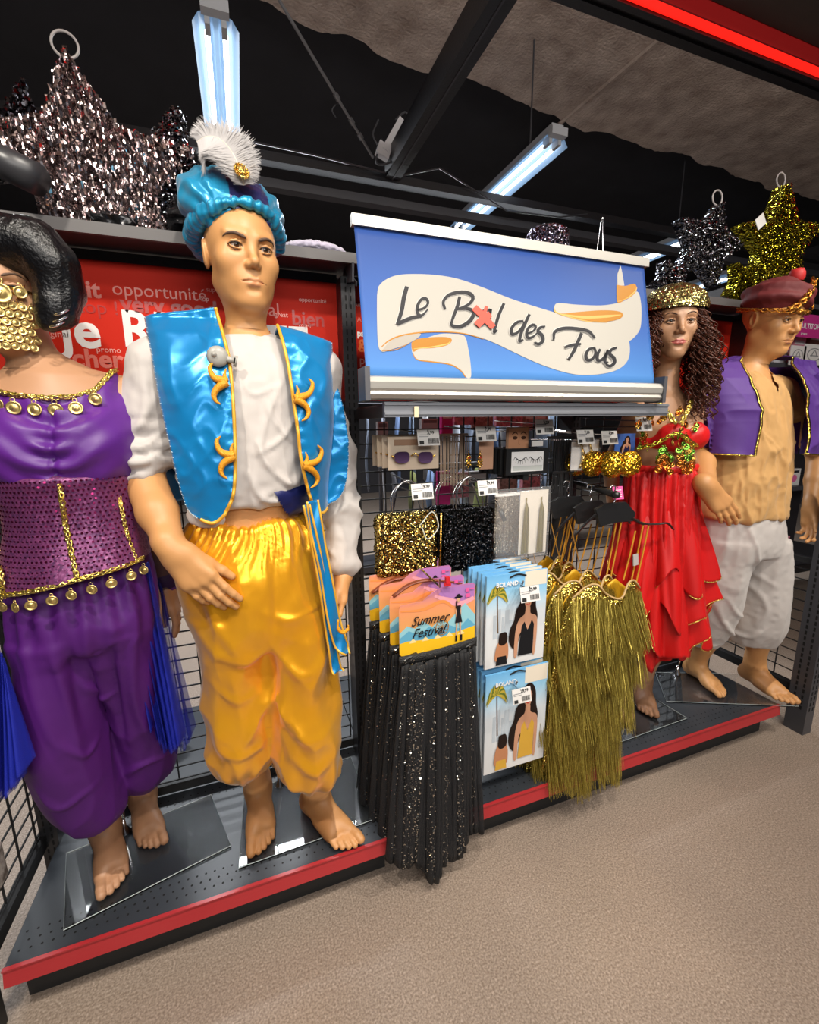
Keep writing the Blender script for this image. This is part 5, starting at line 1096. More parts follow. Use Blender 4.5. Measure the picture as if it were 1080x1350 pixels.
    a = np.linspace(-.05, pi+.05, 50); Gb = np.array([np.stack([c_+rx*.95*np.cos(a), cy+ry*np.sin(a), np.full(50, z)], 1) for z in np.linspace(1.30, 1.665, 40) for c_, cy, rx, ry in [[np.interp(z, T[:, 0], T[:, i]) for i in (1, 2, 3, 4)]]]); parts.append(sheet(Gb, .004))
    for G_ in (G1, G2):
        top = G_[0]; back = top.copy(); back[:, 1] = 1.295+(1.295-top[:, 1])*.9; mid = (top+back)/2; mid[:, 2] += .006; parts.append(sheet(np.array([bez([top[i], mid[i], back[i]], 10) for i in range(len(top))]).transpose(1, 0, 2), .004))
    V, F = join(parts); vest = mesh_np('vest', V, F, vm, root)
    tr = glitter('gold_sequin_ribbon', (.95, .75, .15), (.30, .22, .04), 330, 1., .25)
    for G_ in (G1, G2):
        E_ = np.concatenate([G_[:, 0]+[0, -.004, 0]]); R_ = np.stack([E_+[.006 if G_ is G1 else -.006, 0, 0], E_+[-.006 if G_ is G1 else .006, -.001, 0]], 0).transpose(1, 0, 2) if G_ is G1 else np.stack([E_+[.006, -.001, 0], E_+[-.006, 0, 0]], 0).transpose(1, 0, 2)
        V, F = sheet(R_, .002); mesh_np('sequin_ribbon', V, F, tr, vest); MB().tube(G_[-1]+[0, -.004, 0], .003, 6).build('gold_hem', tr, vest, True)
    L = lambda p_: hc+Rh @ (np.array(p_)*1.0); mr = mat('maroon_felt', (.13, .012, .014), .7); gb = glitter('gold_band', (.75, .36, .06), (.28, .10, .02), 400, .8, .3)
    c = Sdf(); c.ell(L((0, .012, .078)), (.112, .116, .072), Rh @ rot('X', -2), k=.01); V, F = cloth(c, .005, .003, (14, 14, 20), 91, extra=lambda P: .005*np.sin(P[:, 2]*120+P[:, 0]*30), cut=lambda C: ((C-hc) @ Rh)[:, 2] < .028); hat = mesh_np('turban', V, F, mr, root)
    braid([L((.112*math.sin(a), .012-.116*math.cos(a), .034)) for a in np.linspace(0, 2*pi, 60)], .008, hat, 'gold_band', gb)
    braid(bez([at(1040, 409, 1.12), at(1052, 404, 1.115), at(1063, 394, 1.12), at(1071, 382, 1.135), at(1075, 368, 1.16)], 30), .013, hat, 'gold_band', gb); braid(bez([L((.075, -.080, .050)), L((.098, -.055, .065)), L((.112, -.03, .050))], 20), .008, hat, 'gold_band', gb)
    MB().lathe([(0, .035), (.020, .032), (.026, .018), (.026, .0), (.020, -.010)], L((.035, -.01, .150)), 18).build('red_knob', mat('red_felt', (.5, .02, .02), .6), hat, True)
    return root
man_purple_vest()

# ------------------------------------------------------------------ clear stands
glass = mat('clear_acrylic', (.97, .98, .98), .03, trans=1); gedge = mat('acrylic_edge', (.55, .62, .62), .2, alpha=.6)
chrome = mat('chrome', (.6, .6, .62), .15, 1)
def plate(P, label, rod):
    z0 = ZB+.0008; P = np.array(P, float); n = len(P); top = np.c_[P, np.full(n, z0+.006)]; bot = np.c_[P, np.full(n, z0)]
    t = empty('mannequin_stand', (P[:, 0].mean(), P[:, 1].mean(), z0), label, 'stand', 'clear stand plates under the mannequins')
    mesh_np('plate', np.concatenate([bot, top]), [tuple(range(n))[::-1], tuple(range(n, 2*n))]+[(i, (i+1) % n, n+(i+1) % n, n+i) for i in range(n)], glass, t, False)
    MB().tube(top, .0012, 4, closed=True).build('plate_edge', gedge, t)
    MB().lathe([(.018, 0), (.016, .006), (.008, .02), (.006, .05), (0, .05)], (rod[0], rod[1], z0+.006), 16).build('spigot', chrome, t, True)
    MB().tube([(rod[0], rod[1], z0+.05), (rod[2], rod[3], rod[4])], .006, 8).build('rod', chrome, t)
plate([(-.53, 1.17), (-.13, 1.268), (-.20, 1.50), (-.60, 1.42)], 'clear plate under the bare feet of the purple mannequin', (-.45, 1.44, -.44, 1.43, .36))
plate([(-.108, 1.184), (.31, 1.20), (.30, 1.50), (-.09, 1.47)], 'clear plate under the mannequin in golden trousers', (.03, 1.46, -.03, 1.40, .42))
plate([(1.34, 1.19), (1.72, 1.20), (1.70, 1.50), (1.36, 1.50)], 'clear plate under the mannequin in red', (1.60, 1.47, 1.60, 1.40, .50))
plate([(1.74, 1.32), (2.26, 1.08), (2.36, 1.32), (1.90, 1.52)], 'clear plate under the mannequin in white trousers', (1.99, 1.47, 1.97, 1.42, .46))
# ------------------------------------------------------------------ flat print on real cards
class Print:
    """flat shapes lying on a surface; mp(u, v) -> point, nrm = outward normal"""
    def __init__(s, mp, nrm): s.mp = mp; s.n = norm(nrm); s.b = MB(); s.mats = []; s.k = 0; s.st = .00012
    def _m(s, m):
        if m not in s.mats: s.mats.append(m)
        return s.mats.index(m)
    def poly(s, pts, m):
        s.k += 1; P = [s.mp(*p)+s.n*(.0003+s.k*s.st) for p in pts]
        from mathutils.geometry import tessellate_polygon
        tri = tessellate_polygon([[Vector((p[0], p[1], 0)) for p in pts]]); s.b.add(P, tri, s._m(m)); return s
    def rect(s, x0, y0, x1, y1, m): return s.poly([(x0, y0), (x1, y0), (x1, y1), (x0, y1)], m)
    def disc(s, x, y, rx, ry, m, n=20): return s.poly([(x+rx*math.cos(a), y+ry*math.sin(a)) for a in np.linspace(0, 2*pi, n+1)[:-1]], m)
    def stroke(s, pts, w, m, n=24):
        P = bez([(a, b, 0) for a, b in pts], n)[:, :2]; w = np.interp(np.linspace(0, 1, n), np.linspace(0, 1, len(w)), w) if hasattr(w, '__len__') else np.full(n, w)
        T = np.gradient(P, axis=0); T /= np.linalg.norm(T, axis=1, keepdims=True)+1e-9; N = np.stack([-T[:, 1], T[:, 0]], 1); A = P+N*w[:, None]/2; B = P-N*w[:, None]/2
        s.k += 1; Q = [s.mp(*p)+s.n*(.0003+s.k*s.st) for p in np.concatenate([A, B])]; s.b.add(Q, [(i, i+1, n+i+1, n+i) for i in range(n-1)], s._m(m))
        return s
    def build(s, name, parent): return s.b.build(name, s.mats, parent)
def ink(name, c, rough=.45): return mat('ink_'+name, c, rough)
def grad(name, stops, z0, z1, rough=.4):
    """printed gradient up the card (object space z)"""
    if name in MATS: return MATS[name]
    m = bpy.data.materials.new(name); m.use_nodes = True; nt = m.node_tree; b = nt.nodes['Principled BSDF']; b.inputs['Roughness'].default_value = rough
    tc = nt.nodes.new('ShaderNodeTexCoord'); se = nt.nodes.new('ShaderNodeSeparateXYZ'); mr = nt.nodes.new('ShaderNodeMapRange'); mr.inputs[1].default_value = z0; mr.inputs[2].default_value = z1
    r = nt.nodes.new('ShaderNodeValToRGB'); el = r.color_ramp.elements
    while len(el) < len(stops): el.new(.5)
    for i, (p, c) in enumerate(stops): el[i].position = p; el[i].color = (*c, 1)
    nt.links.new(tc.outputs['Object'], se.inputs[0]); nt.links.new(se.outputs[2], mr.inputs[0]); nt.links.new(mr.outputs[0], r.inputs[0]); nt.links.new(r.outputs[0], b.inputs['Base Color']); MATS[name] = m; return m
def dup(root, delta, label=None, group=None, rotz=0):
    c = root.copy(); COL.objects.link(c); c.location = Vector(root.location)+Vector(delta); c.rotation_euler = (root.rotation_euler[0], root.rotation_euler[1], root.rotation_euler[2]+math.radians(rotz))
    if label: c['label'] = label
    if group: c['group'] = group
    for ch in list(root.children):
        d = ch.copy(); COL.objects.link(d); d.parent = c
        for g in list(ch.children): e = g.copy(); COL.objects.link(e); e.parent = d
    return c
white_ink = ink('white', (.78, .78, .78)); dark_ink = ink('charcoal', (.022, .022, .026)); alu = mat('aluminium', (.50, .48, .44), .38, .5); black_pl = mat('black_plastic', (.012, .012, .013), .35)

# ------------------------------------------------------------------ shelf under the banner and the banner
t = empty('middle_shelf', (.80, 1.34, 1.46), 'shallow shelf with a grey metal front edge carrying the printed banner', 'shelf')
MB().bx(.36, 1.245, 1.145, 1.55, 1.486, 1.498).build('shelf_board', under, t)
MB().bx(.350, 1.337, 1.128, 1.145, 1.464, 1.502).bx(.350, 1.337, 1.124, 1.129, 1.470, 1.476).bx(.350, 1.337, 1.124, 1.129, 1.494, 1.499).build('front_edge', mat('edge_steel', (.27, .28, .31), .35, .4), t)
for x in (.352, 1.245): MB().bx(x, x+.006, 1.15, 1.47, 1.462, 1.492).build('shelf_bracket', black_pl, t)
MB().box(at(549, 548, 1.12)+[.0, 0, .01], (.012, .004, .028)).build('mark', mat('cream_label', (.7, .6, .4), .5), t)
bt = empty('banner', (.79, 1.15, 1.503), 'roll-up banner printed with a white ribbon and Le Bal des Fous on blue', 'banner')
P0b = np.array([.305, 1.130, 1.560]); Ux = np.array([.965, 0, 0]); Uz = np.array([.002, .088, .385]); NB = norm(np.cross(Ux, Uz)); NB = NB if NB[1] < 0 else -NB
def bpx(x, y):   # pixel to banner plane
    d = CM.T @ np.array([(x-540)/F_PX, (y-675)/F_PX, 1.]); o = np.array([0, 0, CAMZ]); tt = ((P0b-o)@NB)/(d@NB); p = o+d*tt
    u = (p-P0b)@norm(Ux); v = (p-P0b)@norm(Uz); return p+NB*(wav(u, v)-(-.0))
def wav(u, v): return 0*u+0*v
L_ = np.linalg.norm(Uz); us = np.linspace(0, .965, 90); vs = np.linspace(0, L_, 14)
G = np.array([[P0b+norm(Ux)*u+norm(Uz)*v+NB*wav(u, v) for u in us] for v in vs]); V, F = sheet(G, .0006)
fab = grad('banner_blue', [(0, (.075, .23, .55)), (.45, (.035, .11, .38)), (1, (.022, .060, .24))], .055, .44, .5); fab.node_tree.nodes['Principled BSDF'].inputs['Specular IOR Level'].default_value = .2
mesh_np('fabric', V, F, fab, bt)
pr = Print(lambda x, y: bpx(450+x/2.512, 280+y/2.512), NB); cream = ink('ribbon_cream', (.43, .41, .37), .6); gd = mat('ink_gold', (.40, .17, .015), .4); gl = ink('gold_light', (.62, .36, .10)); shd = ink('ribbon_grey', (.36, .33, .29))
def smooth(pts, n=6): Q = bez([(a, b, 0) for a, b in pts+[pts[0]]], n*len(pts)); return [(p[0], p[1]) for p in Q[:-1]]
pr.poly(smooth([(232, 446), (262, 425), (320, 404), (370, 402), (408, 410), (420, 450), (428, 500), (429, 545), (412, 545), (394, 520), (350, 500), (290, 492), (252, 486), (236, 466)]), cream)
pr.poly(smooth([(232, 432), (250, 420), (310, 413), (358, 415), (365, 428), (345, 442), (300, 450), (258, 452), (240, 462), (233, 450)]), gd); pr.stroke([(240, 452), (300, 446), (350, 436), (362, 426)], [2, 5, 2], gl)
pr.stroke([(236, 466), (252, 488), (300, 495), (360, 504), (395, 524), (412, 546)], [2, 4, 4, 3], gd)
pr.poly(smooth([(703, 320), (716, 301), (780, 306), (870, 308), (940, 292), (978, 262), (992, 300), (992, 372), (978, 405), (950, 426), (944, 390), (935, 345), (900, 332), (800, 336), (720, 334)]), cream)
pr.poly([(924, 176), (930, 200), (937, 243), (914, 243), (914, 205)], cream); pr.poly(smooth([(911, 240), (940, 244), (970, 237), (978, 255), (965, 275), (940, 290), (914, 298)]), gd); pr.stroke([(914, 296), (945, 285), (972, 262), (978, 250)], [1, 3, 3], gl)
pr.poly(smooth([(118, 275), (124, 245), (150, 222), (190, 208), (250, 205), (320, 209), (390, 222), (470, 250), (560, 286), (640, 312), (720, 336), (800, 358), (870, 364), (920, 354), (938, 340), (946, 390), (955, 450), (948, 490), (920, 518), (870, 534), (800, 539), (740, 530), (660, 504), (580, 468), (500, 430), (430, 406), (370, 396), (300, 396), (240, 403), (190, 418), (150, 442), (136, 462), (122, 440), (118, 360)]), cream)
pr.poly(smooth([(137, 455), (165, 425), (215, 408), (262, 402), (248, 420), (210, 440), (165, 455), (138, 463)]), shd)
pr.stroke([(133, 446), (160, 424), (210, 406), (300, 396), (400, 401), (470, 420)], [3, 5, 4, 2], gd); pr.stroke([(134, 458), (180, 455), (225, 434)], [4, 3, 2], gd)
pr.poly(smooth([(706, 322), (722, 336), (790, 330), (860, 325), (915, 328), (932, 340), (918, 354), (870, 363), (800, 357), (740, 345), (712, 334)]), gd); pr.stroke([(720, 337), (800, 348), (880, 345), (925, 340)], [2, 9, 9, 2], gl); pr.stroke([(704, 318), (710, 331), (760, 349), (820, 362), (880, 365)], [3, 4, 3, 2], gl)
gl2 = ink('outline_white', (.60, .58, .55))
def letters(m, ex):
    S = lambda pts, w: pr.stroke(pts, [q+ex for q in w], m, 22)
    S([(216, 248), (206, 285), (198, 330), (184, 373)], [12, 13, 12, 9]); S([(183, 372), (205, 362), (235, 350), (266, 346)], [9, 11, 10, 5])
    S([(250, 326), (274, 318), (286, 302), (278, 287), (262, 292), (250, 315), (252, 338), (266, 343), (286, 322)], [5, 6, 7, 7, 8, 9, 9, 7, 3])
    S([(342, 322), (336, 298), (356, 275), (395, 266), (425, 272), (434, 288), (418, 308), (385, 322)], [6, 8, 9, 9, 10, 10, 8, 5]); S([(385, 322), (418, 321), (436, 334), (425, 360), (395, 379), (366, 377), (360, 364)], [5, 8, 11, 12, 10, 8, 5]); S([(390, 282), (382, 315), (370, 345), (362, 372)], [9, 10, 9, 6])
    S([(492, 326), (470, 326), (457, 350), (460, 372), (478, 366), (490, 340), (492, 322), (487, 355), (490, 380), (502, 378)], [6, 8, 9, 9, 7, 7, 9, 9, 8, 4]); S([(536, 304), (520, 340), (510, 372), (504, 398), (514, 392)], [8, 9, 9, 8, 4])
    S([(600, 362), (580, 366), (562, 385), (562, 404), (578, 402), (596, 382), (604, 364)], [5, 8, 9, 9, 7, 6, 5]); S([(620, 340), (606, 370), (592, 405), (588, 428), (600, 424)], [8, 9, 9, 8, 4])
    S([(612, 404), (632, 396), (641, 382), (632, 374), (617, 385), (610, 404), (616, 418), (632, 414), (645, 402)], [4, 5, 7, 7, 8, 8, 8, 6, 3]); S([(672, 380), (656, 384), (648, 396), (662, 410), (664, 428), (650, 438), (636, 432)], [4, 8, 9, 10, 10, 8, 4])
    S([(700, 424), (704, 398), (735, 386), (780, 388), (815, 396), (836, 418)], [5, 9, 9, 9, 8, 5]); S([(792, 402), (778, 435), (766, 462), (750, 488)], [9, 10, 10, 7]); S([(738, 448), (762, 441), (790, 438)], [6, 8, 5])
    S([(834, 450), (816, 456), (806, 475), (812, 491), (828, 487), (838, 468), (834, 450)], [5, 8, 9, 9, 8, 7, 5]); S([(853, 455), (844, 474), (845, 492), (860, 489), (874, 470), (880, 458), (870, 482), (870, 500), (880, 498)], [7, 9, 9, 8, 7, 8, 9, 8, 4]); S([(908, 450), (892, 456), (884, 470), (898, 484), (900, 500), (886, 511), (872, 505)], [5, 8, 9, 10, 10, 8, 4])
letters(gl2, 6); letters(dark_ink, 1.6)
rx_ = ink('red_tape', (.72, .10, .07)); pr.stroke([(437, 318), (470, 350), (500, 384)], [22, 23, 20], rx_); pr.stroke([(478, 314), (466, 345), (440, 372)], [10, 12, 10], rx_); pr.stroke([(490, 340), (465, 358), (446, 378)], [20, 24, 22], rx_)
pr.build('print', bt)
prof = [(1.128, 1.506), (1.108, 1.510), (1.100, 1.520), (1.104, 1.528), (1.100, 1.534), (1.098, 1.550), (1.106, 1.562), (1.122, 1.566), (1.150, 1.562), (1.160, 1.54), (1.155, 1.51), (1.128, 1.506)]
MB().grid([[(x, y, z) for x in (.305, 1.272)] for y, z in prof]).build('base_rail', alu, bt)
for x in (.292, 1.272): MB().bx(x, x+.013, 1.096, 1.166, 1.504, 1.585).build('end_cap', mat('end_cap_grey', (.08, .08, .09), .4), bt)
tp = P0b+Uz; MB().bx(.300, 1.285, tp[1]-.010, tp[1]+.010, tp[2]-.006, tp[2]+.020).build('top_rail', alu, bt)
MB().tube([(.79, 1.17, 1.505), (.79, 1.235, tp[2])], .006, 8).build('support_pole', alu, bt)
for px in (557, 825): MB().lathe([(0, .004), (.045, .003), (.05, 0)], at(px, 528, 1.14)*[1, 1, 0]+[0, 0, 1.5022], 20, None, 0, 1, .35).build('foot', mat('foot_grey', (.5, .52, .55), .3, .5), bt, True)

# ------------------------------------------------------------------ price tags and hooks
paper = mat('white_paper', (.72, .70, .68), .5); pinkc = mat('pink_card', (.72, .10, .32), .45); bark = ink('barcode', (.03, .03, .03)); gtx = ink('grey_text', (.25, .25, .26))
def hook_tag(px, py, price, label, Y=1.22, m=None, w=.070, h=.048, Yb=1.55, dz=.01):
    c = at(px, py, Y); t = empty('price_tag', c, label, 'price tag', 'shelf price tags on hooks'); R = rot('X', -14)
    MB().box(c, (w, .0015, h), R).build('card', m or paper, t)
    mp = lambda u, v: c+R @ np.array([(u-.5)*w, -.0008, (.5-v)*h]); p = Print(mp, R @ np.array([0, -1, 0]))
    if m is None:
        p.rect(.06, .30, .60, .35, gtx).rect(.06, .42, .50, .46, gtx); rr = random.Random(px)
        x = .48
        while x < .92: ww = rr.choice((.012, .022, .03)); p.rect(x, .55, x+ww, .88, bark); x += ww+.018
        p.rect(.06, .70, .26, .92, bark)
    else:
        for k in range(4): p.rect(.18, .25+.17*k, .82, .30+.17*k, white_ink)
    p.build('print', t)
    if price: text_mesh('lettering', price, mp(.45, .28)+[0, -.0009, 0], .013, bark, t, .02, rx=90-14)
    k = MB(); k.tube([(c[0], Y+.004, c[2]+h*.45), (c[0], Y+.012, c[2]+dz), (c[0], Yb, c[2]+dz+.012)], .0024, 6); k.tube([(c[0], Y+.01, c[2]-.008), (c[0], Yb, c[2]-.018)], .0022, 6); k.build('hook', black_pl if px % 2 else chrome, t)
    return t
for px, py, s_, lab, Y in [(565, 577, '3,99', 'white price tag in front of the purple sunglasses', 1.24), (641, 572, '7,99', 'white price tag above the red and gold earrings', 1.24), (718, 563, '3,29', 'white price tag above the false eyelash packs', 1.24), (772, 576, '7,99', 'white price tag above the gold hair clip bag', 1.24), (804, 577, '4,99', 'white price tag above the gold sequin bustiers', 1.24), (849, 559, '4,99', 'white price tag at the right end of the shelf edge', 1.18), (557, 648, '19,99', 'white price tag above the gold sequin handbag', 1.24), (643, 643, '19,99', 'white price tag above the black sequin handbag', 1.24), (699, 783, '29,99', 'white price tag on the upper stack of photo packs', 1.10), (688, 917, '29,99', 'white price tag on the lower stack of photo packs', 1.10)]: hook_tag(px, py, s_, lab, Y)
hook_tag(815, 650, None, 'pink card on the end of the dress rail', 1.16, pinkc, .044, .044)

# ------------------------------------------------------------------ small goods on hooks
def clear_pack(x0, x1, z0, z1, y, parent, d=.004):
    G = []; 
    for i in np.linspace(0, 1, 8): G.append([(x0+(x1-x0)*j, y-d*math.sin(i*pi)*math.sin(j*pi)-.001*math.sin(i*9+j*7), z0+(z1-z0)*i) for j in np.linspace(0, 1, 8)])
    V, F = sheet(np.array(G), .0004); mesh_np('clear_bag', V, F, mat('clear_film', (.9, .9, .92), .12, alpha=.08), parent)
cream_card = mat('cream_card', (.62, .50, .38), .6); kraft = mat('kraft_brown', (.30, .17, .10), .6)
c = at(545, 596, 1.27)
t = empty('sunglasses', c, 'frontmost pair of purple sunglasses with gold hinges on a cream card', 'sunglasses', 'purple sunglasses on cream cards')
a0, a1 = at(511, 578, 1.28), at(578, 617, 1.28); MB().bx(a0[0], a1[0], 1.278, 1.281, a1[2], a0[2]+.004).build('card', cream_card, t); MB().bx(a0[0]+.02, a1[0]-.01, 1.2765, 1.278, a0[2]-.022, a0[2]-.004).build('card_fold', kraft, t)
ln = grad('violet_lens', [(0, (.16, .09, .20)), (1, (.02, .006, .03))], -.05, .01, .08)
for sx, px in ((-1, 531), (1, 562)):
    q = at(px, 603, 1.262); P = [(q[0]+.024*math.copysign(abs(math.cos(a))**.6, math.cos(a)), 1.262+.004*abs(math.cos(a)), q[2]+.017*math.copysign(abs(math.sin(a))**.7, math.sin(a))) for a in np.linspace(0, 2*pi, 25)[:-1]]; MB().poly(P, .002).build('lens', ln, t); MB().tube([P[0] if sx > 0 else P[12], (q[0]+sx*.030, 1.266, q[2]+.004), (q[0]+sx*.030, 1.276, q[2]+.004)], .0025, 6).build('hinge', goldM, t)
q = at(547, 600, 1.26); MB().tube(bez([q+[-.012, 0, -.002], q+[0, -.002, .005], q+[.012, 0, -.002]], 8), .0025, 6).build('bridge', goldM, t)
for k in range(3): dup(t, (-.003*k-.004, .045*(k+1), .003), ['second pair of purple sunglasses close behind the front one', 'third pair of purple sunglasses behind the second', 'rearmost pair of purple sunglasses on the hook'][k])
# earrings on beige fringe packs
bg = mat('beige_fringe', (.45, .33, .24), .55)
def tassel(name, px0, px1, py0, py1, Y, m, label, cat, grp, n=60, topm=None, spread=.0):
    A, B = at(px0, py0, Y), at(px1, py1, Y); t = empty(name, ((A[0]+B[0])/2, Y, B[2]), label, cat, grp); b = MB(); rnd = random.Random(px0)
    MB().bx(A[0], B[0], Y-.003, Y+.003, A[2]-.008, A[2]).build('header', topm or m, t)
    for i in range(n):
        x = A[0]+(B[0]-A[0])*(i+.5)/n; dx = rnd.uniform(-.003, .003)+spread*(i/n-.5); y_ = Y+rnd.uniform(-.004, .004); w_ = (B[0]-A[0])/n*.42
        b.add([(x-w_, y_, A[2]-.006), (x+w_, y_, A[2]-.006), (x+w_+dx, y_-.002, B[2]+rnd.uniform(0, .008)), (x-w_+dx, y_-.002, B[2]+rnd.uniform(0, .008))], [(0, 1, 2, 3)])
    b.build('fringe', m, t)['kind'] = 'stuff'; return t
tassel('fringe_curtain', 580, 616, 572, 640, 1.38, bg, 'beige bead fringe hanging behind the red and gold earrings', 'fringe', None, 34)
c = at(625, 603, 1.27); t = empty('earrings', c, 'gold drop earrings with red stones on a card showing a face', 'earrings'); rs = mat('ruby', (.5, .01, .01), .1)
p0, p1 = at(632, 580, 1.285), at(650, 618, 1.285); MB().bx(p0[0], p1[0], 1.285, 1.288, p1[2], p0[2]).build('card', mat('photo_skin_card', (.5, .28, .18), .5), t)
for px in (618, 633):
    m = MB(); q = at(px, 603, 1.265)
    for dx, dz, r in [(0, 0, .009), (-.006, -.012, .005), (.006, -.012, .005), (0, -.018, .007), (-.007, -.024, .004), (.007, -.024, .004), (0, -.030, .005), (0, .012, .004), (0, .020, .003)]: m.lathe([(0, .003), (r*.6, .0025), (r, 0), (0, -.001)], q+[dx, 0, dz], 10, rot('X', 90))
    m.build('drop', goldM, t, True); MB().lathe([(0, .005), (.003, .004), (.0045, .001)], q+[0, -.001, .0], 10, rot('X', 90)).build('stone', rs, t, True)
# eyelash pack and model photo card
def face_card(x0, y0, x1, y1, Y, label, name='photo_card', cat='card'):
    A, B = at(x0, y0, Y), at(x1, y1, Y); t = empty(name, ((A[0]+B[0])/2, Y, B[2]), label, cat); MB().bx(A[0], B[0], Y, Y+.003, B[2], A[2]).build('card', kraft, t)
    p = Print(lambda u, v: np.array([A[0]+(B[0]-A[0])*u, Y, A[2]+(B[2]-A[2])*v]), (0, -1, 0)); sk = ink('face', (.55, .27, .15)); p.rect(.1, .05, .95, .98, sk); dkk = ink('dark_brown', (.06, .025, .015))
    p.stroke([(.25, .35), (.38, .24), (.5, .34)], [.03, .07, .02], dkk); p.stroke([(.62, .34), (.74, .24), (.88, .35)], [.02, .07, .03], dkk); p.disc(.38, .50, .11, .08, dkk).disc(.75, .50, .11, .08, dkk).stroke([(.56, .45), (.55, .75), (.60, .82)], .03, ink('face_shade', (.36, .16, .09))); p.build('print', t); return t
face_card(668, 563, 697, 591, 1.30, 'small card printed with the upper half of a tanned face')
A, B = at(668, 592, 1.27), at(722, 624, 1.27); t = empty('eyelash_pack', ((A[0]+B[0])/2, 1.27, B[2]), 'frontmost black eyelash box with a white window showing two lashes', 'eyelash pack', 'black false eyelash boxes')
MB().bx(A[0], B[0], 1.27, 1.285, B[2], A[2]).bx((A[0]+B[0])/2-.01, (A[0]+B[0])/2+.01, 1.275, 1.28, B[2]-.02, B[2]).build('box', black_pl, t)
p = Print(lambda u, v: np.array([A[0]+(B[0]-A[0])*u, 1.27, A[2]+(B[2]-A[2])*v]), (0, -1, 0)); p.rect(.12, .12, .88, .88, white_ink).rect(.16, .66, .86, .84, ink('tray', (.55, .58, .56)))
for cx_ in (.33, .68):
    p.stroke([(cx_-.13, .32), (cx_, .46), (cx_+.13, .32)], [.015, .035, .015], dark_ink)
    for k in range(7): u = cx_-.13+.043*k; v = .32+.14*math.sin((k/6)*pi); p.stroke([(u, v), (u+(u-cx_)*.35, v+.15)], [.012, .004], dark_ink, 4)
p.build('print', t)
for k in range(5): dup(t, (-.006*k-.008, .022*(k+1), 0), ['second', 'third', 'fourth', 'fifth', 'sixth'][k]+' black eyelash box counted back from the front one')
w_ = at(709, 585, 1.27); t = MB().bx(w_[0]-.022, w_[0]+.022, 1.27, 1.274, w_[2]-.008, w_[2]+.010).build('hang_label', paper); tag(t, 'small white hanging label above the black eyelash boxes', 'label'); recenter(t)
blkf = mat('black_fringe', (.015, .015, .016), .4)
t = tassel('fringe_tassel', 722, 752, 575, 640, 1.32, blkf, 'wide black fringe hanging right of the eyelash boxes', 'fringe', 'black fringes right of the eyelash boxes', 26); tassel('fringe_tassel', 728, 753, 622, 672, 1.30, blkf, 'short black fringe below the wide black fringe', 'fringe', 'black fringes right of the eyelash boxes', 22)
# gold hair clip bag, photo card, sequin bustiers
A, B = at(755, 583, 1.27), at(788, 618, 1.27); t = empty('hair_clip_bag', ((A[0]+B[0])/2, 1.27, B[2]), 'clear bag holding sparkling gold hair clips on white card', 'bag'); MB().bx(A[0], B[0], 1.273, 1.276, B[2], A[2]).build('card', paper, t); clear_pack(A[0]-.004, B[0]+.004, B[2]-.004, A[2]+.01, 1.268, t)
gs = glitter('pale_gold_glitter', (.85, .65, .3), (.35, .22, .08), 500, 1.2, .2)
for dx in (.3, .62): MB().tube(bez([(A[0]+(B[0]-A[0])*dx, 1.268, A[2]-.006), (A[0]+(B[0]-A[0])*(dx+.1), 1.266, (A[2]+B[2])/2), (A[0]+(B[0]-A[0])*dx, 1.268, B[2]+.006)], 12), [.004]*4+[.007]*4+[.004]*4, 8).build('hair_clip', gs, t, True)
A, B = at(812, 572, 1.27), at(836, 598, 1.27); t = empty('photo_card', ((A[0]+B[0])/2, 1.27, B[2]), 'blue card printed with a dark haired woman above the gold bustiers', 'card'); MB().bx(A[0], B[0], 1.27, 1.273, B[2], A[2]).build('card', mat('blue_card', (.05, .14, .48), .4), t)
def woman_print(p, x, y, s, top, hair, skin, wide=1.):
    """half figure: x,y = face centre, s = scale in card units"""
    H = lambda pts: [(x+a*s*wide, y+b*s) for a, b in pts]
    p.poly(smooth(H([(-1.0, -.9), (-.2, -1.6), (.6, -1.5), (1.2, -.6), (1.35, .8), (1.7, 2.0), (1.5, 3.0), (.9, 2.4), (0, 2.0), (-.7, 3.2), (-1.4, 4.9), (-2.1, 5.6), (-2.9, 4.6), (-2.8, 3.2), (-2.2, 2.2), (-1.9, 1.0), (-1.3, .2)])), hair)
    p.poly(smooth(H([(-.35, .8), (.35, .8), (.5, 1.6), (1.5, 2.1), (1.7, 3.5), (1.5, 6.5), (1.1, 6.5), (1.0, 3.8), (-1.1, 3.8), (-1.5, 6.5), (-2.0, 6.4), (-1.9, 3.6), (-1.4, 2.2), (-.5, 1.6)])), skin)
    p.poly(H([(-.9, 3.0), (-.45, 2.5), (.1, 3.6), (.75, 2.4), (1.15, 3.0), (1.05, 6.6), (-1.35, 6.6), (-1.1, 4.6)]), top); p.poly(smooth(H([(-.55, -.7), (0, -1.05), (.55, -.7), (.6, 0), (.35, .75), (0, 1.0), (-.35, .75), (-.6, 0)])), skin)
    d = ink('dark_brown', (.06, .025, .015)); p.stroke(H([(-.4, -.22), (-.22, -.3), (-.06, -.2)]), .09*s, d, 6).stroke(H([(.08, -.2), (.24, -.3), (.42, -.22)]), .09*s, d, 6).stroke(H([(-.25, .42), (0, .55), (.27, .40)]), .14*s, ink('lips', (.5, .06, .05)), 8).poly(smooth(H([(-.6, -.5), (-.4, -1.1), (.1, -1.35), (.6, -1.0), (.65, -.4), (.3, -.85), (-.2, -.9)])), hair)
hairk = ink('hair', (.018, .010, .008)); skk = ink('tan_skin', (.56, .29, .18)); skk2 = ink('back_skin', (.50, .22, .11))
p = Print(lambda u, v: np.array([A[0]+(B[0]-A[0])*u, 1.27, A[2]+(B[2]-A[2])*v]), (0, -1, 0)); woman_print(p, .6, .3, .115, ink('navy_top', (.02, .02, .08)), hairk, skk); p.build('print', t)
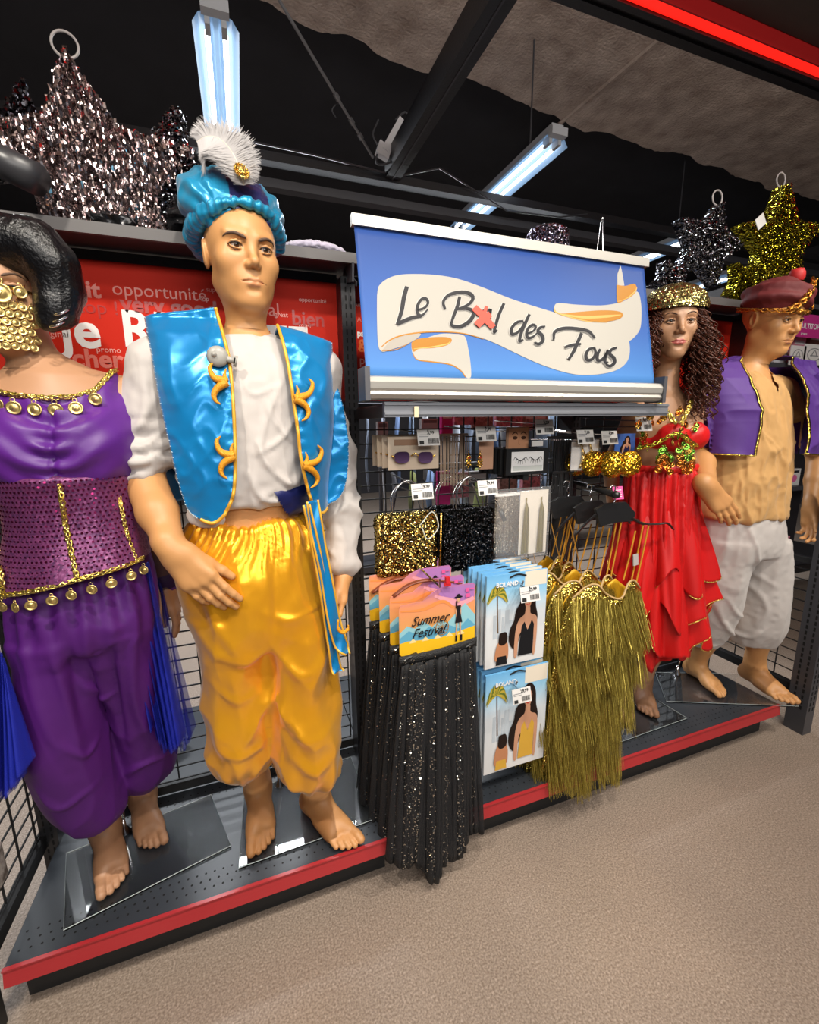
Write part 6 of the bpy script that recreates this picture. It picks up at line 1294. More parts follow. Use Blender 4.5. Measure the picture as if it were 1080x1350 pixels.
gq = glitter('gold_sequin', (1., .62, .06), (.40, .20, .01), 330, 1.2, .2)
def bustier(px, py, Y, label):
    c = at(px, py, Y); t = empty('sequin_bustier', c, label, 'top', 'gold sequin bustiers'); s = Sdf(); s.ell(c+[-.032, 0, .0], (.044, .032, .046), k=.01).ell(c+[.034, -.004, .0], (.044, .034, .046), k=.01); V, F = s.mesh(.004); N = vnormals(V, F); V = V+N*(.003*vnoise(V*190, 3))[:, None]; mesh_np('cups', V, F, gq, t); return t
b1 = bustier(818, 612, 1.19, 'frontmost gold sequin bustier beside the red top'); dup(b1, (-.022, .07, -.002), 'middle gold sequin bustier behind the front one'); dup(b1, (-.035, .14, -.006), 'rearmost gold sequin bustier on the hook')
# long fringe earring packs
def fringe_pack(px0, px1, py0, py1, Y, label):
    A, B = at(px0, py0, Y), at(px1, py1, Y); t = empty('fringe_earring_pack', ((A[0]+B[0])/2, Y, B[2]), label, 'earring pack', 'clear packs of long gold fringe earrings'); MB().bx(A[0]+.45*(B[0]-A[0]), B[0], Y, Y+.002, B[2]+.01, A[2]).build('card', mat('ivory_card', (.66, .60, .52), .5), t)
    clear_pack(A[0]-.003, B[0]+.003, B[2], A[2]+.012, Y-.008, t, .006); g = mat('olive_gold_thread', (.34, .27, .07), .35, .6); rnd = random.Random(px0)
    for cxu in (.56, .86):
        m = MB(); x = A[0]+(B[0]-A[0])*cxu; zt = A[2]-.035
        for k in range(46): dx = rnd.uniform(-1, 1); m.tube([(x, Y-.004, zt), (x+dx*.008, Y-.005-rnd.random()*.003, zt-.03), (x+dx*.014, Y-.004, B[2]+.012+rnd.uniform(0, .008))], .0011, 3, cap=False)
        m.tube([(x, Y-.004, zt+.012), (x, Y-.004, zt)], .0018, 6); m.build('tassel', g, t)
    return t
fringe_pack(655, 719, 650, 731, 1.24, 'frontmost clear pack of two long olive gold fringe earrings')
for k in range(3):
    A = at(655, 652, 1.24); tassel('fringe_strand_pack', 655+k*2-2, 690+k*2, 652-k*1, 726, 1.29+.05*k, glitter('silver_fringe', (.55, .48, .38), (.22, .17, .12), 600, .8, .3), ['pale silver fringe pack just behind the gold fringe earrings', 'second pale silver fringe pack behind the gold fringe earrings', 'rearmost pale silver fringe pack behind the gold fringe earrings'][k], 'fringe pack', 'silver fringe packs', 30, paper)
# handbags
def handbag(px0, px1, py0, py1, Y, m, label, sd):
    A, B = at(px0, py0, Y), at(px1, py1, Y); cx_, cz = (A[0]+B[0])/2, (A[2]+B[2])/2; wd, hh = (B[0]-A[0])/2, (A[2]-B[2])/2; t = empty('sequin_handbag', (cx_, Y, B[2]), label, 'handbag'); s = Sdf(); s.box((cx_, Y+.02, cz), (wd, .022, hh), rr=.018, k=.01)
    V, F = s.mesh(.0035); N = vnormals(V, F); V = V+N*(.0035*vnoise(V*160, sd)+.002*vnoise(V*330, sd+1))[:, None]; mesh_np('body', V, F, m, t)
    hm = MB(); hm.tube(bez([(cx_-wd*.45, Y+.01, cz+hh*.95), (cx_-wd*.42, Y+.01, cz+hh*1.55), (cx_-wd*.1, Y+.01, cz+hh*1.95), (cx_+wd*.25, Y+.01, cz+hh*1.9), (cx_+wd*.5, Y+.01, cz+hh*1.5), (cx_+wd*.55, Y+.01, cz+hh*.95)], 30), .0026, 7); hm.build('handle', chrome, t, True)
    hm = MB(); hm.tube(bez([(cx_-wd*.45, Y+.03, cz+hh*.95), (cx_-wd*.42, Y+.035, cz+hh*1.5), (cx_-wd*.1, Y+.04, cz+hh*1.85), (cx_+wd*.25, Y+.04, cz+hh*1.8), (cx_+wd*.55, Y+.03, cz+hh*.95)], 30), .0024, 7); hm.build('handle', chrome, t, True); return t, (cx_, Y, cz, wd, hh)
bg1 = glitter('gold_black_sequin', (1., .74, .22), (.015, .012, .008), 300, 1.3, .18, frac=.25); bk1 = glitter('black_sequin', (.12, .12, .13), (.003, .003, .003), 420, 1.2, .22, frac=.62)
t, (cx_, Y_, cz, wd, hh) = handbag(496, 578, 680, 754, 1.28, bg1, 'gold and black sequin handbag with silver handles', 3)
MB().tube(bez([(cx_+wd*.35, Y_-.008, cz+hh*.6), (cx_+wd*.75, Y_-.010, cz+hh*1.0), (cx_+wd*.95, Y_-.010, cz+hh*.5), (cx_+wd*.6, Y_-.010, cz+hh*.15), (cx_+wd*.4, Y_-.010, cz+hh*.55)], 26), .0018, 6).build('security_loop', mat('loop_white', (.6, .6, .55), .4), t, True)
t, _q = handbag(583, 652, 674, 748, 1.27, bk1, 'black sequin handbag with a gold side zip', 6)
MB().tube([(_q[0]-_q[3]*1.02, _q[1]+.002, _q[2]+_q[4]*.95), (_q[0]-_q[3]*1.05, _q[1]+.002, _q[2]-_q[4]*.9)], .0032, 7).build('zip', goldM, t, True)
MB().tube(bez([(_q[0]+_q[3]*.6, 1.262, _q[2]+_q[4]*1.05), (_q[0]+_q[3]*.85, 1.258, _q[2]+_q[4]*1.25), (_q[0]+_q[3]*1.05, 1.258, _q[2]+_q[4]*1.0)], 14), .0018, 6).box((_q[0]+_q[3]*1.18, 1.257, _q[2]+_q[4]*.72), (.012, .008, .040), rot('Y', -25)).build('security_tag', black_pl, t, True)
handbag(560, 625, 670, 738, 1.38, bk1, 'second black sequin handbag hidden behind the front black one', 9)

# ------------------------------------------------------------------ photo packs
def photo_pack(px0, py0, px1, py1, Y, topcol, label, grp, nm):
    A, B = at(px0, py0, Y), at(px1, py1, Y); t = empty('costume_pack', ((A[0]+B[0])/2, Y, B[2]), label, 'costume pack', grp); H_ = A[2]-B[2]
    MB().bx(A[0], B[0], Y, Y+.008, B[2], A[2]).build('packet', grad('pack_sky_'+nm, [(0, (.72, .72, .72)), (.55, (.70, .74, .78)), (.8, (.32, .60, .82)), (1, (.16, .45, .78))], 0, H_, .3), t)
    p = Print(lambda u, v: np.array([A[0]+(B[0]-A[0])*u, Y, A[2]+(B[2]-A[2])*v]), (0, -1, 0)); g1 = ink('city', (.50, .56, .62)); pg = ink('palm_green', (.13, .17, .03)); py_ = ink('palm_yellow', (.50, .38, .05))
    p.rect(.62, 0, .99, .16, ink('cream_corner', (.78, .70, .58)))
    for x0_, x1_, y_ in ((.12, .17, .42), (.18, .24, .36), (.26, .30, .45), (.31, .38, .38), (.38, .44, .5)): p.rect(x0_, y_, x1_, .68, g1)
    p.stroke([(.175, .22), (.185, .4), (.20, .62)], [.018, .016, .022], ink('trunk', (.16, .10, .06)), 8); 
    for k in range(15):
        a = -.4+k*(pi+.8)/14; l = .17; c_ = pg if k % 2 else py_; p.stroke([(.175, .20), (.175-l*.6*math.cos(a), .20-.09*math.sin(a)), (.175-l*math.cos(a), .20-.05*math.sin(a)+.085)], [.012, .034, .004], c_, 7)
    woman_print(p, .68, .31, .092, topcol, hairk, skk, 1.12)
    p.disc(.27, .67, .055, .055, hairk).poly(smooth([(.22, .70), (.32, .70), (.37, .78), (.37, .90), (.34, .93), (.19, .93), (.15, .90), (.17, .78)]), skk2).poly([(.19, .88), (.34, .88), (.36, .975), (.17, .975)], topcol).poly(smooth([(.22, .62), (.33, .62), (.35, .72), (.28, .76), (.21, .73)]), hairk)
    p.build('print', t); text_mesh('lettering', 'BOLAND', A+np.array([(B[0]-A[0])*.14, -.0045, -H_*.12]), .020, white_ink, t, .03)
    MB().tube(bez([((A[0]+B[0])/2-.03, Y-.001, A[2]-.012), ((A[0]+B[0])/2, Y-.002, A[2]-.004), ((A[0]+B[0])/2+.03, Y-.001, A[2]-.012)], 8), .003, 5).build('hang_hole', hole, t)
    return t
pk1 = photo_pack(642, 761, 716, 866, 1.15, ink('black_top', (.012, .012, .014)), 'frontmost upper pack showing a woman in a black top', 'upper packs with a black top', 'a')
pk2 = photo_pack(641, 892, 716, 998, 1.15, mat('ink_gold_top', (.72, .42, .06), .35, .2), 'frontmost lower pack showing a woman in a gold top', 'lower packs with a gold top', 'b')
od = ['second', 'third', 'fourth', 'fifth', 'sixth']
for k in range(5):
    dup(pk1, (-.002*k+.003*(k % 2), .028*(k+1), -.002*(k % 2)), od[k]+' pack from the front in the upper black top stack'); dup(pk2, (-.002*k+.003*(k % 2), .028*(k+1), -.002*(k % 2)), od[k]+' pack from the front in the lower gold top stack')
for px, py, l in ((690, 770, 'steel hook carrying the upper stack of photo packs'), (682, 902, 'steel hook carrying the lower stack of photo packs')):
    a = at(px, py, 1.12); o = MB().tube([(a[0], 1.12, a[2]+.01), (a[0], 1.125, a[2]-.004), (a[0], 1.55, a[2]+.03)], .0028, 6).build('display_hook', chrome); tag(o, l, 'hook'); recenter(o)

# ------------------------------------------------------------------ tulle skirts on festival cards
tl = mat('black_tulle', (.012, .012, .014), .75, alpha=.80); tl2 = mat('black_tulle_edge', (.012, .012, .014), .75, alpha=.35); elas = mat('black_elastic', (.014, .014, .015), .55, bump=(.5, 300, 1)); spark = mat('silver_speck', (.9, .86, .75), .12, 1)
def festival_skirt(label):
    A, B = at(526, 803, 1.10), at(627, 771, 1.10); x0, x1 = A[0], B[0]; zb_, zt = at(627, 849, 1.10)[2]+.004, .985; zt = A[2]+.045
    t = empty('tulle_skirt', ((x0+x1)/2, 1.10, .09), label, 'skirt', 'black tulle skirts on festival cards'); W_, H_ = x1-x0, zt-zb_
    shape = [(0, 0.24), (.02, .19), (.30, .17), (.42, .06), (.55, .0), (.97, .0), (1, .04), (1, .92), (.97, .96), (.60, .985), (.03, 1), (0, .95)]
    mp = lambda u, v: np.array([x0+W_*u, 1.10, zt-H_*v]); P = [mp(*q) for q in shape]
    MB().poly(P, .002).build('card', grad('festival_sky', [(0, (.85, .42, .02)), (.30, (.80, .36, .04)), (.45, (.75, .35, .12)), (.75, (.80, .30, .14)), (1, (.42, .16, .42))], .70, .90, .3), t)
    p = Print(mp, (0, -1, 0)); yl = ink('sand_yellow', (.85, .50, .02)); b1_ = ink('hill_blue', (.12, .38, .55)); b2_ = ink('hill_teal', (.28, .55, .62)); vi = ink('sky_violet', (.40, .18, .46)); orr = ink('sunset_orange', (.85, .28, .08))
    p.poly([(.56, .02), (.97, .02), (.985, .05), (.985, .22), (.8, .30), (.6, .2), (.5, .1)], vi); p.stroke([(.45, .12), (.6, .2), (.8, .30), (.98, .24)], [.03, .10, .06], ink('cloud_pink', (.80, .35, .42))); p.stroke([(.02, .28), (.3, .30), (.55, .22), (.7, .34)], [.02, .06, .03], orr)
    p.poly([(.0, .62), (.1, .52), (.2, .58), (.3, .48), (.42, .60), (.52, .50), (.62, .58), (.75, .42), (.86, .30), (1, .52), (1, .75), (0, .75)], b2_); p.poly([(0, .70), (.12, .60), (.25, .70), (.38, .58), (.5, .68), (.62, .60), (.78, .70), (.9, .56), (1, .68), (1, .80), (0, .80)], b1_); p.poly([(0, .78), (.1, .76), (.5, .80), (1, .70), (1, .915), (.97, .95), (.60, .975), (.03, .99), (.0, .94)], yl)
    for k in range(5): p.poly([(.12+.16*k, .80), (.17+.16*k, .73), (.22+.16*k, .80)], ink('tent', (.9, .68, .3)))
    for a in np.linspace(0, pi, 7)[:-1]: p.stroke([(.55-.085*math.cos(a), .63-.12*math.sin(a)), (.55+.085*math.cos(a), .63+.12*math.sin(a))], .006, gd, 3)
    p.stroke([(.55+.085*math.cos(a), .63+.12*math.sin(a)) for a in np.linspace(0, 2*pi, 13)], .010, gd, 40)
    bl = ink('black_dress', (.015, .012, .015)); sk_ = ink('figure_skin', (.62, .36, .22)); p.stroke([(.74, .38), (.745, .60), (.735, .85)], [.03, .022, .016], sk_); p.stroke([(.79, .38), (.79, .60), (.80, .85)], [.03, .022, .016], sk_); p.poly([(.73, .32), (.80, .32), (.79, .42), (.82, .60), (.72, .60), (.745, .42)], bl); p.disc(.765, .225, .022, .040, sk_).disc(.765, .185, .055, .018, bl).disc(.765, .165, .026, .03, bl).stroke([(.74, .24), (.735, .36)], .02, hairk, 4).rect(.725, .80, .75, .90, bl).rect(.79, .80, .82, .90, bl)
    p.rect(.86, .06, .91, .12, pinkc).rect(.86, .15, .92, .21, pinkc).stroke([(.92, .08), (.97, .08)], .02, pinkc, 3); p.build('print', t)
    text_mesh('lettering', 'Summer', mp(.14, .53)+[0, -.004, 0], .040, bl, t, .004, shear=.5, sx=.85); text_mesh('lettering', 'Festival', mp(.15, .72)+[0, -.004, 0], .040, bl, t, .004, shear=.5, sx=.85)
    zt2 = zb_+.010
    # elastic band below the card: two peaks and a dip
    xs = np.linspace(0, 1, 40); zz = lambda u: zt2-.004-.016*np.sin(u*pi)*0+.016*u-.022*np.exp(-((u-.12)/.1)**2)*0
    G = [[(x0-.004+(W_+.008)*u, 1.094-.010*math.sin(u*pi), zz(u)-k*.030+.0) for u in xs] for k in (0, .5, 1)]; V, F = sheet(np.array(G), .003); mesh_np('waistband', V, F, elas, t)
    MB().poly([mp(.02, 1.16)+[0, -.006, 0], mp(.10, 1.02)+[0, -.006, 0], mp(.30, .94)+[0, -.006, 0], mp(.33, 1.0)+[0, -.006, 0], mp(.22, 1.12)+[0, -.006, 0], mp(.06, 1.22)+[0, -.006, 0]], .002).build('card_clip', mat('ink_clip_yellow', (.8, .5, .04), .4), t)
    for u in (.12, .9): MB().tube(bez([mp(u-.10, 1.04)+[0, -.004, 0], mp(u, .99)+[0, -.008, 0], mp(u+.09, .98)+[0, -.004, 0]], 8), .006, 6).build('clip_arm', black_pl, t)
    for l in range(2):
        n = 170; G = []; ztop = zb_-.022
        for s_ in np.linspace(0, 1, 26):
            u = np.linspace(0, 1, n); wd_ = W_*(.5+.15*s_)+.010*s_; a = (u-.5)*2; x = (x0+x1)/2-.012*s_+a*wd_; ph = u*112+l*2+2.2*np.sin(u*9+l)+1.4*np.sin(u*23+2*s_); amp = (.003+.007*s_)*(.65+.5*np.sin(u*17+l*3))
            bot = .085+.028*np.sin(u*9+l*1.7)+.012*np.sin(u*23+1)+.03*np.abs(a)**2-.03*(1-l)*np.exp(-((u-.35)/.13)**2); z = (zz(np.clip(u, 0, 1))-.026)*(1-s_)+bot*s_
            y = 1.085+.05*l*(.3+s_)-.03*np.cos(a*pi/2)*(.4+s_*.6)+amp*np.sin(ph)+.008*np.sin(u*21+s_*2)+.0025*np.sin(u*190+s_*5)*(.4+s_); G.append(np.stack([x+.003*np.cos(ph)*(1+s_), y, z], 1))
        V, F = sheet(np.array(G), .0006); mesh_np('tulle_layer', V, F, tl if l == 1 else mat('black_tulle_front', (.012, .012, .014), .75, alpha=.80), t)
        if l == 0:
            m = MB(); rnd = random.Random(2); Gn = np.array(G)
            for k in range(3200):
                cl = rnd.choice((.05, .14, .20, .27, .40, .55, .72, .9)); u = min(.995, max(.005, rnd.gauss(cl, .012))); v = rnd.random()**.8; i, j = int(v*25), int(u*(n-1)); q = Gn[i, j]+[rnd.uniform(-.003, .003), -.0045, rnd.uniform(-.018, .018)]; r_ = rnd.uniform(.0006, .0016); R = rot('Z', rnd.uniform(-50, 50)) @ rot('X', rnd.uniform(-40, 40)); m.add(np.array([(-r_, 0, -r_), (r_, 0, -r_), (r_, 0, r_), (-r_, 0, r_)]) @ R.T+q, [(0, 1, 2, 3)])
            m.build('glitter_specks', spark, t)['kind'] = 'stuff'
    return t
s1_ = festival_skirt('frontmost black tulle skirt under the largest festival card')
for k, (dx, dy, dz) in enumerate([(-.010, .055, .008), (-.022, .12, .020), (-.034, .19, .03)]): dup(s1_, (dx, dy, dz), ['second', 'third', 'rearmost'][k]+' black tulle skirt and festival card counted from the front')
o = MB().tube([at(580, 764, 1.06), at(580, 774, 1.08), (at(580, 770, 1.08)[0], 1.55, at(580, 770, 1.08)[2]+.02)], .003, 6).build('display_hook', chrome); tag(o, 'steel hook carrying the tulle skirts, tip above the festival card', 'hook'); recenter(o)
c = at(590, 765, 1.09); o = MB().box(c, (.012, .010, .020)).box(c+[0, 0, -.012], (.020, .008, .008)).build('hook_lock', mat('red_plastic', (.6, .02, .03), .3)); tag(o, 'small red lock on the hook above the festival card', 'lock'); recenter(o)
rs_ = mat('rust_plastic', (.20, .045, .02), .35)
for k, (x, y, Yy) in enumerate([(560, 772, 1.16), (530, 768, 1.28)]):
    c = at(x, y, Yy); o = MB().tube(bez([c+[-.10, 0, -.02], c+[-.05, 0, .008], c+[0, -.005, .018], c+[.07, 0, .006], c+[.12, 0, -.01]], 20), .009, 8, flat=.5).build('hanger', rs_, None, True); tag(o, ['rust brown hanger lying above the front festival card', 'rust brown hanger farther back behind the festival cards'][k], 'hanger'); recenter(o)

# ------------------------------------------------------------------ gold fringe dresses
tin = mat('olive_gold_tinsel', (.24, .165, .018), .33, .65, var=(240, (.56, .44, .09), .14)); tin2 = glitter('gold_foil', (.95, .75, .18), (.40, .28, .03), 420, 1.1, .2); lin = mat('gold_lining', (.75, .42, .02), .4, .3); strap = mat('orange_ribbon', (.62, .28, .02), .45); pip = mat('tan_binding', (.50, .33, .14), .6)
def fringe_dress(label):
    Y = 1.15; c = at(785, 770, Y); t = empty('fringe_dress', (1.15, Y, .14), label, 'dress', 'gold fringe dresses on black hangers'); xc = 1.155; top = at(785, 768, Y)[2]; rnd = random.Random(6)
    # body sheet with sweetheart top
    def wdt(z): return np.interp(z, [.14, .30, .50, .68, .82, .90], [.155, .165, .185, .19, .165, .13])
    def xcn(z): return np.interp(z, [.14, .5, .9], [1.075, 1.125, 1.165])
    topz = lambda u: .875+.030*np.exp(-((u-.18)/.12)**2)+.022*np.exp(-((u-.82)/.13)**2)-.03*np.exp(-((u-.55)/.16)**2)-.045*np.clip(u-.85, 0, 1)*4-.03*np.clip(.08-u, 0, 1)*8
    n = 60; u = np.linspace(0, 1, n); G = []
    def surf(u, z): a = (u-.5)*2; return xcn(z)+a*wdt(z), Y-.035*np.cos(a*pi/2)**.8+.006*np.sin(u*19)
    for s_ in np.linspace(0, 1, 40):
        z = topz(u)*(1-s_)+.17*s_; x, y = surf(u, z); G.append(np.stack([x, y, z], 1))
    G = np.array(G); V, F = sheet(G, .002); mesh_np('front', V, F, tin2, t); Gb = G.copy(); Gb[:, :, 1] = 2*(Y+.012)-Gb[:, :, 1]+.012; Gb[:, :, 2] -= .02*(1-np.linspace(0, 1, 40))[:, None]; V, F = sheet(Gb, .002); mesh_np('back', V, F, lin, t)
    MB().tube(G[0]+[0, -.002, .001], .0036, 6).build('neck_binding', pip, t, True)
    for a_, nm in ((G[0, 0], 0), (G[0, -1], 1)): MB().tube(bez([a_, a_+[.01-.02*nm, .0, -.03], a_+[-.0, .012, -.055]], 8), .0035, 6).build('armhole_binding', pip, t, True)
    tiers = [(.865, .655), (.685, .50), (.52, .335), (.355, .145)]
    for i, (za, zb_) in enumerate(tiers):
        V = []; F = []; k = 0; N_ = 560
        for j in range(N_):
            uu = (j+rnd.random())/N_; z0 = min(za, float(topz(uu))-.012)-rnd.uniform(0, .025); a = (uu-.5)*2; zl = zb_+.016*math.sin(uu*13+i*2)+.016*math.sin(uu*31+i)+rnd.uniform(-.005, .022); off = -.020-.036*rnd.random(); pts = []; sw = rnd.uniform(-.009, .009)+.010*math.sin(uu*25+i*2)
            for s_ in (0, .33, .66, 1):
                z = z0+(zl-z0)*s_; x, y = surf(uu, z0); x2, y2 = surf(uu, zl); pts.append(np.array([x+(x2-x)*s_*.9+sw*s_*s_, y+(y2-y)*s_+off*(.05+1.3*s_)+.004*math.sin(s_*3+j), z]))
            wv = np.array([.00062*(1+.3*rnd.random()), .0004*rnd.uniform(-1, 1), 0])
            for q in pts: V += [q-wv, q+wv]
            for s_ in range(3): F.append((k+2*s_, k+2*s_+1, k+2*s_+3, k+2*s_+2))
            k += 8
        mesh_np('fringe_tier', np.array(V), np.array(F), tin, t)['kind'] = 'stuff'
    # straps up to the hanger
    h0 = at(800, 682, Y)
    for (ax, ay), (bx_, by) in (((752, 692), (770, 772)), ((849, 688), (832, 768)), ((856, 690), (838, 772)), ((838, 700), (822, 765))):
        p0, p1 = at(ax, ay, Y), at(bx_, by, Y-.02); MB().tube([p0, (p0+p1)/2+[.002, 0, 0], p1], .003, 5, flat=.4).build('strap', strap, t)
    # hanger
    m = MB(); m.tube(bez([at(743, 740, Y+.05), at(752, 715, Y+.035), at(768, 695, Y+.015), at(786, 678, Y)], 16), [.006]*8+[.009]*8, 8, flat=.5); m.poly([at(786, 672, Y-.004), at(800, 664, Y-.004), at(826, 662, Y-.004), at(838, 676, Y-.004), at(836, 686, Y-.004), at(812, 689, Y-.004), at(792, 694, Y-.004)], .012); m.tube(bez([at(832, 682, Y), at(846, 690, Y), at(866, 691, Y-.005), at(880, 690, Y-.01), at(888, 698, Y-.012)], 16), [.009]*5+[.006]*9+[.005]*2, 8, flat=.6); m.build('hanger_bar', black_pl, t)
    hk = at(809, 663, Y); rz = at(808, 648, Y); MB().tube(bez([hk, hk+[.006, 0, .012], hk+[-.004, 0, .024], rz+[.010, .0, .004], rz+[.008, 0, .018], rz+[-.008, 0, .018], rz+[-.013, 0, .006]], 26), .0022, 6).build('hanger_hook', chrome, t, True)
    return t
rail0, rail1 = at(752, 633, 1.52), at(810, 652, 1.135)
o = empty('display_rail', (rail0+rail1)/2, 'short black rail with a ball end holding the gold dresses', 'rail'); MB().tube([rail0, rail1], .011, 12).build('bar', black_pl, o, True); MB().lathe([(0, .014), (.010, .011), (.014, 0), (.010, -.010), (0, -.012)], rail1+[0, -.006, 0], 14, rot('X', 90)).build('end_ball', black_pl, o, True)
dr = fringe_dress('frontmost gold fringe dress, shown in full with four tiers')
for k, (dx, dy, dz, rz_) in enumerate([(-.035, .07, -.004, 6), (-.075, .14, .004, -4), (-.085, .22, .006, 8), (-.07, .30, .01, 2)]):
    dup(dr, (dx, dy, dz), ['second gold fringe dress, left edge showing behind the front one', 'third gold fringe dress from the front', 'fourth gold fringe dress from the front', 'rearmost gold fringe dress close to the wire grid'][k], None, rz_)
a = at(838, 738, 1.12); o = MB().box(a, (.022, .004, .040), rot('Y', -8)).build('swing_label', mat('label_grey', (.45, .42, .40), .5)); tag(o, 'grey paper label hanging at the right strap of the front gold dress', 'label'); recenter(o)

# ------------------------------------------------------------------ things on top of the shelf
ZT = 1.9385
silver = glitter('silver_tinsel', (.86, .74, .74), (.20, .13, .13), 95, 1.3, .16, stretch=(1.6, 1, .8)); goldt = glitter('gold_tinsel', (.9, .8, .05), (.10, .08, .01), 130, 1.5, .18, frac=.25, stretch=(1, 1, 2.4)); dkt = glitter('dark_silver_tinsel', (.55, .55, .6), (.02, .02, .025), 130, 1.5, .16, frac=.3, stretch=(1, 1, 2.4))
def star(c, R_, r_, roll, yaw, depth, m, label, name='tinsel_star', ring=True, pts=5, frin=500):
    t = empty(name, (c[0], c[1], ZT), label, 'star'); Rm = rot('Z', yaw) @ rot('Y', roll); V = []; n = pts*2; out = []
    for i in range(n): a = pi/2+i*pi/pts; rr = R_ if i % 2 == 0 else r_; out.append((rr*math.cos(a), rr*math.sin(a)))
    m_ = MB(); K = 10; Q = []
    for i in range(n):
        a, b_ = np.array(out[i]), np.array(out[(i+1) % n]); Q += [a+(b_-a)*s_ for s_ in np.linspace(0, 1, K+1)[:-1]]
    rnd = np.random.default_rng(3); fr = []; 
    for lv, (k, dy) in enumerate(((1, .85), (.97, 1), (.7, 1.05), (.4, 1.15), (.02, 1.2))):
        fr.append([np.array([q[0]*k+rnd.normal(0, .002), -depth*dy/1.2, q[1]*k+rnd.normal(0, .002)]) for q in Q])
    bk = [np.array([q[0], depth*.8, q[1]]) for q in Q]; G = np.array([bk]+fr)
    G = G @ Rm.T+np.asarray(c); G[:, :, 2] = np.maximum(G[:, :, 2], ZT+.0005); m_.grid(G, 0, True); m_.build('star_body', m, t)
    # ragged tinsel ends
    V = []; F = []; k = 0; rn = random.Random(5)
    P2 = [(q[0], q[1]) for q in Q]
    def inside(x, z):
        w_ = False; j = len(P2)-1
        for i in range(len(P2)):
            xi, zi = P2[i]; xj, zj = P2[j]
            if (zi > z) != (zj > z) and x < (xj-xi)*(z-zi)/(zj-zi)+xi: w_ = not w_
            j = i
        return w_
    while k < frin*4:
        x, z = rn.uniform(-R_, R_), rn.uniform(-R_, R_)
        if not inside(x, z) or (np.array([x, 0, z]) @ Rm.T)[2]+c[2] < ZT+.025: continue
        y = -depth*(1.0+.1*rn.random())-.004; l = rn.uniform(.010, .022); wq = rn.uniform(.0018, .004); ty = rn.uniform(-.010, .012); q = [(-wq, 0, 0), (wq, 0, 0), (wq, -ty, -l), (-wq, -ty, -l)]
        for a_ in q: V.append(np.array([x+a_[0], y+a_[1], z+a_[2]]) @ Rm.T+np.asarray(c))
        F.append((k, k+1, k+2, k+3)); k += 4
    mesh_np('tinsel', np.array(V), np.array(F), m, t, False)['kind'] = 'stuff'
    if ring: tp_ = np.asarray(c)+Rm @ np.array([0, 0, R_]); MB().tube([tp_+[.028*math.sin(a), 0, .022-.028*math.cos(a)] for a in np.linspace(0, 2*pi, 25)[:-1]], .003, 6, closed=True).build('hanging_ring', mat('ring_white', (.55, .5, .48), .4), t, True)
    return t
c = at(125, 225, 1.50); c[2] = 2.075; sil = star(c, .265, .135, -6, 6, .045, silver, 'large silver and pink tinsel star at the left end of the top shelf', frin=1500)
star(at(215, 232, 1.53), .17, .08, 24, -20, .03, dkt, 'dark silver tinsel star tucked behind the large silver star', ring=False)
star(at(30, 215, 1.54)+[0, 0, .03], .16, .07, 10, 20, .03, glitter('black_foil', (.10, .10, .12), (.004, .004, .005), 110, 1.4, .2), 'black foil star at the far left of the top shelf', ring=False)
cy0 = at(22, 235, 1.36); o = MB().tube([cy0+[-.10, .05, .075], cy0+[.045, -.02, -.005]], [.036, .033], 24).build('display_cylinder', mat('grey_plastic', (.03, .03, .034), .35), None, True); tag(o, 'dark grey cylinder lying at the far left of the top shelf', 'cylinder'); recenter(o); o.location.z = max(o.location.z, ZT+.001)
def crumple(px, py, Y, sx, sy, sz, m, label, sd, name='crumpled_foil'):
    c = at(px, py, Y); c[2] = ZT; s = Sdf(); s.ell(c+[0, 0, sz*.8], (sx, sy, sz), k=.01); V, F = s.mesh(.005); N = vnormals(V, F); V = V+N*(min(sx, sz)*.55*ridge(V*38, sd))[:, None]; V[:, 2] = np.maximum(V[:, 2], ZT); o = mesh_np(name, V, F, m, None, False); tag(o, label, 'decoration'); recenter(o); return o
foil = mat('black_crumpled_foil', (.02, .02, .022), .2, .6)
crumple(148, 285, 1.43, .055, .03, .018, foil, 'crumpled black foil lying before the large silver star', 3); crumple(242, 285, 1.44, .03, .03, .05, foil, 'crumpled black foil beside the turquoise turban', 5); crumple(640, 312, 1.45, .045, .03, .02, foil, 'black glitter piece peeking over the banner', 6)
c = at(415, 330, 1.47); s = Sdf(); s.ell((c[0], 1.48, ZT+.018), (.098, .07, .020), k=.01); V, F = s.mesh(.004); N = vnormals(V, F); V = V+N*(.003*vnoise(V*240, 4))[:, None]; V[:, 2] = np.maximum(V[:, 2], ZT); o = mesh_np('plush_hat', V, F, mat('lilac_white_plush', (.50, .46, .58), .95, sheen=.8)); tag(o, 'flat white plush hat lying on the shelf beside the banner', 'hat'); recenter(o)
c = at(722, 320, 1.50); t = empty('glitter_hat', (c[0], 1.50, ZT), 'dark sequined hat showing above the banner', 'hat'); s = Sdf(); s.loft([(ZT, c[0], 1.50, .080, .075), (ZT+.10, c[0], 1.50, .080, .075), (ZT+.175, c[0], 1.50, .074, .070), (ZT+.20, c[0], 1.50, .05, .05)], k=.01); V, F = s.mesh(.005); N = vnormals(V, F); V = V+N*(.003*vnoise(V*200, 4))[:, None]; mesh_np('crown', V, F, glitter('lilac_black_sequin', (.75, .68, .85), (.03, .025, .04), 260, 1.5, .18, frac=.3), t)
a = at(792, 325, 1.48); o = MB().tube(bez([[a[0]-.03, 1.48, ZT+.002], a+[-.01, 0, .04], a+[.0, 0, .10], a+[.006, 0, .04], [a[0]+.03, 1.48, ZT+.002]], 20), .0015, 5).build('wire_stand', chrome); tag(o, 'thin wire stand peeking over the right part of the banner', 'stand'); recenter(o)
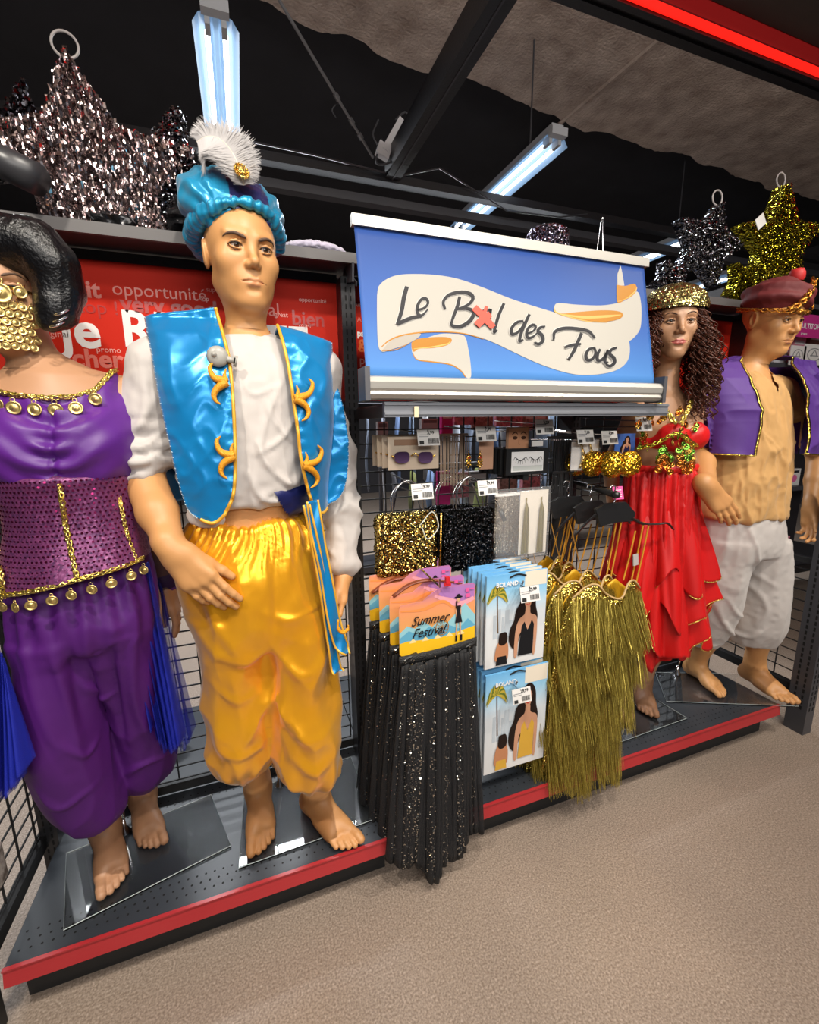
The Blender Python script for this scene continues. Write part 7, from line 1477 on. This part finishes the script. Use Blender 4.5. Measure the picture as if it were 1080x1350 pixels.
star(at(928, 325, 1.50), .17, .085, 14, -8, .035, dkt, 'dark silver tinsel star above the red mannequin', frin=700); star(at(880, 372, 1.46), .085, .045, -30, 0, .03, dkt, 'small silver tinsel star behind the right end of the banner', ring=False, frin=300)
star(at(1022, 322, 1.50), .235, .105, -4, -6, .04, goldt, 'yellow gold tinsel star above the maroon turban', frin=1100); star(at(975, 378, 1.47), .11, .055, 30, 10, .03, goldt, 'small gold tinsel star below the large gold one', ring=False, frin=350)
a = at(1003, 292, 1.44); o = MB().box(a, (.055, .002, .045), rot('Y', -38)).build('swing_label', paper); tag(o, 'white label tied to the large gold star', 'label'); recenter(o)

# ------------------------------------------------------------------ what shows through the wire grid and at the right
for i, (x0, x1) in enumerate(BAYS):
    MB().bx(x0+.002, x1-.002, 1.602, 2.08, ZB-.06, ZB).build('rear_deck', gray, bay_objs[i])
cl = [('slate', (.14, .17, .23)), ('pale_grey', (.45, .48, .55)), ('denim', (.10, .16, .30)), ('olive', (.12, .13, .03)), ('charcoal', (.03, .03, .04)), ('mustard', (.55, .40, .02)), ('dusty_blue', (.18, .24, .34)), ('stone', (.36, .35, .36))]
rack = empty('clothes_rack', (2.0, 4.2, 0), 'far clothes rack seen through the wire grid below the banner', 'rack'); MB().tube([(1.0, 4.2, 1.62), (3.6, 4.2, 1.62)], .015, 8).tube([(1.0, 4.2, 0), (1.0, 4.2, 1.62)], .015, 8).tube([(3.6, 4.2, 0), (3.6, 4.2, 1.62)], .015, 8).build('rail', st2, rack); MB().bx(1.0, 3.6, 4.0, 4.4, .02, .08).build('base', st2, rack)
rack2 = empty('clothes_rack', (1.6, 3.2, 0), 'nearer low clothes rack seen through the wire grid left of the handbags', 'rack'); MB().tube([(.95, 3.2, 1.12), (2.6, 3.2, 1.12)], .015, 8).tube([(.95, 3.2, 0), (.95, 3.2, 1.12)], .015, 8).tube([(2.6, 3.2, 0), (2.6, 3.2, 1.12)], .015, 8).build('rail', st2, rack2)
def garment(x, Y, zt, ln, w_, col, rackword, k):
    m = mat('cloth_'+col[0], col[1], .8); G = []
    for s_ in np.linspace(0, 1, 9): G.append([(x+w_*(.35+.65*min(1, s_*3))*t_*.3+.012*math.sin(s_*7+k), Y+w_*t_*(.5+.5*min(1, s_*4))+.01*math.sin(t_*9+k), zt-ln*s_-.01*abs(t_)) for t_ in np.linspace(-1, 1, 15)])
    V, F = sheet(np.array(G), .012); o = mesh_np('hanging_garment', V, F, m); tag(o, '%s garment hanging on the %s, number %d from its left end' % (col[0].replace('_', ' '), rackword, k+1), 'garment', 'garments on the '+rackword); o.location = (0, 0, 0); recenter(o)
    MB().tube(bez([(x, Y, zt), (x, Y, zt+.05), (x+.02, Y, zt+.07)], 6), .003, 5).build('hanger_hook', chrome, o) if False else None
rnd = random.Random(8); names = ['leftmost', 'second', 'third', 'fourth', 'fifth', 'sixth', 'seventh', 'eighth', 'ninth', 'tenth', 'eleventh', 'twelfth', 'thirteenth', 'fourteenth', 'fifteenth', 'sixteenth']
for k in range(16): garment(1.12+k*.155, 4.2, 1.58, rnd.uniform(.7, .95), .20, cl[[0, 1, 2, 6, 7, 4, 1, 0, 6, 2, 7, 1, 4, 0, 6, 1][k]], 'far clothes rack', k)
for k in range(10): garment(1.05+k*.15, 3.2, 1.08, rnd.uniform(.42, .6), .18, cl[[4, 3, 2, 5, 0, 3, 4, 6, 2, 0][k]], 'nearer clothes rack', k)
for o in [q for q in bpy.data.objects if q.name.startswith('hanging_garment')]:
    w_ = o['label'].split(','); n_ = int(w_[1].split()[1]); o['label'] = '%s %s' % (names[n_-1], w_[0])
# pink packs on the reverse side of the grid
pks = [(583, 545, 597, 572, 'magenta'), (556, 552, 578, 575, 'white'), (600, 545, 627, 560, 'rose'), (578, 622, 594, 666, 'magenta'), (596, 624, 618, 655, 'rose'), (655, 545, 690, 562, 'rose'), (660, 625, 682, 648, 'blush'), (690, 622, 712, 645, 'rose'), (618, 622, 642, 635, 'white'), (625, 545, 650, 565, 'blush'), (690, 548, 722, 565, 'blush'), (498, 556, 512, 585, 'white')]
pc = {'magenta': (.60, .02, .22), 'white': (.55, .55, .58), 'rose': (.72, .28, .36), 'blush': (.50, .28, .26)}
for k, (a_, b_, c_, d_, n_) in enumerate(pks):
    A, B = at(a_, b_, 1.70), at(c_, d_, 1.70); t = empty('hanging_pack', ((A[0]+B[0])/2, 1.72, B[2]), '%s pack behind the wire grid, %s' % (n_, ['top row left of the earrings', 'top row above the sunglasses', 'top row above the earrings', 'beside the beige fringe foot', 'below the beige fringe', 'top row above the tanned face', 'below the eyelash boxes, left one', 'below the eyelash boxes, right one', 'below the red and gold earrings', 'top row beside the second price tag', 'top row under the shelf edge', 'top row at the left upright'][k]), 'pack', 'packs hung on the reverse side of the grid')
    MB().bx(A[0], B[0], 1.70, 1.725, B[2], A[2]).build('packet', glitter('pack_'+n_, pc[n_], tuple(q*.5 for q in pc[n_]), 90, .25, .35, .1) if n_ in ('rose', 'blush') else mat('pack_'+n_, pc[n_], .4), t)
    p = Print(lambda u, v: np.array([A[0]+(B[0]-A[0])*u, 1.70, A[2]+(B[2]-A[2])*v]), (0, -1, 0)); p.rect(.1, .08, .9, .25, white_ink if n_ != 'white' else ink('grey_band', (.2, .2, .22))); p.build('print', t)
# clear bags low behind the grid
for k, (x, y) in enumerate(((238, 792), (208, 1008), (232, 1000))):
    c = at(x, y, 1.75 if k == 0 else 1.8); c[2] = max(c[2], .93 if k == 0 else .1715); s = Sdf(); s.ell(c+[0, 0, .03], (.05, .05, .03), k=.01); V, F = s.mesh(.008); N = vnormals(V, F); V = V+N*(.015*ridge(V*40, k))[:, None]; V[:, 2] = np.maximum(V[:, 2], ZB+.001); o = mesh_np('plastic_bag', V, F, mat('crinkled_film', (.6, .62, .66), .12, alpha=.45), None, False); tag(o, ['crinkled clear bag behind the grid beside the golden trousers', 'clear plastic bag on the rear deck, left one', 'clear plastic bag on the rear deck, right one'][k], 'bag'); recenter(o)
# display at the right edge
t = empty('display_shelving', (3.3, 2.1, 0), 'dark shelving with magazines and packs at the right edge', 'shelving')
zz_ = [at(1065, y, 2.0)[2] for y in (742, 640, 560, 480, 400)]
for i, z in enumerate(zz_): MB().bx(2.72, 4.6, 2.0, 2.45, z-.03, z).build('shelf_board', st2, t)
MB().bx(2.72, 4.6, 2.45, 2.47, .1, 2.2).build('back_panel', mat('dark_panel', (.025, .022, .026), .6), t); MB().bx(2.69, 2.72, 1.98, 2.47, .0, 2.2).build('side_panel', st2, t); MB().bx(2.72, 4.6, 1.985, 2.0, zz_[0]-.06, zz_[0]).build('price_rail', black_pl, t)
cols2 = [(.7, .7, .68), (.75, .12, .30), (.12, .25, .55), (.7, .5, .3), (.65, .65, .7), (.8, .3, .4), (.3, .12, .08), (.6, .6, .62)]
kk = 0
rown = ['lowest', 'second', 'third', 'fourth']
for i in range(4):
    for j in range(6):
        x = 2.80+j*.17; h_ = .12+.05*((i+j) % 3); w_ = .13; z = zz_[i]+.001; col = cols2[(i*3+j) % 8]
        t2 = empty('goods_box', (x+w_/2, 2.08, z), '%s box from the left on the %s shelf at the right edge' % (names[j], rown[i]), 'box', 'boxes on the right edge shelving'); MB().bx(x, x+w_, 2.04, 2.10, z, z+h_).build('carton', mat('carton_%d' % ((i*3+j) % 8), col, .45), t2)
        p = Print(lambda u, v: np.array([x+w_*u, 2.04, z+h_*(1-v)]), (0, -1, 0)); p.rect(.12, .10, .88, .25, white_ink if sum(col) < 1.6 else dark_ink).disc(.5, .58, .26, .22, mat('ink_spot%d' % (kk % 3), [(.5, .3, .2), (.1, .1, .1), (.7, .15, .35)][kk % 3], .5)); p.build('print', t2); kk += 1
A, B = at(1046, 412, 1.95), at(1100, 448, 1.95); t = empty('pink_sign', ((A[0]+B[0])/2, 1.95, B[2]), 'magenta sign with white lettering beside the maroon turban', 'sign'); MB().bx(A[0], B[0], 1.95, 1.96, B[2], A[2]).build('panel', mat('magenta_sign', (.50, .03, .22), .4), t); text_mesh('lettering', 'MULTITOP', at(1052, 432, 1.949), .045, white_ink, t, .02); text_mesh('lettering', 'promo', at(1056, 441, 1.949), .022, white_ink, t)
for k, (a_, b_, c_, d_) in enumerate(((1044, 455, 1060, 482), (1062, 453, 1085, 482))):
    A, B = at(a_, b_, 1.97), at(c_, d_, 1.97); t = empty('logo_card', ((A[0]+B[0])/2, 1.97, B[2]), ['small white card below the magenta sign, partly behind the chin', 'white card with a round emblem below the magenta sign'][k], 'card'); MB().bx(A[0], B[0], 1.97, 1.975, B[2], A[2]).build('card', paper, t)
    p = Print(lambda u, v: np.array([A[0]+(B[0]-A[0])*u, 1.97, A[2]+(B[2]-A[2])*v]), (0, -1, 0)); p.stroke([(.5+.32*math.cos(q), .5+.3*math.sin(q)) for q in np.linspace(0, 2*pi, 14)], .05, gtx, 30); p.stroke([(.35, .6), (.5, .3), (.65, .6)], .05, gtx, 8).stroke([(.3, .55), (.7, .55)], .05, gtx, 4); p.build('print', t)
# sticker on the left side panel
A = atz(0, 0, 0) if False else None
sp = [(-.664, 1.19, .30), (-.664, 1.27, .30), (-.664, 1.27, .40), (-.664, 1.19, .40)]
o = MB().poly(sp, .002, (1, 0, 0)).build('paper_sticker', mat('sticker_grey', (.45, .40, .36), .6, var=(40, (.12, .09, .07), .1))); tag(o, 'grey printed sticker on the wire side panel at the lower left', 'sticker'); recenter(o)
